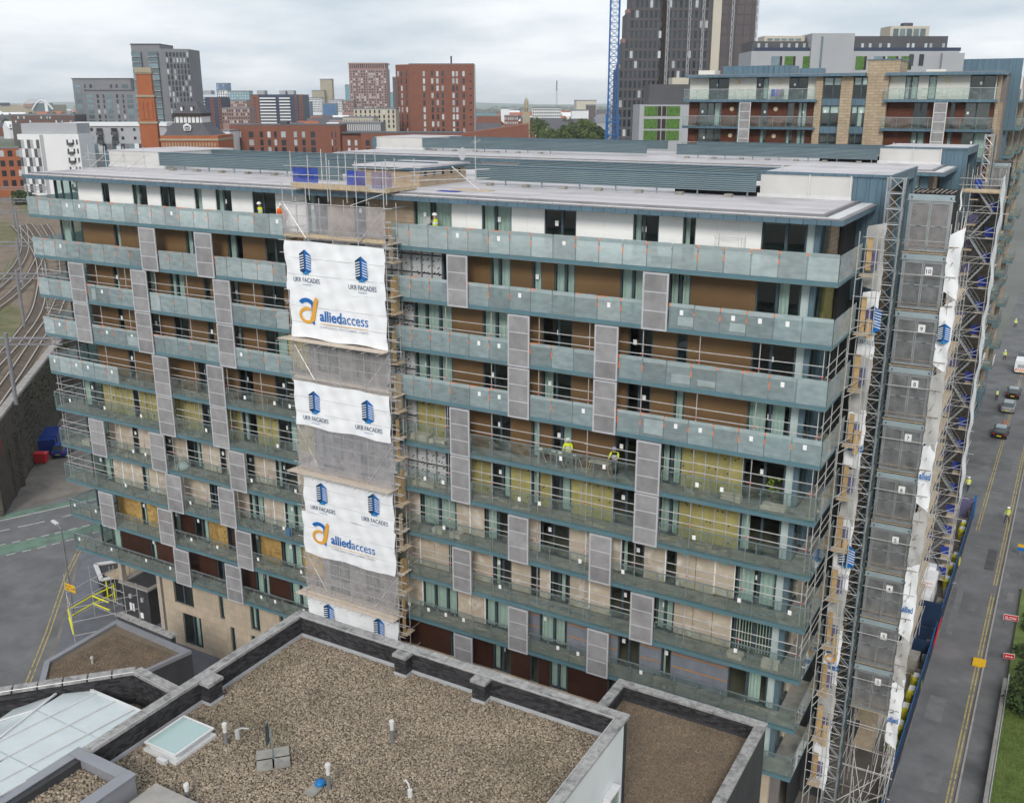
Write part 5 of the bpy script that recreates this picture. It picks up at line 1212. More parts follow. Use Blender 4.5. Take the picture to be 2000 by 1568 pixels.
# ------------------------------------------------------------------ hoarding and site clutter
HO = thing('site_hoarding', 'dark blue timber hoarding with bright blue top rail along the street', 'hoarding', (61.5, 30, G))
y = 4.0
while y < 58.5:
    if not 29.6 < y < 31.5:
        p_ = bx('hoarding_panel', 'hoard_blue', HO, 61.46, 61.52, y + .01, y + 2.43, G, G + 1.95)
        bx('top_rail', 'bright_blue', HO, 61.47, 61.51, y + .01, y + 2.43, G + 1.952, G + 2.0)
        bx('inner_brace', 'board_pale', p_, 61.0, 61.45, y + 1.2, y + 1.26, G, G + .9)
    y += 2.44
bx('gate_return', 'hoard_blue', HO, 59.3, 61.44, 33.3, 33.4, G, G + 2.3); bx('gate_return', 'hoard_blue', HO, 59.3, 61.44, 27.4, 27.5, G, G + 1.9); bx('ground_sheet', 'hoard_blue', HO, 59.2, 61.4, 27.6, 33.2, G + .01, G + .03)
bx('end_post', 'bright_blue', HO, 61.4, 61.6, 58.9, 59.1, G, G + 2.6); bx('end_gate', 'mesh_purple', HO, 60.0, 61.38, 59.0, 59.04, G, G + 2.2)
BR = thing('red_barrier', 'red plastic barrier leaning in the hoarding gap', 'barrier', (61.6, 30.6, G))
for k in range(2): MB().obox((61.58 + .02 * k, 30.0 + k * 1.0, G + 1.1), (0, .46, 0), (.03, 0, 0), (.1, 0, 1.05)).build('barrier_board', 'barrier_red', BR)
BAGP = [(61.12, 23.3), (61.1, 21.4), (61.05, 19.0), (61.05, 16.7), (61.05, 14.3), (61.0, 54.8), (61.05, 53.0), (61.2, 46.5), (61.15, 44.0), (61.1, 41.0), (60.3, 43.0)]
BAGL = ['yellow site bag nearest the hoarding gap', 'second yellow site bag counted from the hoarding gap', 'middle yellow site bag of the five behind the near hoarding', 'fourth yellow site bag counted from the hoarding gap', 'last yellow site bag of the five, lowest in the photo', 'yellow and white bag at the far hoarding end', 'yellow bag second from the far hoarding end', 'bright yellow bag beside the stair tower foot', 'yellow bag between the tower foot and the wrapped pallets', 'yellow bag against the hoarding beside the wrapped pallets', 'yellow heap under the tower behind the wrapped pallets']
for (x, y), lb in zip(BAGP, BAGL):
    b = MB().lathe([(.3, 0), (.36, .15), (.38, .6), (.34, .85), (.16, .95), (.04, .98)], (x, y, G), 8)
    b.v = [(x + (vx - x) * 1.0 + random.uniform(-.06, .06), y + (vy - y) * 1.9 + random.uniform(-.08, .08), G + (vz - G) * 1.25 + random.uniform(-.05, .05) if vz > G + .1 else vz) for vx, vy, vz in b.v]
    o = b.build('site_bag', 'bag_yellow'); tag(o, lb, 'bag', 'yellow bags behind the hoarding')
    bx('bag_top', 'wrap_white', o, x - .2, x + .2, y - .3, y + .3, G + 1.15, G + 1.25)
def pallet(x, y, w, d, h, label, m='wrap_white', nm='wrapped_pallet'):
    t = thing(nm, label, 'pallet', (x, y, G), 'pallets behind the hoarding')
    bx('pallet_base', 'board', t, x - w / 2, x + w / 2, y - d / 2, y + d / 2, G, G + .14); k = max(2, int(h / .3)); hh = (h - .15) / k
    for i in range(k): MB().obox((x + random.uniform(-.03, .03), y + random.uniform(-.03, .03), G + .15 + hh * (i + .5)), (w / 2, random.uniform(-.02, .02), 0), (random.uniform(-.02, .02), d / 2, 0), (0, 0, hh / 2 - .006)).build('layer', m, t)
    return t
pallet(59.7, 38.6, 1.5, 2.2, 2.2, 'tall white-wrapped pallet of insulation with red print behind the hoarding'); pallet(59.5, 40.0, 1.4, .9, 2.5, 'taller white pallet just behind the printed one'); pallet(59.6, 36.6, 1.5, 1.4, 1.4, 'low white pallet in front of the tall wrapped ones')
pallet(60.4, 26.0, 1.0, 1.5, 1.3, 'grey block stack inside the near hoarding with a yellow bag on top', 'slab_top'); pallet(61.0, 37.2, .5, .8, .8, 'small grey crate against the hoarding next to the pallets', 'slab_top')
for k in range(5): bx('print_line', 'sign_red', bpy.data.objects['wrapped_pallet'], 59.1, 60.2, 37.45 + .0, 37.46, G + .5 + k * .35, G + .54 + k * .35)
# street things
def aboard(x, y, w, h, z0, label, kind):
    t = thing('road_sign', label, 'sign', (x, y, G + .1))
    s_ = MB().obox((x, y, G + .1 + z0 + h / 2), (w / 2, .08, 0), (0, .012, .003), (0, -.15 * h / 2, h / 2)).build('plate', 'sign_white', t)
    MB().obox((x, y - .02, G + .1 + z0 + h / 2), (w / 2 * .94, .075, 0), (0, .012, .003), (0, -.15 * h / 2 * .88, h / 2 * .88)).build('face', 'sign_red', t)
    u = Vector((0, -.15, 1)).normalized(); r = Vector((1, .14, 0)).normalized()
    if kind == 'slow': text(t, 'SLOW', 'sign_white', 0, 0, 0, h * .75, w * .78, .008, r, u, Vector((x, y, G + .1 + z0)) - r * w * .39 + Vector((0, -.05, .0)) + u * h * .25)
    else:
        c = Vector((x, y - .05, G + .1 + z0 + h / 2)); b = MB()
        P = lambda a, d: c + r * a + u * d + Vector((0, -.01, 0))
        b.add([P(-.2, -.03), P(.2, -.03), P(.2, .03), P(-.2, .03)], [(0, 1, 2, 3)]); b.add([P(-.28, 0), P(-.16, -.1), P(-.16, .1)], [(0, 1, 2)]); b.add([P(.28, 0), P(.16, .1), P(.16, -.1)], [(0, 1, 2)]); b.build('symbol', 'sign_white', t)
    for s2 in (-1, 1): tube1('leg', t, (x + s2 * w * .42, y, G + .1 + z0), (x + s2 * w * .42, y - .15, G + .1), .02, 'frame'); tube1('leg', t, (x + s2 * w * .42, y, G + .1 + z0), (x + s2 * w * .42, y + .35, G + .1), .02, 'frame')
aboard(66.45, 36.9, 1.1, .55, .35, 'red SLOW sign on a folding stand at the pavement edge', 'slow'); aboard(66.75, 30.6, .75, .5, .25, 'small red sign with a white double arrow on the pavement', 'arrow')
bx('cable_ramp', 'yellow_mat', None, 64.4, 65.3, 28.9, 30.0, G + .012, G + .16); tag(bpy.data.objects['cable_ramp'], 'flat square yellow cover lying on the double yellow lines', 'cover')
t = thing('info_sign', 'little yellow and blue notice on a post beside the street', 'sign', (66.3, 51, G + .1)); tube1('post', t, (66.3, 51, G + .1), (66.3, 51, G + 1.2), .03, 'galv'); bx('plate', 'sign_yellow', t, 66.0, 66.6, 50.94, 50.98, G + 1.2, G + 1.5); bx('plate', 'bright_blue', t, 66.0, 66.6, 50.94, 50.98, G + .85, G + 1.19)
mat('cone_orange', (.75, .13, .03), .6, var=0)
MB().lathe([(.22, 0), (.22, .04), (.14, .05), (.03, .75)], (61.8, 94.5, G), 10).build('traffic_cone', 'cone_orange'); tag(bpy.data.objects['traffic_cone'], 'orange traffic cone between the dark hatchback and the silver car', 'cone')
GW = thing('garden_wall', 'low pale stone wall with a grey top rail beside the lawn', 'wall', (66.75, 15, G))
y = -12.0
while y < 27:
    bx('wall_block', 'stone_kerb', GW, 66.63, 66.88, y, y + 1.48, G, G + .75 + random.uniform(-.02, .02)); y += 1.5
for y in (3, 8, 13, 18, 23, 26.5): tube1('rail_post', GW, (66.95, y, G + .3), (66.95, y, G + 1.35), .04, 'galv')
tube1('rail', GW, (66.95, -8, G + 1.35), (66.95, 26.5, G + 1.35), .045, 'galv')
# ------------------------------------------------------------------ people
mat('skin', (.42, .25, .17), .6, var=0); mat('hivis', (.62, .72, .03), .6, var=.05); mat('hivis_orange', (.85, .17, .02), .6, var=.05); mat('reflect', (.7, .7, .7), .4, var=0)
mat('cloth_black', (.02, .02, .024), .9, var=.2); mat('cloth_navy', (.03, .04, .08), .9, var=.2); mat('cloth_grey', (.2, .19, .19), .9, var=.2); mat('helmet_white', (.8, .8, .8), .35, var=0); mat('helmet_blue', (.02, .12, .45), .35, var=0); mat('helmet_grey', (.3, .33, .42), .4, var=0); mat('boots', (.05, .035, .025), .8, var=0)
def person(loc, heading, label, top='cloth_black', legs='cloth_black', vest='hivis', helmet='helmet_white', stride=0., lean=0., arms=(.15, .15), H_=1.75):
    """one skinned body (pelvis root), vest and helmet as clothing children; arms = forward raise of each arm"""
    s = H_ / 1.75
    V, E, RD = [], [], []
    def v(p, r, par=None):
        V.append(Vector(p) * s); RD.append(r * s); i = len(V) - 1
        if par is not None: E.append((par, i))
        return i
    ly = lambda z: max(0, z - .95) * lean
    pel = v((0, 0, .96), .13); sp = v((0, ly(1.18), 1.18), .125, pel); ch = v((0, ly(1.38), 1.38), .15, sp); nk = v((0, ly(1.52) + .01, 1.52), .06, ch); hd = v((0, ly(1.62) + .03, 1.63), .095, nk); v((0, ly(1.7) + .03, 1.71), .08, hd); v((0, ly(1.62) + .125, 1.62), .018, hd)
    for sd_, ar in ((-1, arms[0]), (1, arms[1])):
        sh = v((sd_ * .19, ly(1.43), 1.43), .065, ch); el = v((sd_ * .25, ly(1.43) + .28 * math.sin(ar), 1.43 - .28 * math.cos(ar)), .048, sh)
        a2 = ar * 1.6 + .25; wr = v((sd_ * .24, V[el].y / s + .25 * math.sin(a2), V[el].z / s - .25 * math.cos(a2)), .034, el)
        fd = Vector((0, math.sin(a2), -math.cos(a2))); pm = v(Vector(V[wr]) / s + fd * .07, .036, wr)
        for q, (off, L_) in enumerate(((-.03, .06), (-.01, .075), (.012, .07), (.032, .055))): f1 = v(Vector(V[pm]) / s + fd * .045 + Vector((off, .0, 0)), .009, pm); v(Vector(V[pm]) / s + fd * (.045 + L_) + Vector((off, .02, 0)), .008, f1)
        v(Vector(V[wr]) / s + fd * .06 + Vector((-sd_ * .05, .03, 0)), .01, pm)
        st = stride * sd_; hp = v((sd_ * .1, 0, .9), .095, pel); kn = v((sd_ * .105, st * .22 + .03, .5), .065, hp); an = v((sd_ * .11, st * .42 - (.08 if st < 0 else 0), .09 + (.06 if st < -.2 else 0)), .045, kn); v((sd_ * .12, st * .42 + .15 - (.08 if st < 0 else 0), .045), .042, an)
    me = bpy.data.meshes.new('body'); me.from_pydata(V, E, []); ob = bpy.data.objects.new('body', me); COL.objects.link(ob)
    ob.modifiers.new('skin', 'SKIN'); sd = ob.modifiers.new('sub', 'SUBSURF'); sd.levels = 1; sd.render_levels = 1
    for i, r in enumerate(RD): me.skin_vertices[0].data[i].radius = (r, r * (.72 if i in (1, 2) else 1))
    me.skin_vertices[0].data[0].use_root = True
    m2 = bpy.data.meshes.new_from_object(ob.evaluated_get(bpy.context.evaluated_depsgraph_get())); bpy.data.objects.remove(ob)
    for k in (top, legs, 'skin', 'boots'): m2.materials.append(MATS[k])
    hands = [V[i] for i in range(len(V)) if RD[i] < .0365 * s and RD[i] > .0355 * s]
    for p in m2.polygons:
        c = p.center; p.use_smooth = True
        p.material_index = 2 if c.z > 1.5 * s or any((c - h).length < .12 * s for h in hands) else 3 if c.z < .12 * s else 1 if c.z < .93 * s else 0
    o = bpy.data.objects.new('person', m2); COL.objects.link(o); o.location = loc; o.rotation_euler = (0, 0, heading); ORG[o.name] = Vector((0, 0, 0))
    tag(o, label, 'person', 'site workers')
    if vest:
        def ring(z, rx, ry): return [(rx * math.cos(a) * s, (ry * math.sin(a) + ly(z)) * s, z * s) for a in [2 * math.pi * i / 16 for i in range(16)]]
        prof = [(.92, .175, .14), (1.0, .18, .145), (1.1, .175, .14), (1.2, .175, .14), (1.32, .19, .15), (1.42, .2, .14), (1.48, .13, .1)]
        for z0_, z1_, m_ in ((0, 1, vest), (1, 2, 'reflect'), (2, 3, vest), (3, 4, 'reflect' if vest != 'hivis_orange' else vest), (4, 6, vest)):
            b = MB(); rs = [ring(*prof[i]) for i in range(z0_, z1_ + 1)]; vv = [p for r_ in rs for p in r_]
            b.add(vv, [(j * 16 + i, j * 16 + (i + 1) % 16, (j + 1) * 16 + (i + 1) % 16, (j + 1) * 16 + i) for j in range(len(rs) - 1) for i in range(16)])
            b.build('vest' if m_ != 'reflect' else 'reflective_band', m_, o, smooth=True)
    if helmet:
        b = MB().lathe([(.165, 0), (.14, .005), (.135, .05), (.115, .1), (.07, .135), (.01, .148)], (0, (ly(1.7) + .03), 1.68), 14); b.v = [(x * s, y * 1.12 * s, z * s) for x, y, z in b.v]; b.build('helmet', helmet, o, smooth=True)
    return o
zf4 = slab_z(4) + .3
person((22.2, .62, .3), R(200), 'worker in black with yellow vest and white helmet leaning on the top balcony', 'cloth_black', 'cloth_black', lean=.25, arms=(.5, .5))
person((23.7, .62, .3), R(250), 'worker in orange jacket and white helmet beside the topmost net', 'hivis_orange', 'cloth_navy', 'hivis_orange', lean=.3)
person((35.3, .55, .3), R(75), 'worker in yellow vest walking along the top balcony carrying a mesh panel', 'cloth_grey', 'cloth_black', stride=.75, arms=(.6, .5))
o = MB().obox((34.75, .5, .3 + .95), (.26, .02, 0), (0, .012, 0), (0, 0, .62)).build('mesh_panel', 'net'); tag(o, 'grey mesh panel carried upright by the worker on the top balcony', 'panel')
MB().path([(34.49, .48, .63), (34.49, .48, 1.87), (35.01, .52, 1.87), (35.01, .52, .63), (34.49, .48, .63)], .015, 5).build('edge_frame', 'alu_dark', o)
person((43.75, .75, zf4), R(200), 'worker in yellow vest bending over the bench on the brown-clad balcony', 'hivis', 'cloth_grey', lean=.3, arms=(.7, .6))
person((46.6, .75, zf4), R(190), 'worker in black top with yellow sleeves stooping by the screen on the balcony', 'hivis', 'cloth_black', vest='cloth_black', helmet='helmet_grey', lean=.35, arms=(.8, .7))
person((64.6, 59.4, G + .01), R(150), 'worker in yellow vest and white helmet standing in the street near the yellow lines', 'hivis', 'cloth_navy', stride=.5)
person((59.95, 106, G + .01), R(10), 'worker in yellow vest and blue helmet on the pavement beside the parked cars', 'cloth_grey', 'cloth_black', helmet='helmet_blue', stride=.6)
person((59.1, 131.8, G + .01), R(170), 'distant worker in yellow vest walking near the white van', 'hivis', 'cloth_black', stride=.4)
person((58.9, 160, G + .01), R(170), 'most distant worker in yellow vest far up the street', 'hivis', 'cloth_black', stride=.4)
person((60.2, 66.5, G + .01), R(20), 'worker in yellow vest half hidden behind the stair tower sheeting', 'hivis', 'cloth_navy', stride=.5)
# ------------------------------------------------------------------ cars
mat('paint_black', (.012, .012, .014), .25, .1, var=0, spec=.6); mat('paint_silver', (.30, .36, .38), .3, .5, var=0); mat('paint_white', (.75, .75, .75), .3, var=0); mat('paint_blue', (.005, .05, .30), .25, .2, var=0, spec=.6); mat('car_glass', (.05, .06, .065), .08, var=0, spec=.9); mat('tyre', (.02, .02, .02), .9, var=0); mat('tail_light', (.5, .01, .01), .3, var=0); mat('plate_yellow', (.75, .55, .02), .5, var=0); mat('chevron', (.8, .2, .03), .5, var=0); mat('glass_pale', (.35, .4, .42), .1, var=0, spec=.9)
def car(loc, heading, paint, label, L=4.2, Wd=.88, Hh=1.45, van=False, cat='car', name='parked_car', roofm=None):
    t = bpy.data.objects.new(name, None); COL.objects.link(t); t.location = loc; t.rotation_euler = (0, 0, heading); ORG[t.name] = Vector((0, 0, 0)); tag(t, label, cat)
    def loft(st, name_, m, cap=True):
        b = MB(); n_ = 10; vv = []
        for y, hw, zl, zh, rt in st:
            vv += [(-hw * .86, y, zl), (-hw, y, zl + (zh - zl) * .25), (-hw, y, zl + (zh - zl) * .55), (-hw * (1 - rt * .4), y, zl + (zh - zl) * .9), (-hw * (1 - rt), y, zh), (hw * (1 - rt), y, zh), (hw * (1 - rt * .4), y, zl + (zh - zl) * .9), (hw, y, zl + (zh - zl) * .55), (hw, y, zl + (zh - zl) * .25), (hw * .86, y, zl)]
        f = [(j * n_ + i, j * n_ + (i + 1) % n_, (j + 1) * n_ + (i + 1) % n_, (j + 1) * n_ + i) for j in range(len(st) - 1) for i in range(n_)]
        f += [tuple(range(n_)), tuple(reversed(range((len(st) - 1) * n_, len(st) * n_)))]
        b.add(vv, f); return b.build(name_, m, t, smooth=False, fix=True)
    h = L / 2
    if not van:
        loft([(-h, Wd * .82, .35, .78, .15), (-h + .12, Wd * .95, .24, .92, .12), (-h + .7, Wd, .2, .95, .1), (0, Wd, .2, .93, .08), (h - 1.2, Wd, .2, .92, .1), (h - .35, Wd * .93, .22, .78, .15), (h, Wd * .75, .34, .62, .2)], 'body', paint)
        loft([(-h + .18, Wd * .72, .9, .93, .1), (-h + .75, Wd * .86, .9, Hh - .05, .22), (-h + 1.6, Wd * .86, .9, Hh - .01, .22), (h - 1.75, Wd * .84, .9, Hh - .06, .24), (h - 1.0, Wd * .8, .9, .93, .1)], 'windows', 'car_glass')
        loft([(-h + .72, Wd * .66, Hh - .06, Hh - .035, .1), (-h + 1.6, Wd * .68, Hh - .03, Hh + .01, .1), (h - 1.85, Wd * .64, Hh - .08, Hh - .045, .1)], 'roof', roofm or paint)
        for sx in (-1, 1):
            tube1('pillar', t, (sx * Wd * .8, -h + .55, .93), (sx * Wd * .68, -h + .85, Hh - .06), .05, paint); tube1('pillar', t, (sx * Wd * .8, h - 1.05, .93), (sx * Wd * .66, h - 1.78, Hh - .08), .04, paint)
            bx('mirror', paint, t, sx * (Wd + .02) - .08, sx * (Wd + .02) + .08, h - 1.45, h - 1.3, .92, 1.04)
    else:
        loft([(-h, Wd * .97, .35, Hh, .06), (-h + .1, Wd, .3, Hh + .02, .06), (h - 1.8, Wd, .3, Hh + .02, .06), (h - 1.2, Wd * .97, .3, 1.35, .1), (h - .2, Wd * .94, .3, 1.05, .12), (h, Wd * .8, .35, .8, .2)], 'body', paint)
        bx('rear_window', 'glass_pale', t, -.55, .55, -h - .012, -h - .004, 1.05, 1.6)
        b = MB()
        for k in range(6): b.add([(-.8 + k * .28, -h - .014, .55), (-.66 + k * .28, -h - .014, .55), (-.56 + k * .28, -h - .014, .95), (-.7 + k * .28, -h - .014, .95)], [(0, 1, 2, 3)])
        b.build('chevron_marking', 'chevron', t)
    for sx in (-1, 1):
        for y in (-h + .75, h - .8):
            w = MB().tube((sx * (Wd - .2), y, .31), (sx * (Wd + .01), y, .31), .31, 16).build('wheel', 'tyre', t); MB().tube((sx * (Wd + .012), y, .31), (sx * (Wd + .02), y, .31), .19, 12).build('rim', 'alu', w)
        bx('tail_light', 'tail_light', t, sx * Wd * .72 - .12, sx * Wd * .72 + .12, -h - .02, -h + .05, .68, .82)
        bx('headlight', 'glass_pale', t, sx * Wd * .6 - .13, sx * Wd * .6 + .13, h - .06, h + .01, .55, .66)
    bx('number_plate', 'plate_yellow', t, -.26, .26, -h - .03, -h - .022, .45, .57)
    return t
car((61.75, 89.5, G + .01), R(-2), 'paint_black', 'dark hatchback with a pale roof parked nearest, first of the row of cars', roofm='paint_silver')
car((61.75, 102, G + .01), 0, 'paint_silver', 'silver saloon parked behind the orange cone', L=4.5)
car((61.9, 109.8, G + .01), R(-1), 'paint_black', 'dark car with pale roof parked ahead of the silver saloon', roofm='paint_silver')
car((62.0, 126, G + .01), 0, 'paint_white', 'white van with orange rear chevrons parked up the street', L=5.2, Wd=.98, Hh=2.1, van=True, cat='van', name='parked_van')
car((61.9, 134, G + .01), 0, 'paint_black', 'dark car parked beyond the white van', L=4.3)
car((-36.9, 25.5, G + .04), R(35), 'paint_blue', 'blue car parked by the viaduct next to the red bin')
# ------------------------------------------------------------------ the second block, same type, one courtyard back
B2 = thing('apartment_building', 'second apartment block of the same type with louvred roof, behind the first', 'building', (28.7, 44, G))
DY = 34.6
roof(B2, DY, False)
bx('front_wall', 'white_render', B2, 1.6, 44.9, DY + 1.2, DY + 1.5, G, 2.7); bx('body', 'interior', B2, 1.6, 56.1, DY + 4.5, DY + 17, G, 2.7)
for s in range(0, 4):
    z0 = slab_z(s) + .3; z1 = slab_z(s - 1) - .02 if s else 2.72
    for a, c, cd in ((45.0, 46.9, 'L'), (48.3, 50.2, 'L'), (53.4, 55.7, 'L')): window(B2, a, c, z0, z1, cd, y=DY + 1.25)
    for a, c in ((46.9, 48.3), (50.2, 53.4)): bx('wall_panel', 'white_render' if s == 0 else 'brown_cladding', B2, a, c, DY + 1.2, DY + 1.4, z0, z1)
    bx('corner_post', 'frame_blue', B2, 55.72, 56.3, DY + 1.22, DY + 1.5, z0, z1); bx('end_column', 'yellow_wool' if s else 'brick_tan', B2, 56.1, 56.4, DY + 3.2, DY + 5.5, z0, z1)
    b = bx('balcony', 'slab_top', B2, 45, 57.5, DY + .03, DY + 1.2, slab_z(s) + .02, z0 - .01); MB().box(45, 57.53, DY - .01, DY + .028, slab_z(s), z0).box(57.49, 57.53, DY + .03, DY + 4.8, slab_z(s), z0).build('fascia', 'fascia', b)
    for k in range(9): bx('filmed_glass_panel', 'film_glass_light', b, 45.4 + k * 1.31, 46.69 + k * 1.31, DY - .03, DY - .016, z0 - .08, z0 + 1.15)
    bx('ply_sheet', 'ply_orange', b, 55.3, 57.4, DY - .05, DY - .034, z0 + .2, z0 + .9) if s == 0 else None
    for k in range(3): bx('filmed_glass_panel', 'film_glass_light', b, 57.52, 57.534, DY + .1 + k * 1.55, DY + 1.6 + k * 1.55, z0 - .08, z0 + 1.15)
# ------------------------------------------------------------------ third block: tan brick core, occupied flats
mat('tan_brick', (.43, .345, .245), .85, var=.12, scale=1.5); lines('tan_brick', 'xy', .9, .3, (.62, .56, .5), .025)
mat('timber_red', (.115, .036, .018), .6, var=.3, scale=1.5); lines('timber_red', 'xy', 3, .15, (.6, .6, .6), .012)
mat('white_clad', (.66, .66, .60), .7, var=.05); mat('lamp_cream', (.7, .6, .4), .5, var=0)
B3 = thing('tan_brick_building', 'occupied flats with tan brick stair core and red timber walls behind the louvred roofs', 'building', (41, 76, G))
Y3 = 69.0
def z3(s): return 7.95 - 2.95 * s
LW = [(26.9, 29.3), (32.5, 33.9), (36.2, 38.3)]; RW = [(48.5, 49.8), (50.8, 51.6), (54.8, 57.2)]
LW2 = [(25.8, 28.6), (30.4, 31.2), (33.2, 34.0), (36.2, 37.0), (37.4, 38.4)]; RW2 = [(49.6, 51.0), (53.2, 53.7), (54.6, 57.0)]
bx('body', 'interior', B3, 24.6, 58.0, Y3 + 4.4, Y3 + 16, G, 10.7)
for s in range(0, 4):
    z0 = z3(s) + .28; z1 = z3(s - 1) if s else 10.6
    for ws, xa_, xb_ in ((LW if s == 0 else LW2, 24.6, 39.3), (RW if s == 0 else RW2, 46.9, 57.3)):
        prev = xa_
        for a, c in ws + [(xb_, xb_)]:
            if a - prev > .05: bx('wall_panel', 'white_clad' if s == 0 else 'timber_red', B3, prev, a, Y3 + 1.2, Y3 + 1.45, z0, z1)
            if c > a: window(B3, a, c, z0, z1 - .05, random.choice('WLWL'), y=Y3 + 1.25)
            prev = c
        for x in (xa_ + 5.3, xa_ + 10.5): MB().lathe([(.2, 0), (.22, .03), (.16, .07), (.02, .09)], (0, 0, 0), 12).v
        b = bx('balcony', 'slab_top', B3, xa_ - .3 + .03, xb_ + .3, Y3 + .03, Y3 + 1.2, z3(s) + .02, z0 - .01)
        bx('fascia', 'zinc', b, xa_ - .3, xb_ + .33, Y3 - .01, Y3 + .028, z3(s), z0)
        n_ = round((xb_ - xa_) / 1.45)
        for k in range(n_):
            a = xa_ - .25 + k * (xb_ - xa_ + .5) / n_; c = a + (xb_ - xa_ + .5) / n_
            bx('glass_panel', 'clear_glass', b, a + .01, c - .01, Y3 - .03, Y3 - .018, z0 - .05, z0 + 1.1); bx('post', 'alu_dark', b, a - .02, a + .02, Y3 + .0, Y3 + .03, z0, z0 + 1.05)
        tube1('handrail', b, (xa_ - .3, Y3 - .02, z0 + 1.12), (xb_ + .3, Y3 - .02, z0 + 1.12), .025, 'alu')
    for x in ((29.8, 34.9) if s else (30.3, 35.2)) + ((52.6,) if s == 0 else ()):
        o = MB().lathe([(.25, 0), (.25, .04), (.2, .08), (.02, .1)], (0, 0, 0), 14); o.v = [(x + p[0], Y3 + 1.19 - p[2], z0 + 1.9 + p[1]) for p in o.v]; o.build('wall_lamp', 'lamp_cream', B3)
    # tan core with stacked windows and blue spandrels
    for a, c in ((39.3, 40.05), (42.0, 43.25), (44.75, 46.88)): bx('brick_pier', 'tan_brick', B3, a, c, Y3 + .6, Y3 + 1.5, z3(s) - .0, z3(s) + 2.95)
    for a, c in ((40.05, 42.0), (43.25, 44.75)):
        window(B3, a, c, z3(s) + .35, z3(s) + 2.6, 'W', y=Y3 + .9); bx('spandrel', 'zinc', B3, a, c, Y3 + .85, Y3 + 1.1, z3(s) - .34, z3(s) + .34)
        bx('blind', 'paper', B3, a + .1, c - .1, Y3 + 1.1, Y3 + 1.13, z3(s) + 1.8, z3(s) + 2.5) if random.random() < .6 else None
for s in (1, 2):
    for a, c in ((31.1, 32.4), (51.75, 53.05)):
        f = MB().box(a, a + .08, Y3 - .15, Y3 - .08, z3(s), z3(s - 1) - .03).box(c - .08, c, Y3 - .15, Y3 - .08, z3(s), z3(s - 1) - .03)
        for k in range(4): f.box(a + .08, c - .08, Y3 - .15, Y3 - .08, z3(s) + k * .94, z3(s) + k * .94 + .07)
        o = f.build('sliding_screen', 'gutter_white', B3)
        for k in range(3): bx('perforated_infill', 'screen_mesh', o, a + .08, c - .08, Y3 - .12, Y3 - .11, z3(s) + .07 + k * .94, z3(s) + .94 + k * .94)
bx('brick_tower_top', 'tan_brick', B3, 44.6, 47.9, Y3 + .58, Y3 + 5, 10.55, 12.2); bx('tower_coping', 'zinc', B3, 44.5, 48.0, Y3 + .5, Y3 + 5.1, 12.2, 12.3)
for a, c in ((24.4, 44.55), (46.6, 58.0)): o = bx('eaves', 'zinc', B3, a, c, Y3 - .1, Y3 + 8, 10.62, 10.9); bx('roof_deck', 'membrane_edge', o, a + .02, c - .02, Y3 - .08, Y3 + 8, 10.902, 10.96)
bx('plant_screen', 'zinc', B3, 27.2, 35.2, Y3 + 5, Y3 + 9, 10.96, 12.0); bx('plant_screen', 'zinc', B3, 53.2, 59.0, Y3 + 7.8, Y3 + 8.3, 5, 12.4); [bx('standing_seam', 'zinc', B3, 53.3 + k * .6, 53.33 + k * .6, Y3 + 7.75, Y3 + 7.79, 10.96, 12.38) for k in range(10)]; [bx('standing_seam', 'zinc', B3, 27.3 + k * .6, 27.33 + k * .6, Y3 + 4.95, Y3 + 4.99, 10.96, 11.98) for k in range(13)]; bx('roof_box', 'white_clad', B3, 24.9, 26.9, Y3 + 3, Y3 + 5, 10.96, 11.5); bx('roof_box', 'white_clad', B3, 50, 52, Y3 + 4, Y3 + 5, 10.96, 11.3); bx('roof_light', 'zinc', B3, 36.5, 39.0, Y3 + 4, Y3 + 6, 10.96, 11.6)
bx('end_column', 'brick_tan', B3, 57.4, 57.75, Y3 + 1.3, Y3 + 1.7, -20, 10.6); bx('end_column', 'brick_tan', B3, 57.2, 57.9, Y3 + 4, Y3 + 7.5, G, 7.9)
for yb_ in (Y3 + 8.5, Y3 + 20, Y3 + 32):       # street-side balconies stepping back
    e = bx('street_end', 'interior', B3, 50, 57.9, yb_, yb_ + 9, G, 9.5)
    bx('end_wall', 'frame_blue', B3, 57.91, 58.2, yb_ + .1, yb_ + 8.9, G, 9.4)
    for s in range(0, 13):
        zz = z3(s)
        b = bx('balcony', 'slab_top', B3, 58.22, 59.1 + .5 * (s % 2), yb_ + .4, yb_ + 4.2, zz, zz + .25); bx('fascia', 'fascia', b, 58.22, 59.12 + .5 * (s % 2), yb_ + .37, yb_ + .399, zz - .02, zz + .27)
        bx('glass_panel', 'clear_glass', b, 58.25, 59.1 + .5 * (s % 2), yb_ + .35, yb_ + .366, zz + .2, zz + 1.3); bx('glass_panel', 'clear_glass', b, 59.11 + .5 * (s % 2), 59.125 + .5 * (s % 2), yb_ + .4, yb_ + 4.2, zz + .2, zz + 1.3)
        bx('brick_column', 'brick_tan', B3, 58.22, 58.7, yb_ + 4.6, yb_ + 5.4, zz, zz + 2.9)
TBL = thing('patio_set', 'small garden table and chairs on the flats balcony beside the tan brick core', 'furniture', (55.5, Y3 + .6, z3(1) + .28))
bx('table', 'frame', TBL, 55.3, 56.0, Y3 + .4, Y3 + .9, z3(1) + .8, z3(1) + .85); bx('chair', 'frame', TBL, 54.4, 54.8, Y3 + .4, Y3 + .8, z3(1) + .28, z3(1) + .8); bx('chair', 'frame', TBL, 56.5, 56.9, Y3 + .4, Y3 + .8, z3(1) + .28, z3(1) + .8)
mat('towel_blue', (.02, .12, .5), .9, var=.1); mat('towel_lilac', (.3, .22, .5), .9, var=.1)
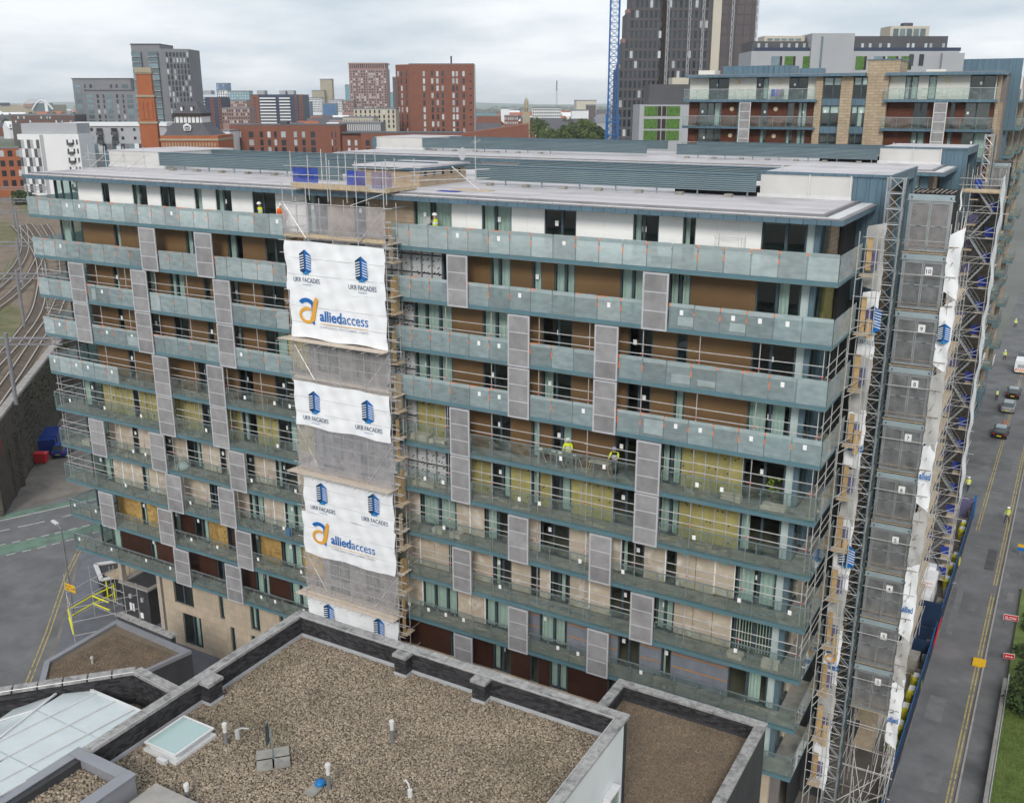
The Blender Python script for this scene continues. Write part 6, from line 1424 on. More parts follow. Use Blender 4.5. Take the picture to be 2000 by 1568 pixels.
AIR = thing('clothes_airer', 'clothes airer with blue and lilac laundry on the top balcony of the tan brick flats', 'airer', (35, Y3 + .6, z3(0) + .28))
for i, m_ in enumerate(('towel_blue', 'towel_lilac', 'cloth_grey')): MB().sheet(lambda u, v: (34.4 + i * .5 + .45 * u, Y3 + .6 + .05 * math.sin(u * 9), z3(0) + .6 + .75 * v), 6, 3).build('laundry', m_, AIR)
for x in (34.3, 36.0): tube1('frame', AIR, (x, Y3 + .4, z3(0) + .28), (x, Y3 + .8, z3(0) + 1.4), .02, 'alu')
# ------------------------------------------------------------------ city
YAW = .51858; PIT = .29605; FPX = 1924.8; CP = Vector((66.657, -45.717, 8.105))
FW = Vector((-math.sin(YAW) * math.cos(PIT), math.cos(YAW) * math.cos(PIT), -math.sin(PIT))); RT = Vector((math.cos(YAW), math.sin(YAW), 0)); UP = RT.cross(FW)
def at(px, py, D): return CP + (FW + RT * ((px - 1000) / FPX) + UP * ((784 - py) / FPX)) * D
def ztop(py, D): return at(1000, py, D).z
def tz(D): return G if D < 330 else G + 19 * min(1, (D - 330) / 120) if D < 500 else max(G, G + 19 - 19 * (D - 500) / 2600)
def root(name, label, cat, px, D, rot=0., group=None):
    o = bpy.data.objects.new(name, None); COL.objects.link(o); p = at(px, 200, D); o.location = (p.x, p.y, G); o.rotation_euler = (0, 0, YAW + rot); ORG[o.name] = Vector((0, 0, 0)); tag(o, label, cat, group); return o
mpx = lambda px, D: px * D / FPX
mat('glass_far', (.026, .032, .04), .15, var=.1, spec=.6, rnd=.5); mat('glass_far_pale', (.42, .46, .48), .3, var=.1, rnd=.25); mat('glass_teal', (.13, .19, .215), .15, var=.2, spec=.6, rnd=.4)
def wins(t, x0, x1, zs, cols, w, h, y=-.03, m='glass_far', pale=.0, axis='x', at_=0.):
    for z in zs:
        for c in cols:
            mm = 'glass_far_pale' if random.random() < pale else m
            if axis == 'x': bx('window', mm, t, c - w / 2, c + w / 2, y - .06, y + .05, z, z + h)
            else: bx('window', mm, t, at_ - .05, at_ + .06, c - w / 2, c + w / 2, z, z + h)
def lin(a, b, n): return [a + (b - a) * (i + .5) / n for i in range(n)]
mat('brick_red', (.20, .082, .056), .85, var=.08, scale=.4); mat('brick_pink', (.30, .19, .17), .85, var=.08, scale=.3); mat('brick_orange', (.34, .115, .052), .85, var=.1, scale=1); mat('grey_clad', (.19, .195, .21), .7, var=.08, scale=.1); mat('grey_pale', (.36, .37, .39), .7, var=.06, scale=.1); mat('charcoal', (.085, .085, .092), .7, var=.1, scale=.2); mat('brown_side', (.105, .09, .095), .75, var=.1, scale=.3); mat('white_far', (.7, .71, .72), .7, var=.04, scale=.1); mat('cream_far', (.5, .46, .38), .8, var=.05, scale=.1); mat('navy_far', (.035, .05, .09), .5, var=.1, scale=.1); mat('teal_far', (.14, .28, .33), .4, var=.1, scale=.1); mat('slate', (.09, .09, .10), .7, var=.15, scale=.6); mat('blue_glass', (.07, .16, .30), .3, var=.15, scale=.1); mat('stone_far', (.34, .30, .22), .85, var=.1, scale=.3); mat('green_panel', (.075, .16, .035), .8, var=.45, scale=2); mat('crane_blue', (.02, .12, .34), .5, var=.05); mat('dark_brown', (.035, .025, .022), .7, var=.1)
# dark tower under construction
D = 300; t = root('dark_tower', 'tall charcoal tower under construction with stepped side and pale hoist strip', 'tower', 1290, D)
u = lambda px: mpx(px - 1290, D); row = 3.0
zs_all = [7.6 - 3.03 * i for i in range(-8, 6)]
tiers = [(1205, 1212, 135), (1212, 1220, 86), (1220, 1228, 30), (1228, 1284, -60)]
zt_ = lambda py: ztop(py, D) - G
for i, (a, c, py) in enumerate(tiers): bx('stepped_wing', 'charcoal', t, u(a), u(c) - .0, .3 * i * 0, 14, 0, zt_(py)); bx('edge_screen', 'brick_pink', t, u(a) + .1, u(c) - .1, 2, 8, zt_(py), zt_(py) + 1.3) if i < 3 else None
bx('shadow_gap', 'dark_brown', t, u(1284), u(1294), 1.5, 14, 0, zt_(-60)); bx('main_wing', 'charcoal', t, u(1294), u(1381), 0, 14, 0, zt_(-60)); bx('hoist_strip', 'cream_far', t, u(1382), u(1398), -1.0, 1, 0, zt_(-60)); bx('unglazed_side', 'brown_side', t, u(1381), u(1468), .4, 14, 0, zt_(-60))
for i, py in enumerate(range(-12, 268, 19)):
    z = zt_(py + 13); x_l = 1230 if py < 20 else 1222 if py < 80 else 1214 if py < 128 else 1207
    for px in range(1209, 1282, 9):
        if px > x_l: bx('window', 'glass_far_pale' if random.random() < .12 else 'glass_far', t, u(px), u(px + 5.2), -.06, .05, z, z + 2.0)
    for px in range(1299, 1378, 10): bx('window', 'glass_far_pale' if random.random() < .18 else 'glass_far', t, u(px), u(px + 5.2), -.06, .05, z, z + 2.0)
    bx('floor_band', 'brown_side', t, u(1294), u(1381), -.12, -.01, z - .75, z - .45); bx('floor_band', 'brown_side', t, u(x_l + 1), u(1284), -.12, -.01, z - .75, z - .45)
for i, py in enumerate(range(-5, 180, 19)): bx('panel_band', 'charcoal', t, u(1400), u(1467), .3, .39, zt_(py), zt_(py) + .25)
for px in (1413, 1428, 1443, 1457): bx('panel_fin', 'charcoal', t, u(px), u(px + 1), .25, .39, 20, zt_(-60))
b = MB()
for px in (1295, 1336, 1362, 1418, 1464):
    for k in range(30): z = 18 + k * 2.2; b.tube((u(px), -.6, z), (u(px + 4), -.6, z + 2.2), .07, 4); b.tube((u(px + 4), -.6, z), (u(px), -.6, z + 2.2), .07, 4)
    b.box(u(px), u(px) + .15, -.7, -.55, 10, 84); b.box(u(px + 4), u(px + 4) + .15, -.7, -.55, 10, 84)
b.build('mast_climber', 'grey_pale', t)
# crane mast
D = 235; t = root('tower_crane', 'blue lattice tower crane mast left of the charcoal tower', 'crane', 1197, D)
b = MB(); w = 1.05
for x in (-w, w):
    for y in (0, 2 * w): MB().box(x - .1, x + .1, y - .1, y + .1, 0, 66).build('mast_leg', 'crane_blue', t)
z = 0
while z < 66:
    for p, q in (((-w, 0), (w, 0)), ((-w, 2 * w), (w, 2 * w)), ((-w, 0), (-w, 2 * w)), ((w, 0), (w, 2 * w))): b.tube((*p, z), (*q, z + 1.5), .06, 4); b.tube((*q, z), (*p, z + 1.5), .06, 4); b.tube((*p, z), (*q, z), .06, 4)
    z += 1.5
b.build('lattice_bracing', 'crane_blue', t)
b = MB()
for x in (-w - .45, w + .45): b.box(x - .16, x + .16, -.5, -.2, 0, 38)
for k in range(13): b.box(-w - .6, w + .6, -.52, -.24, k * 3, k * 3 + .25)
b.build('climbing_cage', 'crane_blue', t)
# grey and green flats
D = 205; t = root('green_panel_building', 'grey rendered flats with green panel bays and dark roof storey behind the tan brick flats', 'building', 1560, D)
u = lambda px: mpx(px - 1560, D); zt_ = lambda py: ztop(py, D) - G
bx('wing', 'grey_pale', t, u(1250), u(1480), 0, 12, 0, zt_(205)); bx('roof_storey', 'charcoal', t, u(1270), u(1480), 2, 12, zt_(204.8), zt_(165)); bx('glass_room', 'cream_far', t, u(1315), u(1347), 2.5, 8, zt_(165), zt_(152))
bx('wing', 'grey_pale', t, u(1470), u(1878), 4, 16, 0, zt_(100)); bx('roof_storey', 'charcoal', t, u(1475), u(1590), 6, 16, zt_(99.8), zt_(80)); bx('roof_storey', 'charcoal', t, u(1625), u(1860), 6, 16, zt_(99.8), zt_(70)); bx('stair_tower', 'grey_pale', t, u(1585), u(1668), 3.4, 12, 0, zt_(66)); bx('stair_glass', 'glass_teal', t, u(1603), u(1607), 3.3, 3.39, 20, zt_(72)); bx('terrace_rail', 'navy_far', t, u(1625), u(1880), 4.0, 4.1, zt_(99.8), zt_(93)); bx('terrace_rail', 'navy_far', t, u(1475), u(1584), 4.0, 4.1, zt_(99.8), zt_(93))
for a, c, py in ((1500, 1580, 69), (1748, 1825, 50)):
    p_ = bx('penthouse', 'cream_far', t, u(a), u(c), 7, 13, zt_(82), zt_(py)); 
    for k in range(5): bx('pane', 'glass_teal', p_, u(a + 6 + k * (c - a - 10) / 5), u(a + 6 + (k + .75) * (c - a - 10) / 5), 6.9, 6.99, zt_(78), zt_(py + 5))
bx('roof_plant', 'charcoal', t, u(1777), u(1795), 8, 10, zt_(50), zt_(43))
for j, py in enumerate((208, 233, 256)):
    for k, px in enumerate((1259, 1303)):
        bx('green_panel', 'green_panel', t, u(px), u(px + 26), -.1, -.01, zt_(py + 19), zt_(py)); bx('dark_panel', 'dark_brown', t, u(px + (26.5 if k == 0 else -9)), u(px + (33 if k == 0 else -1)), -.08, -.01, zt_(py + 19), zt_(py))
for k, px in enumerate((1510, 1536, 1572, 1622, 1646, 1676, 1712, 1738, 1765)): bx('green_panel', 'green_panel' if k % 3 else 'glass_teal', t, u(px), u(px + 16), 3.9, 3.99, zt_(136), zt_(110)); bx('dark_panel', 'dark_brown', t, u(px + 16.5), u(px + 21), 3.9, 3.99, zt_(136), zt_(110))
for px in (1485, 1500, 1530, 1545, 1560, 1575, 1640, 1660, 1690, 1705, 1725, 1742, 1780, 1790, 1815, 1825, 1850): bx('window', 'glass_far_pale', t, u(px), u(px + 5), 5.9, 5.99, zt_(97), zt_(84))
for px in (1650, 1780, 1800): bx('window', 'glass_far', t, u(px), u(px + 9), 3.85, 3.98, zt_(128), zt_(106))
bx('end_wing', 'grey_pale', t, u(1842), u(1885), 3, 14, 0, zt_(104))
# red slab block
D = 420; t = root('red_tower', 'plain red-brown apartment tower with columns of tall narrow windows', 'tower', 849, D, 0)
u = lambda px: mpx(px - 849, D); zt_ = lambda py: ztop(py, D) - G
MB().prism([(u(772), 5), (u(800), 0), (u(926), 0), (u(926), 18), (u(772), 18)], 0, zt_(127)).build('wall', 'brick_red', t); bx('roof_edge', 'grey_clad', t, u(800), u(926), .2, 18, zt_(126.9), zt_(125)); tube1('roof_mast', t, (u(881), 6, zt_(126)), (u(881), 6, zt_(110)), .35, 'dark_brown')
for py in range(140, 258, 14):
    for px in (827, 843, 853, 863, 884, 891, 904): bx('window', 'glass_far_pale' if random.random() < .45 else 'glass_far', t, u(px), u(px + 4.2), -.07, .05, zt_(py + 10), zt_(py))
    bx('window', 'glass_far', t, u(917), u(922), -.07, .05, zt_(py + 7), zt_(py + 4))
    for px in (776, 783, 793): y_ = 5 * (800 - px) / 28; o = bx('window', 'glass_far_pale' if random.random() < .3 else 'glass_far', t, u(px), u(px + 4), y_ - .5, y_ + .3, zt_(py + 10), zt_(py))
bx('side_rail', 'grey_pale', t, u(926), u(928), .5, 2, 10, zt_(128))
# pink tower
D = 1000; t = root('pink_tower', 'tall pinkish brick tower with a slatted crown, left of the red-brown tower', 'tower', 720, D)
u = lambda px: mpx(px - 720, D); zt_ = lambda py: ztop(py, D) - G
bx('wall', 'brick_pink', t, u(684), u(756), 0, 30, 0, zt_(135)); 
for px in range(684, 756, 4): bx('crown_fin', 'brick_pink', t, u(px), u(px + 2), 0, 30, zt_(135), zt_(126))
bx('crown_beam', 'brick_pink', t, u(683), u(757), 0, 30, zt_(126), zt_(124))
for py in range(139, 216, 5):
    for k, px in enumerate(range(687, 754, 5)): bx('window', 'glass_far_pale' if random.random() < .3 else 'glass_far', t, u(px), u(px + (3.2 if k % 3 else 2)), -.1, .1, zt_(py + 3.2), zt_(py))
# long red-brown block
D = 300; t = root('red_low_block', 'long low red-brown apartment block with pairs of windows just above the plant screens', 'building', 740, D)
u = lambda px: mpx(px - 740, D); zt_ = lambda py: ztop(py, D) - G
bx('wall', 'brick_red', t, u(444), u(661), 0, 14, 0, zt_(246)); bx('wall', 'brick_red', t, u(661), u(702), 1.5, 14, 0, zt_(262)); bx('wall', 'brick_red', t, u(702), u(775), 0, 14, 0, zt_(262))
MB().extr([(0, 0), (14, 0), (14, zt_(262)), (0, zt_(262))], 'x', u(775), u(900)).add([(u(900), 0, 0), (u(1033), 0, 0), (u(1033), 14, 0), (u(900), 14, 0), (u(900), 0, zt_(262)), (u(1033), 0, zt_(243)), (u(1033), 14, zt_(243)), (u(900), 14, zt_(262))], [(0, 3, 2, 1), (4, 5, 6, 7), (0, 1, 5, 4), (1, 2, 6, 5), (2, 3, 7, 6), (3, 0, 4, 7)]).build('wedge_wall', 'brick_red', t, fix=True)
for a, c, py in ((443, 661, 246), (661, 900, 262)): bx('roof_edge', 'slate', t, u(a), u(c), .5, 14, zt_(py) + .01, zt_(py) + .3)
bx('roof_hood', 'slate', t, u(538), u(553), 4, 8, zt_(246), zt_(237))
for py in (258, 274, 289):
    for px, w in ((456, 10), (481, 9), (503, 6), (518, 6), (531, 5), (545, 9), (570, 6), (586, 6), (603, 9), (644, 2), (651, 2)): bx('window', 'glass_far_pale' if random.random() < .35 else 'glass_far', t, u(px), u(px + w), -.07, .05, zt_(py + 11.5), zt_(py))
for py in (275, 291):
    for px, w in ((674, 5), (688, 5), (711, 8)): bx('window', 'glass_far_pale' if px < 700 else 'glass_far', t, u(px), u(px + w), -.07 + (1.5 if px < 700 else 0), .05 + (1.5 if px < 700 else 0), zt_(py + 11), zt_(py))
# cream and grey group behind it
def plain(name, label, px0, px1, py, D, m, rows=0, cols=0, wm='glass_far', pale=.1, depth=14, w=.55, h=.6, py_lo=None, cat='building', zbase=0, rot=0., extra=None, group=None):
    t = root(name, label, cat, (px0 + px1) / 2, D, rot, group); W_ = mpx(px1 - px0, D); H_ = ztop(py, D) - G
    bx('wall', m, t, -W_ / 2, W_ / 2, 0, depth, zbase, H_)
    bx('roof_edge', extra or 'grey_clad', t, -W_ / 2 - .1, W_ / 2 + .1, -.1, depth + .1, H_ + .01, H_ + max(.4, .0012 * D))
    if rows:
        zlo = ztop(py_lo, D) - G; dz = (H_ - zlo) / rows; dx_ = W_ / cols
        for r_ in range(rows):
            for c in range(cols): bx('window', 'glass_far_pale' if random.random() < pale else wm, t, -W_ / 2 + dx_ * (c + .5 - w / 2), -W_ / 2 + dx_ * (c + .5 + w / 2), -.09, .05, zlo + dz * (r_ + .5 - h / 2), zlo + dz * (r_ + .5 + h / 2))
    return t
plain('cream_block', 'cream stone-coloured block with dark window slots left of the red-brown tower', 690, 772, 214, 400, 'cream_far', 4, 9, py_lo=252, w=.35, h=.7)
plain('cream_hall', 'low cream hall in front of the cream block', 668, 728, 231, 380, 'cream_far', 1, 12, py_lo=246, w=.25, h=.6)
plain('ribbed_shed', 'grey ribbed shed with white fins below the cream hall', 660, 742, 242, 340, 'grey_clad', 1, 22, 'white_far', 0, py_lo=258, w=.3, h=.8)
# grey tower and slabs, left
D = 440; t = root('grey_balcony_tower', 'tall grey tower with glazed corner balconies behind the brick chimney', 'tower', 320, D)
u = lambda px: mpx(px - 320, D); zt_ = lambda py: ztop(py, D) - G
bx('wall', 'grey_clad', t, u(267), u(323), 0, 18, 0, zt_(90)); MB().prism([(u(323), 0), (u(372), 4), (u(372), 20), (u(323), 20)], 0, zt_(97)).build('wall', 'grey_clad', t); bx('roof_edge', 'charcoal', t, u(266), u(323), -.2, 18, zt_(90), zt_(87.5))
for i, py in enumerate(range(103, 240, 11)):
    for px in (268, 300): b = bx('balcony', 'glass_teal', t, u(px), u(px + 18), -1.2, .05, zt_(py + 8), zt_(py)); bx('slab', 'grey_pale', b, u(px), u(px + 18), -1.4, -.01, zt_(py + 9.6), zt_(py + 8.2))
    for px in range(332, 370, 6): y_ = 4 * (px - 323) / 49; bx('window', 'glass_far_pale' if random.random() < .35 else 'glass_far', t, u(px), u(px + 3), y_ - .25, y_ + .3, zt_(py + 9), zt_(py + .5))
D = 500; t = root('grey_slab_block', 'broad grey block with stacked balconies left of the brick chimney', 'building', 205, D)
u = lambda px: mpx(px - 205, D); zt_ = lambda py: ztop(py, D) - G
bx('wall', 'grey_clad', t, u(138), u(252), 5, 22, 0, zt_(155)); bx('lower_wall', 'grey_clad', t, u(168), u(272), 0, 4.9, 0, zt_(178)); bx('roof_edge', 'charcoal', t, u(137), u(253), 4.8, 22, zt_(155), zt_(153)); bx('roof_edge', 'charcoal', t, u(167), u(273), -.2, 4.9, zt_(178), zt_(176))
for j, py in enumerate(range(165, 246, 10)):
    for px, w in ((142, 11), (160, 3), (171, 4), (211, 4), (222, 4), (234, 12)):
        if (py < 175 or px < 165): bx('window', 'glass_teal' if w > 8 else 'glass_far', t, u(px), u(px + w), 4.9, 5.05, zt_(py + 7), zt_(py))
    if py > 182:
        for px, w in ((171, 11), (190, 4), (202, 3), (209, 11), (228, 4), (240, 3), (249, 11), (266, 3)): bx('window', 'glass_teal' if w > 8 else 'glass_far_pale' if random.random() < .3 else 'glass_far', t, u(px), u(px + w), -.1, .05, zt_(py + 7), zt_(py))
# striped pair
for nm, px0, px1, D in (('left of', 379, 432, 600), ('right of', 490, 592, 640)):
    t = root('striped_block', 'navy block with white balcony bands and orange-red end strips, %s the blue glass tower' % nm, 'building', (px0 + px1) / 2, D)
    u = lambda px: mpx(px - (px0 + px1) / 2, D); zt_ = lambda py: ztop(py, D) - G
    bx('wall', 'navy_far', t, u(px0), u(px1), 0, 20, 0, zt_(185 if px0 > 450 else 190))
    ends = ((490, 506), (576, 580), (585, 591)) if px0 > 450 else ((411, 417), (426, 431))
    for a, c in ends: bx('end_strip', 'brick_red', t, u(a), u(c), -.3, 0, 0, zt_(186 if px0 > 450 else 191))
    bands = ((508, 539), (546, 567)) if px0 > 450 else ((380, 401),)
    for py in range(191, 244, 6):
        for a, c in bands: bx('balcony_band', 'white_far', t, u(a), u(c), -1.2, -.01, zt_(py + 2.8), zt_(py))
        for a, c in ends: bx('window', 'glass_far', t, u((a + c) / 2 - 1.2), u((a + c) / 2 + 1.2), -.4, -.31, zt_(py + 2.6), zt_(py))
    for a, c in (((500, 515), (544, 556), (560, 572)) if px0 > 450 else ((390, 410),)): bx('roof_plant', 'grey_pale', t, u(a), u(c), 4, 12, zt_(185), zt_(177))
plain('blue_glass_tower', 'slim blue glass tower with a white base on the skyline', 425, 447, 165, 1100, 'blue_glass', 8, 4, 'glass_teal', .2, py_lo=205)
plain('white_flat_front', 'narrow white stepped front at the foot of the blue glass tower', 427, 445, 178, 1060, 'white_far', 6, 4, 'glass_far', .1, py_lo=205)
plain('teal_office', 'teal and grey office block beside the blue glass tower', 447, 488, 180, 950, 'teal_far', 5, 8, 'glass_far_pale', .3, py_lo=205)
plain('pink_terrace', 'pinkish brick flats below the teal office block', 432, 486, 213, 560, 'brick_pink', 4, 12, 'glass_far', .2, py_lo=242)
plain('maroon_terrace', 'maroon flats just behind the pinkish brick flats', 447, 482, 198, 800, 'brick_pink', 3, 9, 'glass_far', .2, py_lo=214)
plain('beige_tower', 'slim beige concrete tower in the middle of the skyline', 627, 650, 157, 1300, 'stone_far', 0)
plain('beige_wing', 'lower beige wing attached left of the slim beige tower', 610, 634, 179, 1290, 'stone_far', 0)
plain('white_grid_block', 'white block with tiny square windows below the beige tower', 604, 628, 193, 1100, 'white_far', 6, 9, 'glass_far', 0, py_lo=220)
plain('white_grid_annexe', 'second white gridded block right of the beige tower foot', 642, 667, 197, 1150, 'white_far', 5, 9, 'glass_far', 0, py_lo=220)
plain('blue_box', 'saturated blue box building at the beige tower foot', 630, 655, 204, 1080, 'blue_glass', 0)
plain('blue_box', 'blue shed left of the white gridded block', 592, 605, 201, 1000, 'blue_glass', 0)
plain('sliver_tower', 'pale glass sliver tower touching the pinkish brick tower', 675, 685, 168, 1400, 'teal_far', 0)
plain('pink_annexe', 'pink brick annexe at the foot of the slatted tower', 668, 690, 198, 980, 'brick_pink', 5, 6, 'glass_far', .2, py_lo=220)
plain('sliver_tower', 'dark narrow tower between the pinkish and red-brown towers', 768, 774, 153, 900, 'charcoal', 0); plain('sliver_tower', 'hazy blue tower just left of the red-brown tower', 758, 768, 183, 1500, 'teal_far', 0)
# checkered and grey flats, far left
D = 325; t = root('checkered_building', 'white flats with black and grey checkered panels on one face', 'building', 88, D)
u = lambda px: mpx(px - 88, D); zt_ = lambda py: ztop(py, D) - G
bx('wall', 'white_far', t, u(24), u(145), 0, 12, 0, zt_(263)); bx('roof_storey', 'grey_pale', t, u(30), u(140), 1.5, 12, zt_(263) + .02, zt_(242)); bx('corner_strip', 'grey_pale', t, u(68), u(75), -.1, -.01, 0, zt_(264))
for j, py in enumerate(range(274, 372, 18)):
    for i, px in enumerate(range(24, 66, 6)):
        mm = ('charcoal', 'grey_pale', 'white_far')[(i + (j % 2)) % 3]
        bx('facade_panel', mm, t, u(px), u(px + 5.8), -.12, -.01, zt_(py + 17.6), zt_(py))
    for px in (120, 132, 139): bx('window', 'glass_far', t, u(px), u(px + 3), -.08, .05, zt_(py + 10), zt_(py))
    b = bx('balcony', 'charcoal', t, u(122), u(132), -1, -.01, zt_(py + 11), zt_(py + 6))
D = 350; t = root('grey_flats', 'grey panelled flats with small square windows behind the checkered building', 'building', 200, D)
u = lambda px: mpx(px - 200, D); zt_ = lambda py: ztop(py, D) - G
bx('wall', 'grey_pale', t, u(135), u(320), 0, 12, 0, zt_(247)); bx('roof_cap', 'white_far', t, u(120), u(322), -.5, 12, zt_(247), zt_(240))
for py in (251, 268): 
    for px in (159, 170, 230, 254, 267): bx('window', 'glass_far', t, u(px), u(px + 5), -.07, .05, zt_(py + 6), zt_(py))
    for px in (184, 213): b = bx('balcony', 'glass_far', t, u(px), u(px + 10), -1, .05, zt_(py + 13), zt_(py)); bx('rail', 'charcoal', b, u(px - 1), u(px + 11), -1.2, -1.05, zt_(py + 14), zt_(py + 7))
for i, px in enumerate(range(146, 300, 9)): bx('facade_panel', ('white_far', 'navy_far', 'grey_clad', 'glass_teal')[i % 4], t, u(px), u(px + 8), -.1, -.01, zt_(304), zt_(282))
plain('maroon_low_block', 'low maroon and grey flats with a dark stair tower, far left', 17, 142, 226, 480, 'brown_side', 2, 22, 'brick_red', .3, py_lo=242)
plain('orange_end_block', 'orange-red brick flats at the left picture edge beside the railway', -50, 26, 292, 335, 'brick_orange', 4, 5, 'glass_far', .3, py_lo=372, depth=4, rot=R(27))
# brick chimney tower
D = 250; t = root('brick_chimney', 'square orange brick ventilation tower with stone bands', 'chimney', 287, D, R(12))
zt_ = lambda py: ztop(py, D) - G
def fr(z0, z1, a0, a1, m, nm): MB().add([(-a0, -a0, z0), (a0, -a0, z0), (a0, a0, z0), (-a0, a0, z0), (-a1, -a1, z1), (a1, -a1, z1), (a1, a1, z1), (-a1, a1, z1)], [(0, 3, 2, 1), (4, 5, 6, 7), (0, 1, 5, 4), (1, 2, 6, 5), (2, 3, 7, 6), (3, 0, 4, 7)]).build(nm, m, t)
fr(0, zt_(242), 2.35, 2.1, 'brick_orange', 'shaft'); fr(zt_(242), zt_(238), 2.35, 2.35, 'stone_far', 'string_course'); fr(zt_(238), zt_(190), 2.05, 1.95, 'brick_orange', 'shaft'); fr(zt_(190), zt_(186), 2.2, 2.2, 'stone_far', 'string_course'); fr(zt_(186), zt_(146), 1.85, 1.75, 'brick_orange', 'shaft'); fr(zt_(146), zt_(142), 1.9, 2.1, 'stone_far', 'cornice'); fr(zt_(142), zt_(133), 2.0, 1.9, 'stone_far', 'cornice')
for k in range(3): MB().box(-1.5 + k * 1.1, -.7 + k * 1.1, -2.16, -2.0, zt_(234), zt_(200)).build('pilaster', 'brick_orange', t)
# slate roofed hall with lantern
D = 245; t = root('slate_roof_hall', 'orange brick hall with a steep slate roof, lantern and round white emblem', 'building', 360, D)
u = lambda px: mpx(px - 360, D); zt_ = lambda py: ztop(py, D) - G
bx('wall', 'brick_orange', t, u(306), u(420), 0, 14, 0, zt_(266)); bx('cornice', 'stone_far', t, u(305), u(421), -.3, 14, zt_(276), zt_(272))
def hip(x0, x1, x2, x3, z0, z1, y0, y1, m, nm): MB().add([(x0, y0, z0), (x1, y0, z0), (x1, y1, z0), (x0, y1, z0), (x2, y0 + 2.5, z1), (x3, y0 + 2.5, z1), (x3, y1 - 2.5, z1), (x2, y1 - 2.5, z1)], [(0, 3, 2, 1), (4, 5, 6, 7), (0, 1, 5, 4), (1, 2, 6, 5), (2, 3, 7, 6), (3, 0, 4, 7)]).build(nm, m, t)
hip(u(311), u(405), u(326), u(384), zt_(266), zt_(241), .5, 13.5, 'slate', 'roof'); bx('lantern', 'white_far', t, u(329), u(383), 3.2, 10.8, zt_(241), zt_(228)); bx('lantern_eaves', 'dark_brown', t, u(327), u(385), 2.8, 11.2, zt_(228), zt_(222)); hip(u(328), u(384), u(339), u(370), zt_(222), zt_(199), 3, 11, 'slate', 'upper_roof')
for px in (330, 338, 346, 354, 362, 370, 378): bx('mullion', 'dark_brown', t, u(px), u(px + 1.5), 3.1, 3.19, zt_(241), zt_(228))
for px in (341, 361): o = bx('dormer', 'slate', t, u(px), u(px + 7), 3.4, 6, zt_(219), zt_(208)); bx('dormer_window', 'white_far', o, u(px + 1.5), u(px + 5.5), 3.3, 3.39, zt_(217), zt_(210))
o = MB().lathe([(1.0, 0), (1.0, .1), (.8, .12)], (0, 0, 0), 20); o.v = [(u(359) + x, .9 - z, zt_(250) + y * .85) for x, y, z in o.v]; o.build('round_emblem', 'white_far', t); o = MB().lathe([(.7, 0), (.7, .02)], (0, 0, 0), 18); o.v = [(u(359) + x, .72 - z, zt_(251) + y * .8) for x, y, z in o.v]; o.build('emblem_field', 'charcoal', t)
bx('emblem_bar', 'white_far', t, u(355), u(363), .66, .69, zt_(252), zt_(250.5)); bx('emblem_base', 'white_far', t, u(352), u(366), .6, .69, zt_(256), zt_(255)); MB().add([(u(350), .72, zt_(247)), (u(368), .72, zt_(247)), (u(359), .72, zt_(241))], [(0, 1, 2)]).build('emblem_gable', 'white_far', t)
for px in range(310, 418, 6): bx('blind_arch', 'stone_far', t, u(px), u(px + 2.5), -.12, -.01, zt_(288), zt_(280))
plain('white_annexe', 'small white house with balconies between the slate roof and the red-brown block', 422, 444, 258, 290, 'white_far', 2, 3, 'glass_far', .1, py_lo=285)
# church tower, white office, house
D = 620; t = root('church_tower', 'slender stone church tower with a dome above the far trees', 'church', 1028, D)
u = lambda px: mpx(px - 1028, D); zt_ = lambda py: ztop(py, D) - G
bx('nave', 'brick_red', t, u(1012), u(1046), 3, 14, 0, zt_(238)); bx('tower_base', 'stone_far', t, u(1021), u(1035), 0, 4.5, 0, zt_(222)); bx('belfry', 'stone_far', t, u(1023), u(1033), .6, 3.9, zt_(222), zt_(208))
MB().lathe([(1.45, 0), (1.4, 2.5), (1.1, 3.9), (.5, 4.8), (.08, 5.6), (.03, 7)], (u(1028), 2.2, zt_(208)), 12).build('dome', 'stone_far', t)
for px in (1025, 1029.5): bx('louvre', 'dark_brown', t, u(px), u(px + 1.5), .5, .59, zt_(219), zt_(211))
plain('white_office', 'low white office with black window grid beyond the church', 1040, 1096, 212, 720, 'white_far', 3, 13, 'glass_far', 0, py_lo=230, w=.6)
plain('long_shed', 'pale long shed on the far plain right of the mast', 1126, 1165, 198, 1500, 'cream_far', 0, depth=60); plain('brick_depot', 'dark brick depot right of the white office', 1147, 1164, 207, 800, 'brown_side', 0); plain('white_depot', 'cream low depot in front of the dark brick depot', 1117, 1150, 217, 760, 'white_far', 0); plain('red_depot', 'red brick low range left of the church', 985, 1012, 228, 560, 'brick_red', 2, 8, 'glass_far_pale', .4, py_lo=245)
plain('red_depot', 'red brick low range beside the red-brown tower', 930, 978, 228, 600, 'brick_red', 0); plain('barrel_shed', 'grey green arched shed left of the church', 928, 968, 221, 760, 'teal_far', 0); plain('white_silo', 'small white gabled works left of the church', 978, 995, 213, 800, 'white_far', 0)
D = 470; t = root('gabled_house', 'red brick house with a dark tiled gable roof by the crane foot', 'house', 1150, D, R(-25)); t.location.z = tz(D) - .5
zt_ = lambda py: ztop(py, D) - G
MB().extr([(0, 0), (7, 0), (7, 4.6), (3.5, 7.4), (0, 4.6)], 'x', -4, 4).build('wall', 'brick_red', t, fix=True)
MB().add([(-4.3, -.4, 4.4), (4.3, -.4, 4.4), (4.3, 3.5, 7.6), (-4.3, 3.5, 7.6), (-4.3, 7.4, 4.4), (4.3, 7.4, 4.4)], [(0, 1, 2, 3), (3, 2, 5, 4)]).build('roof', 'slate', t)
t = root('radio_mast', 'thin lattice radio mast on the horizon', 'mast', 1087, 1400)
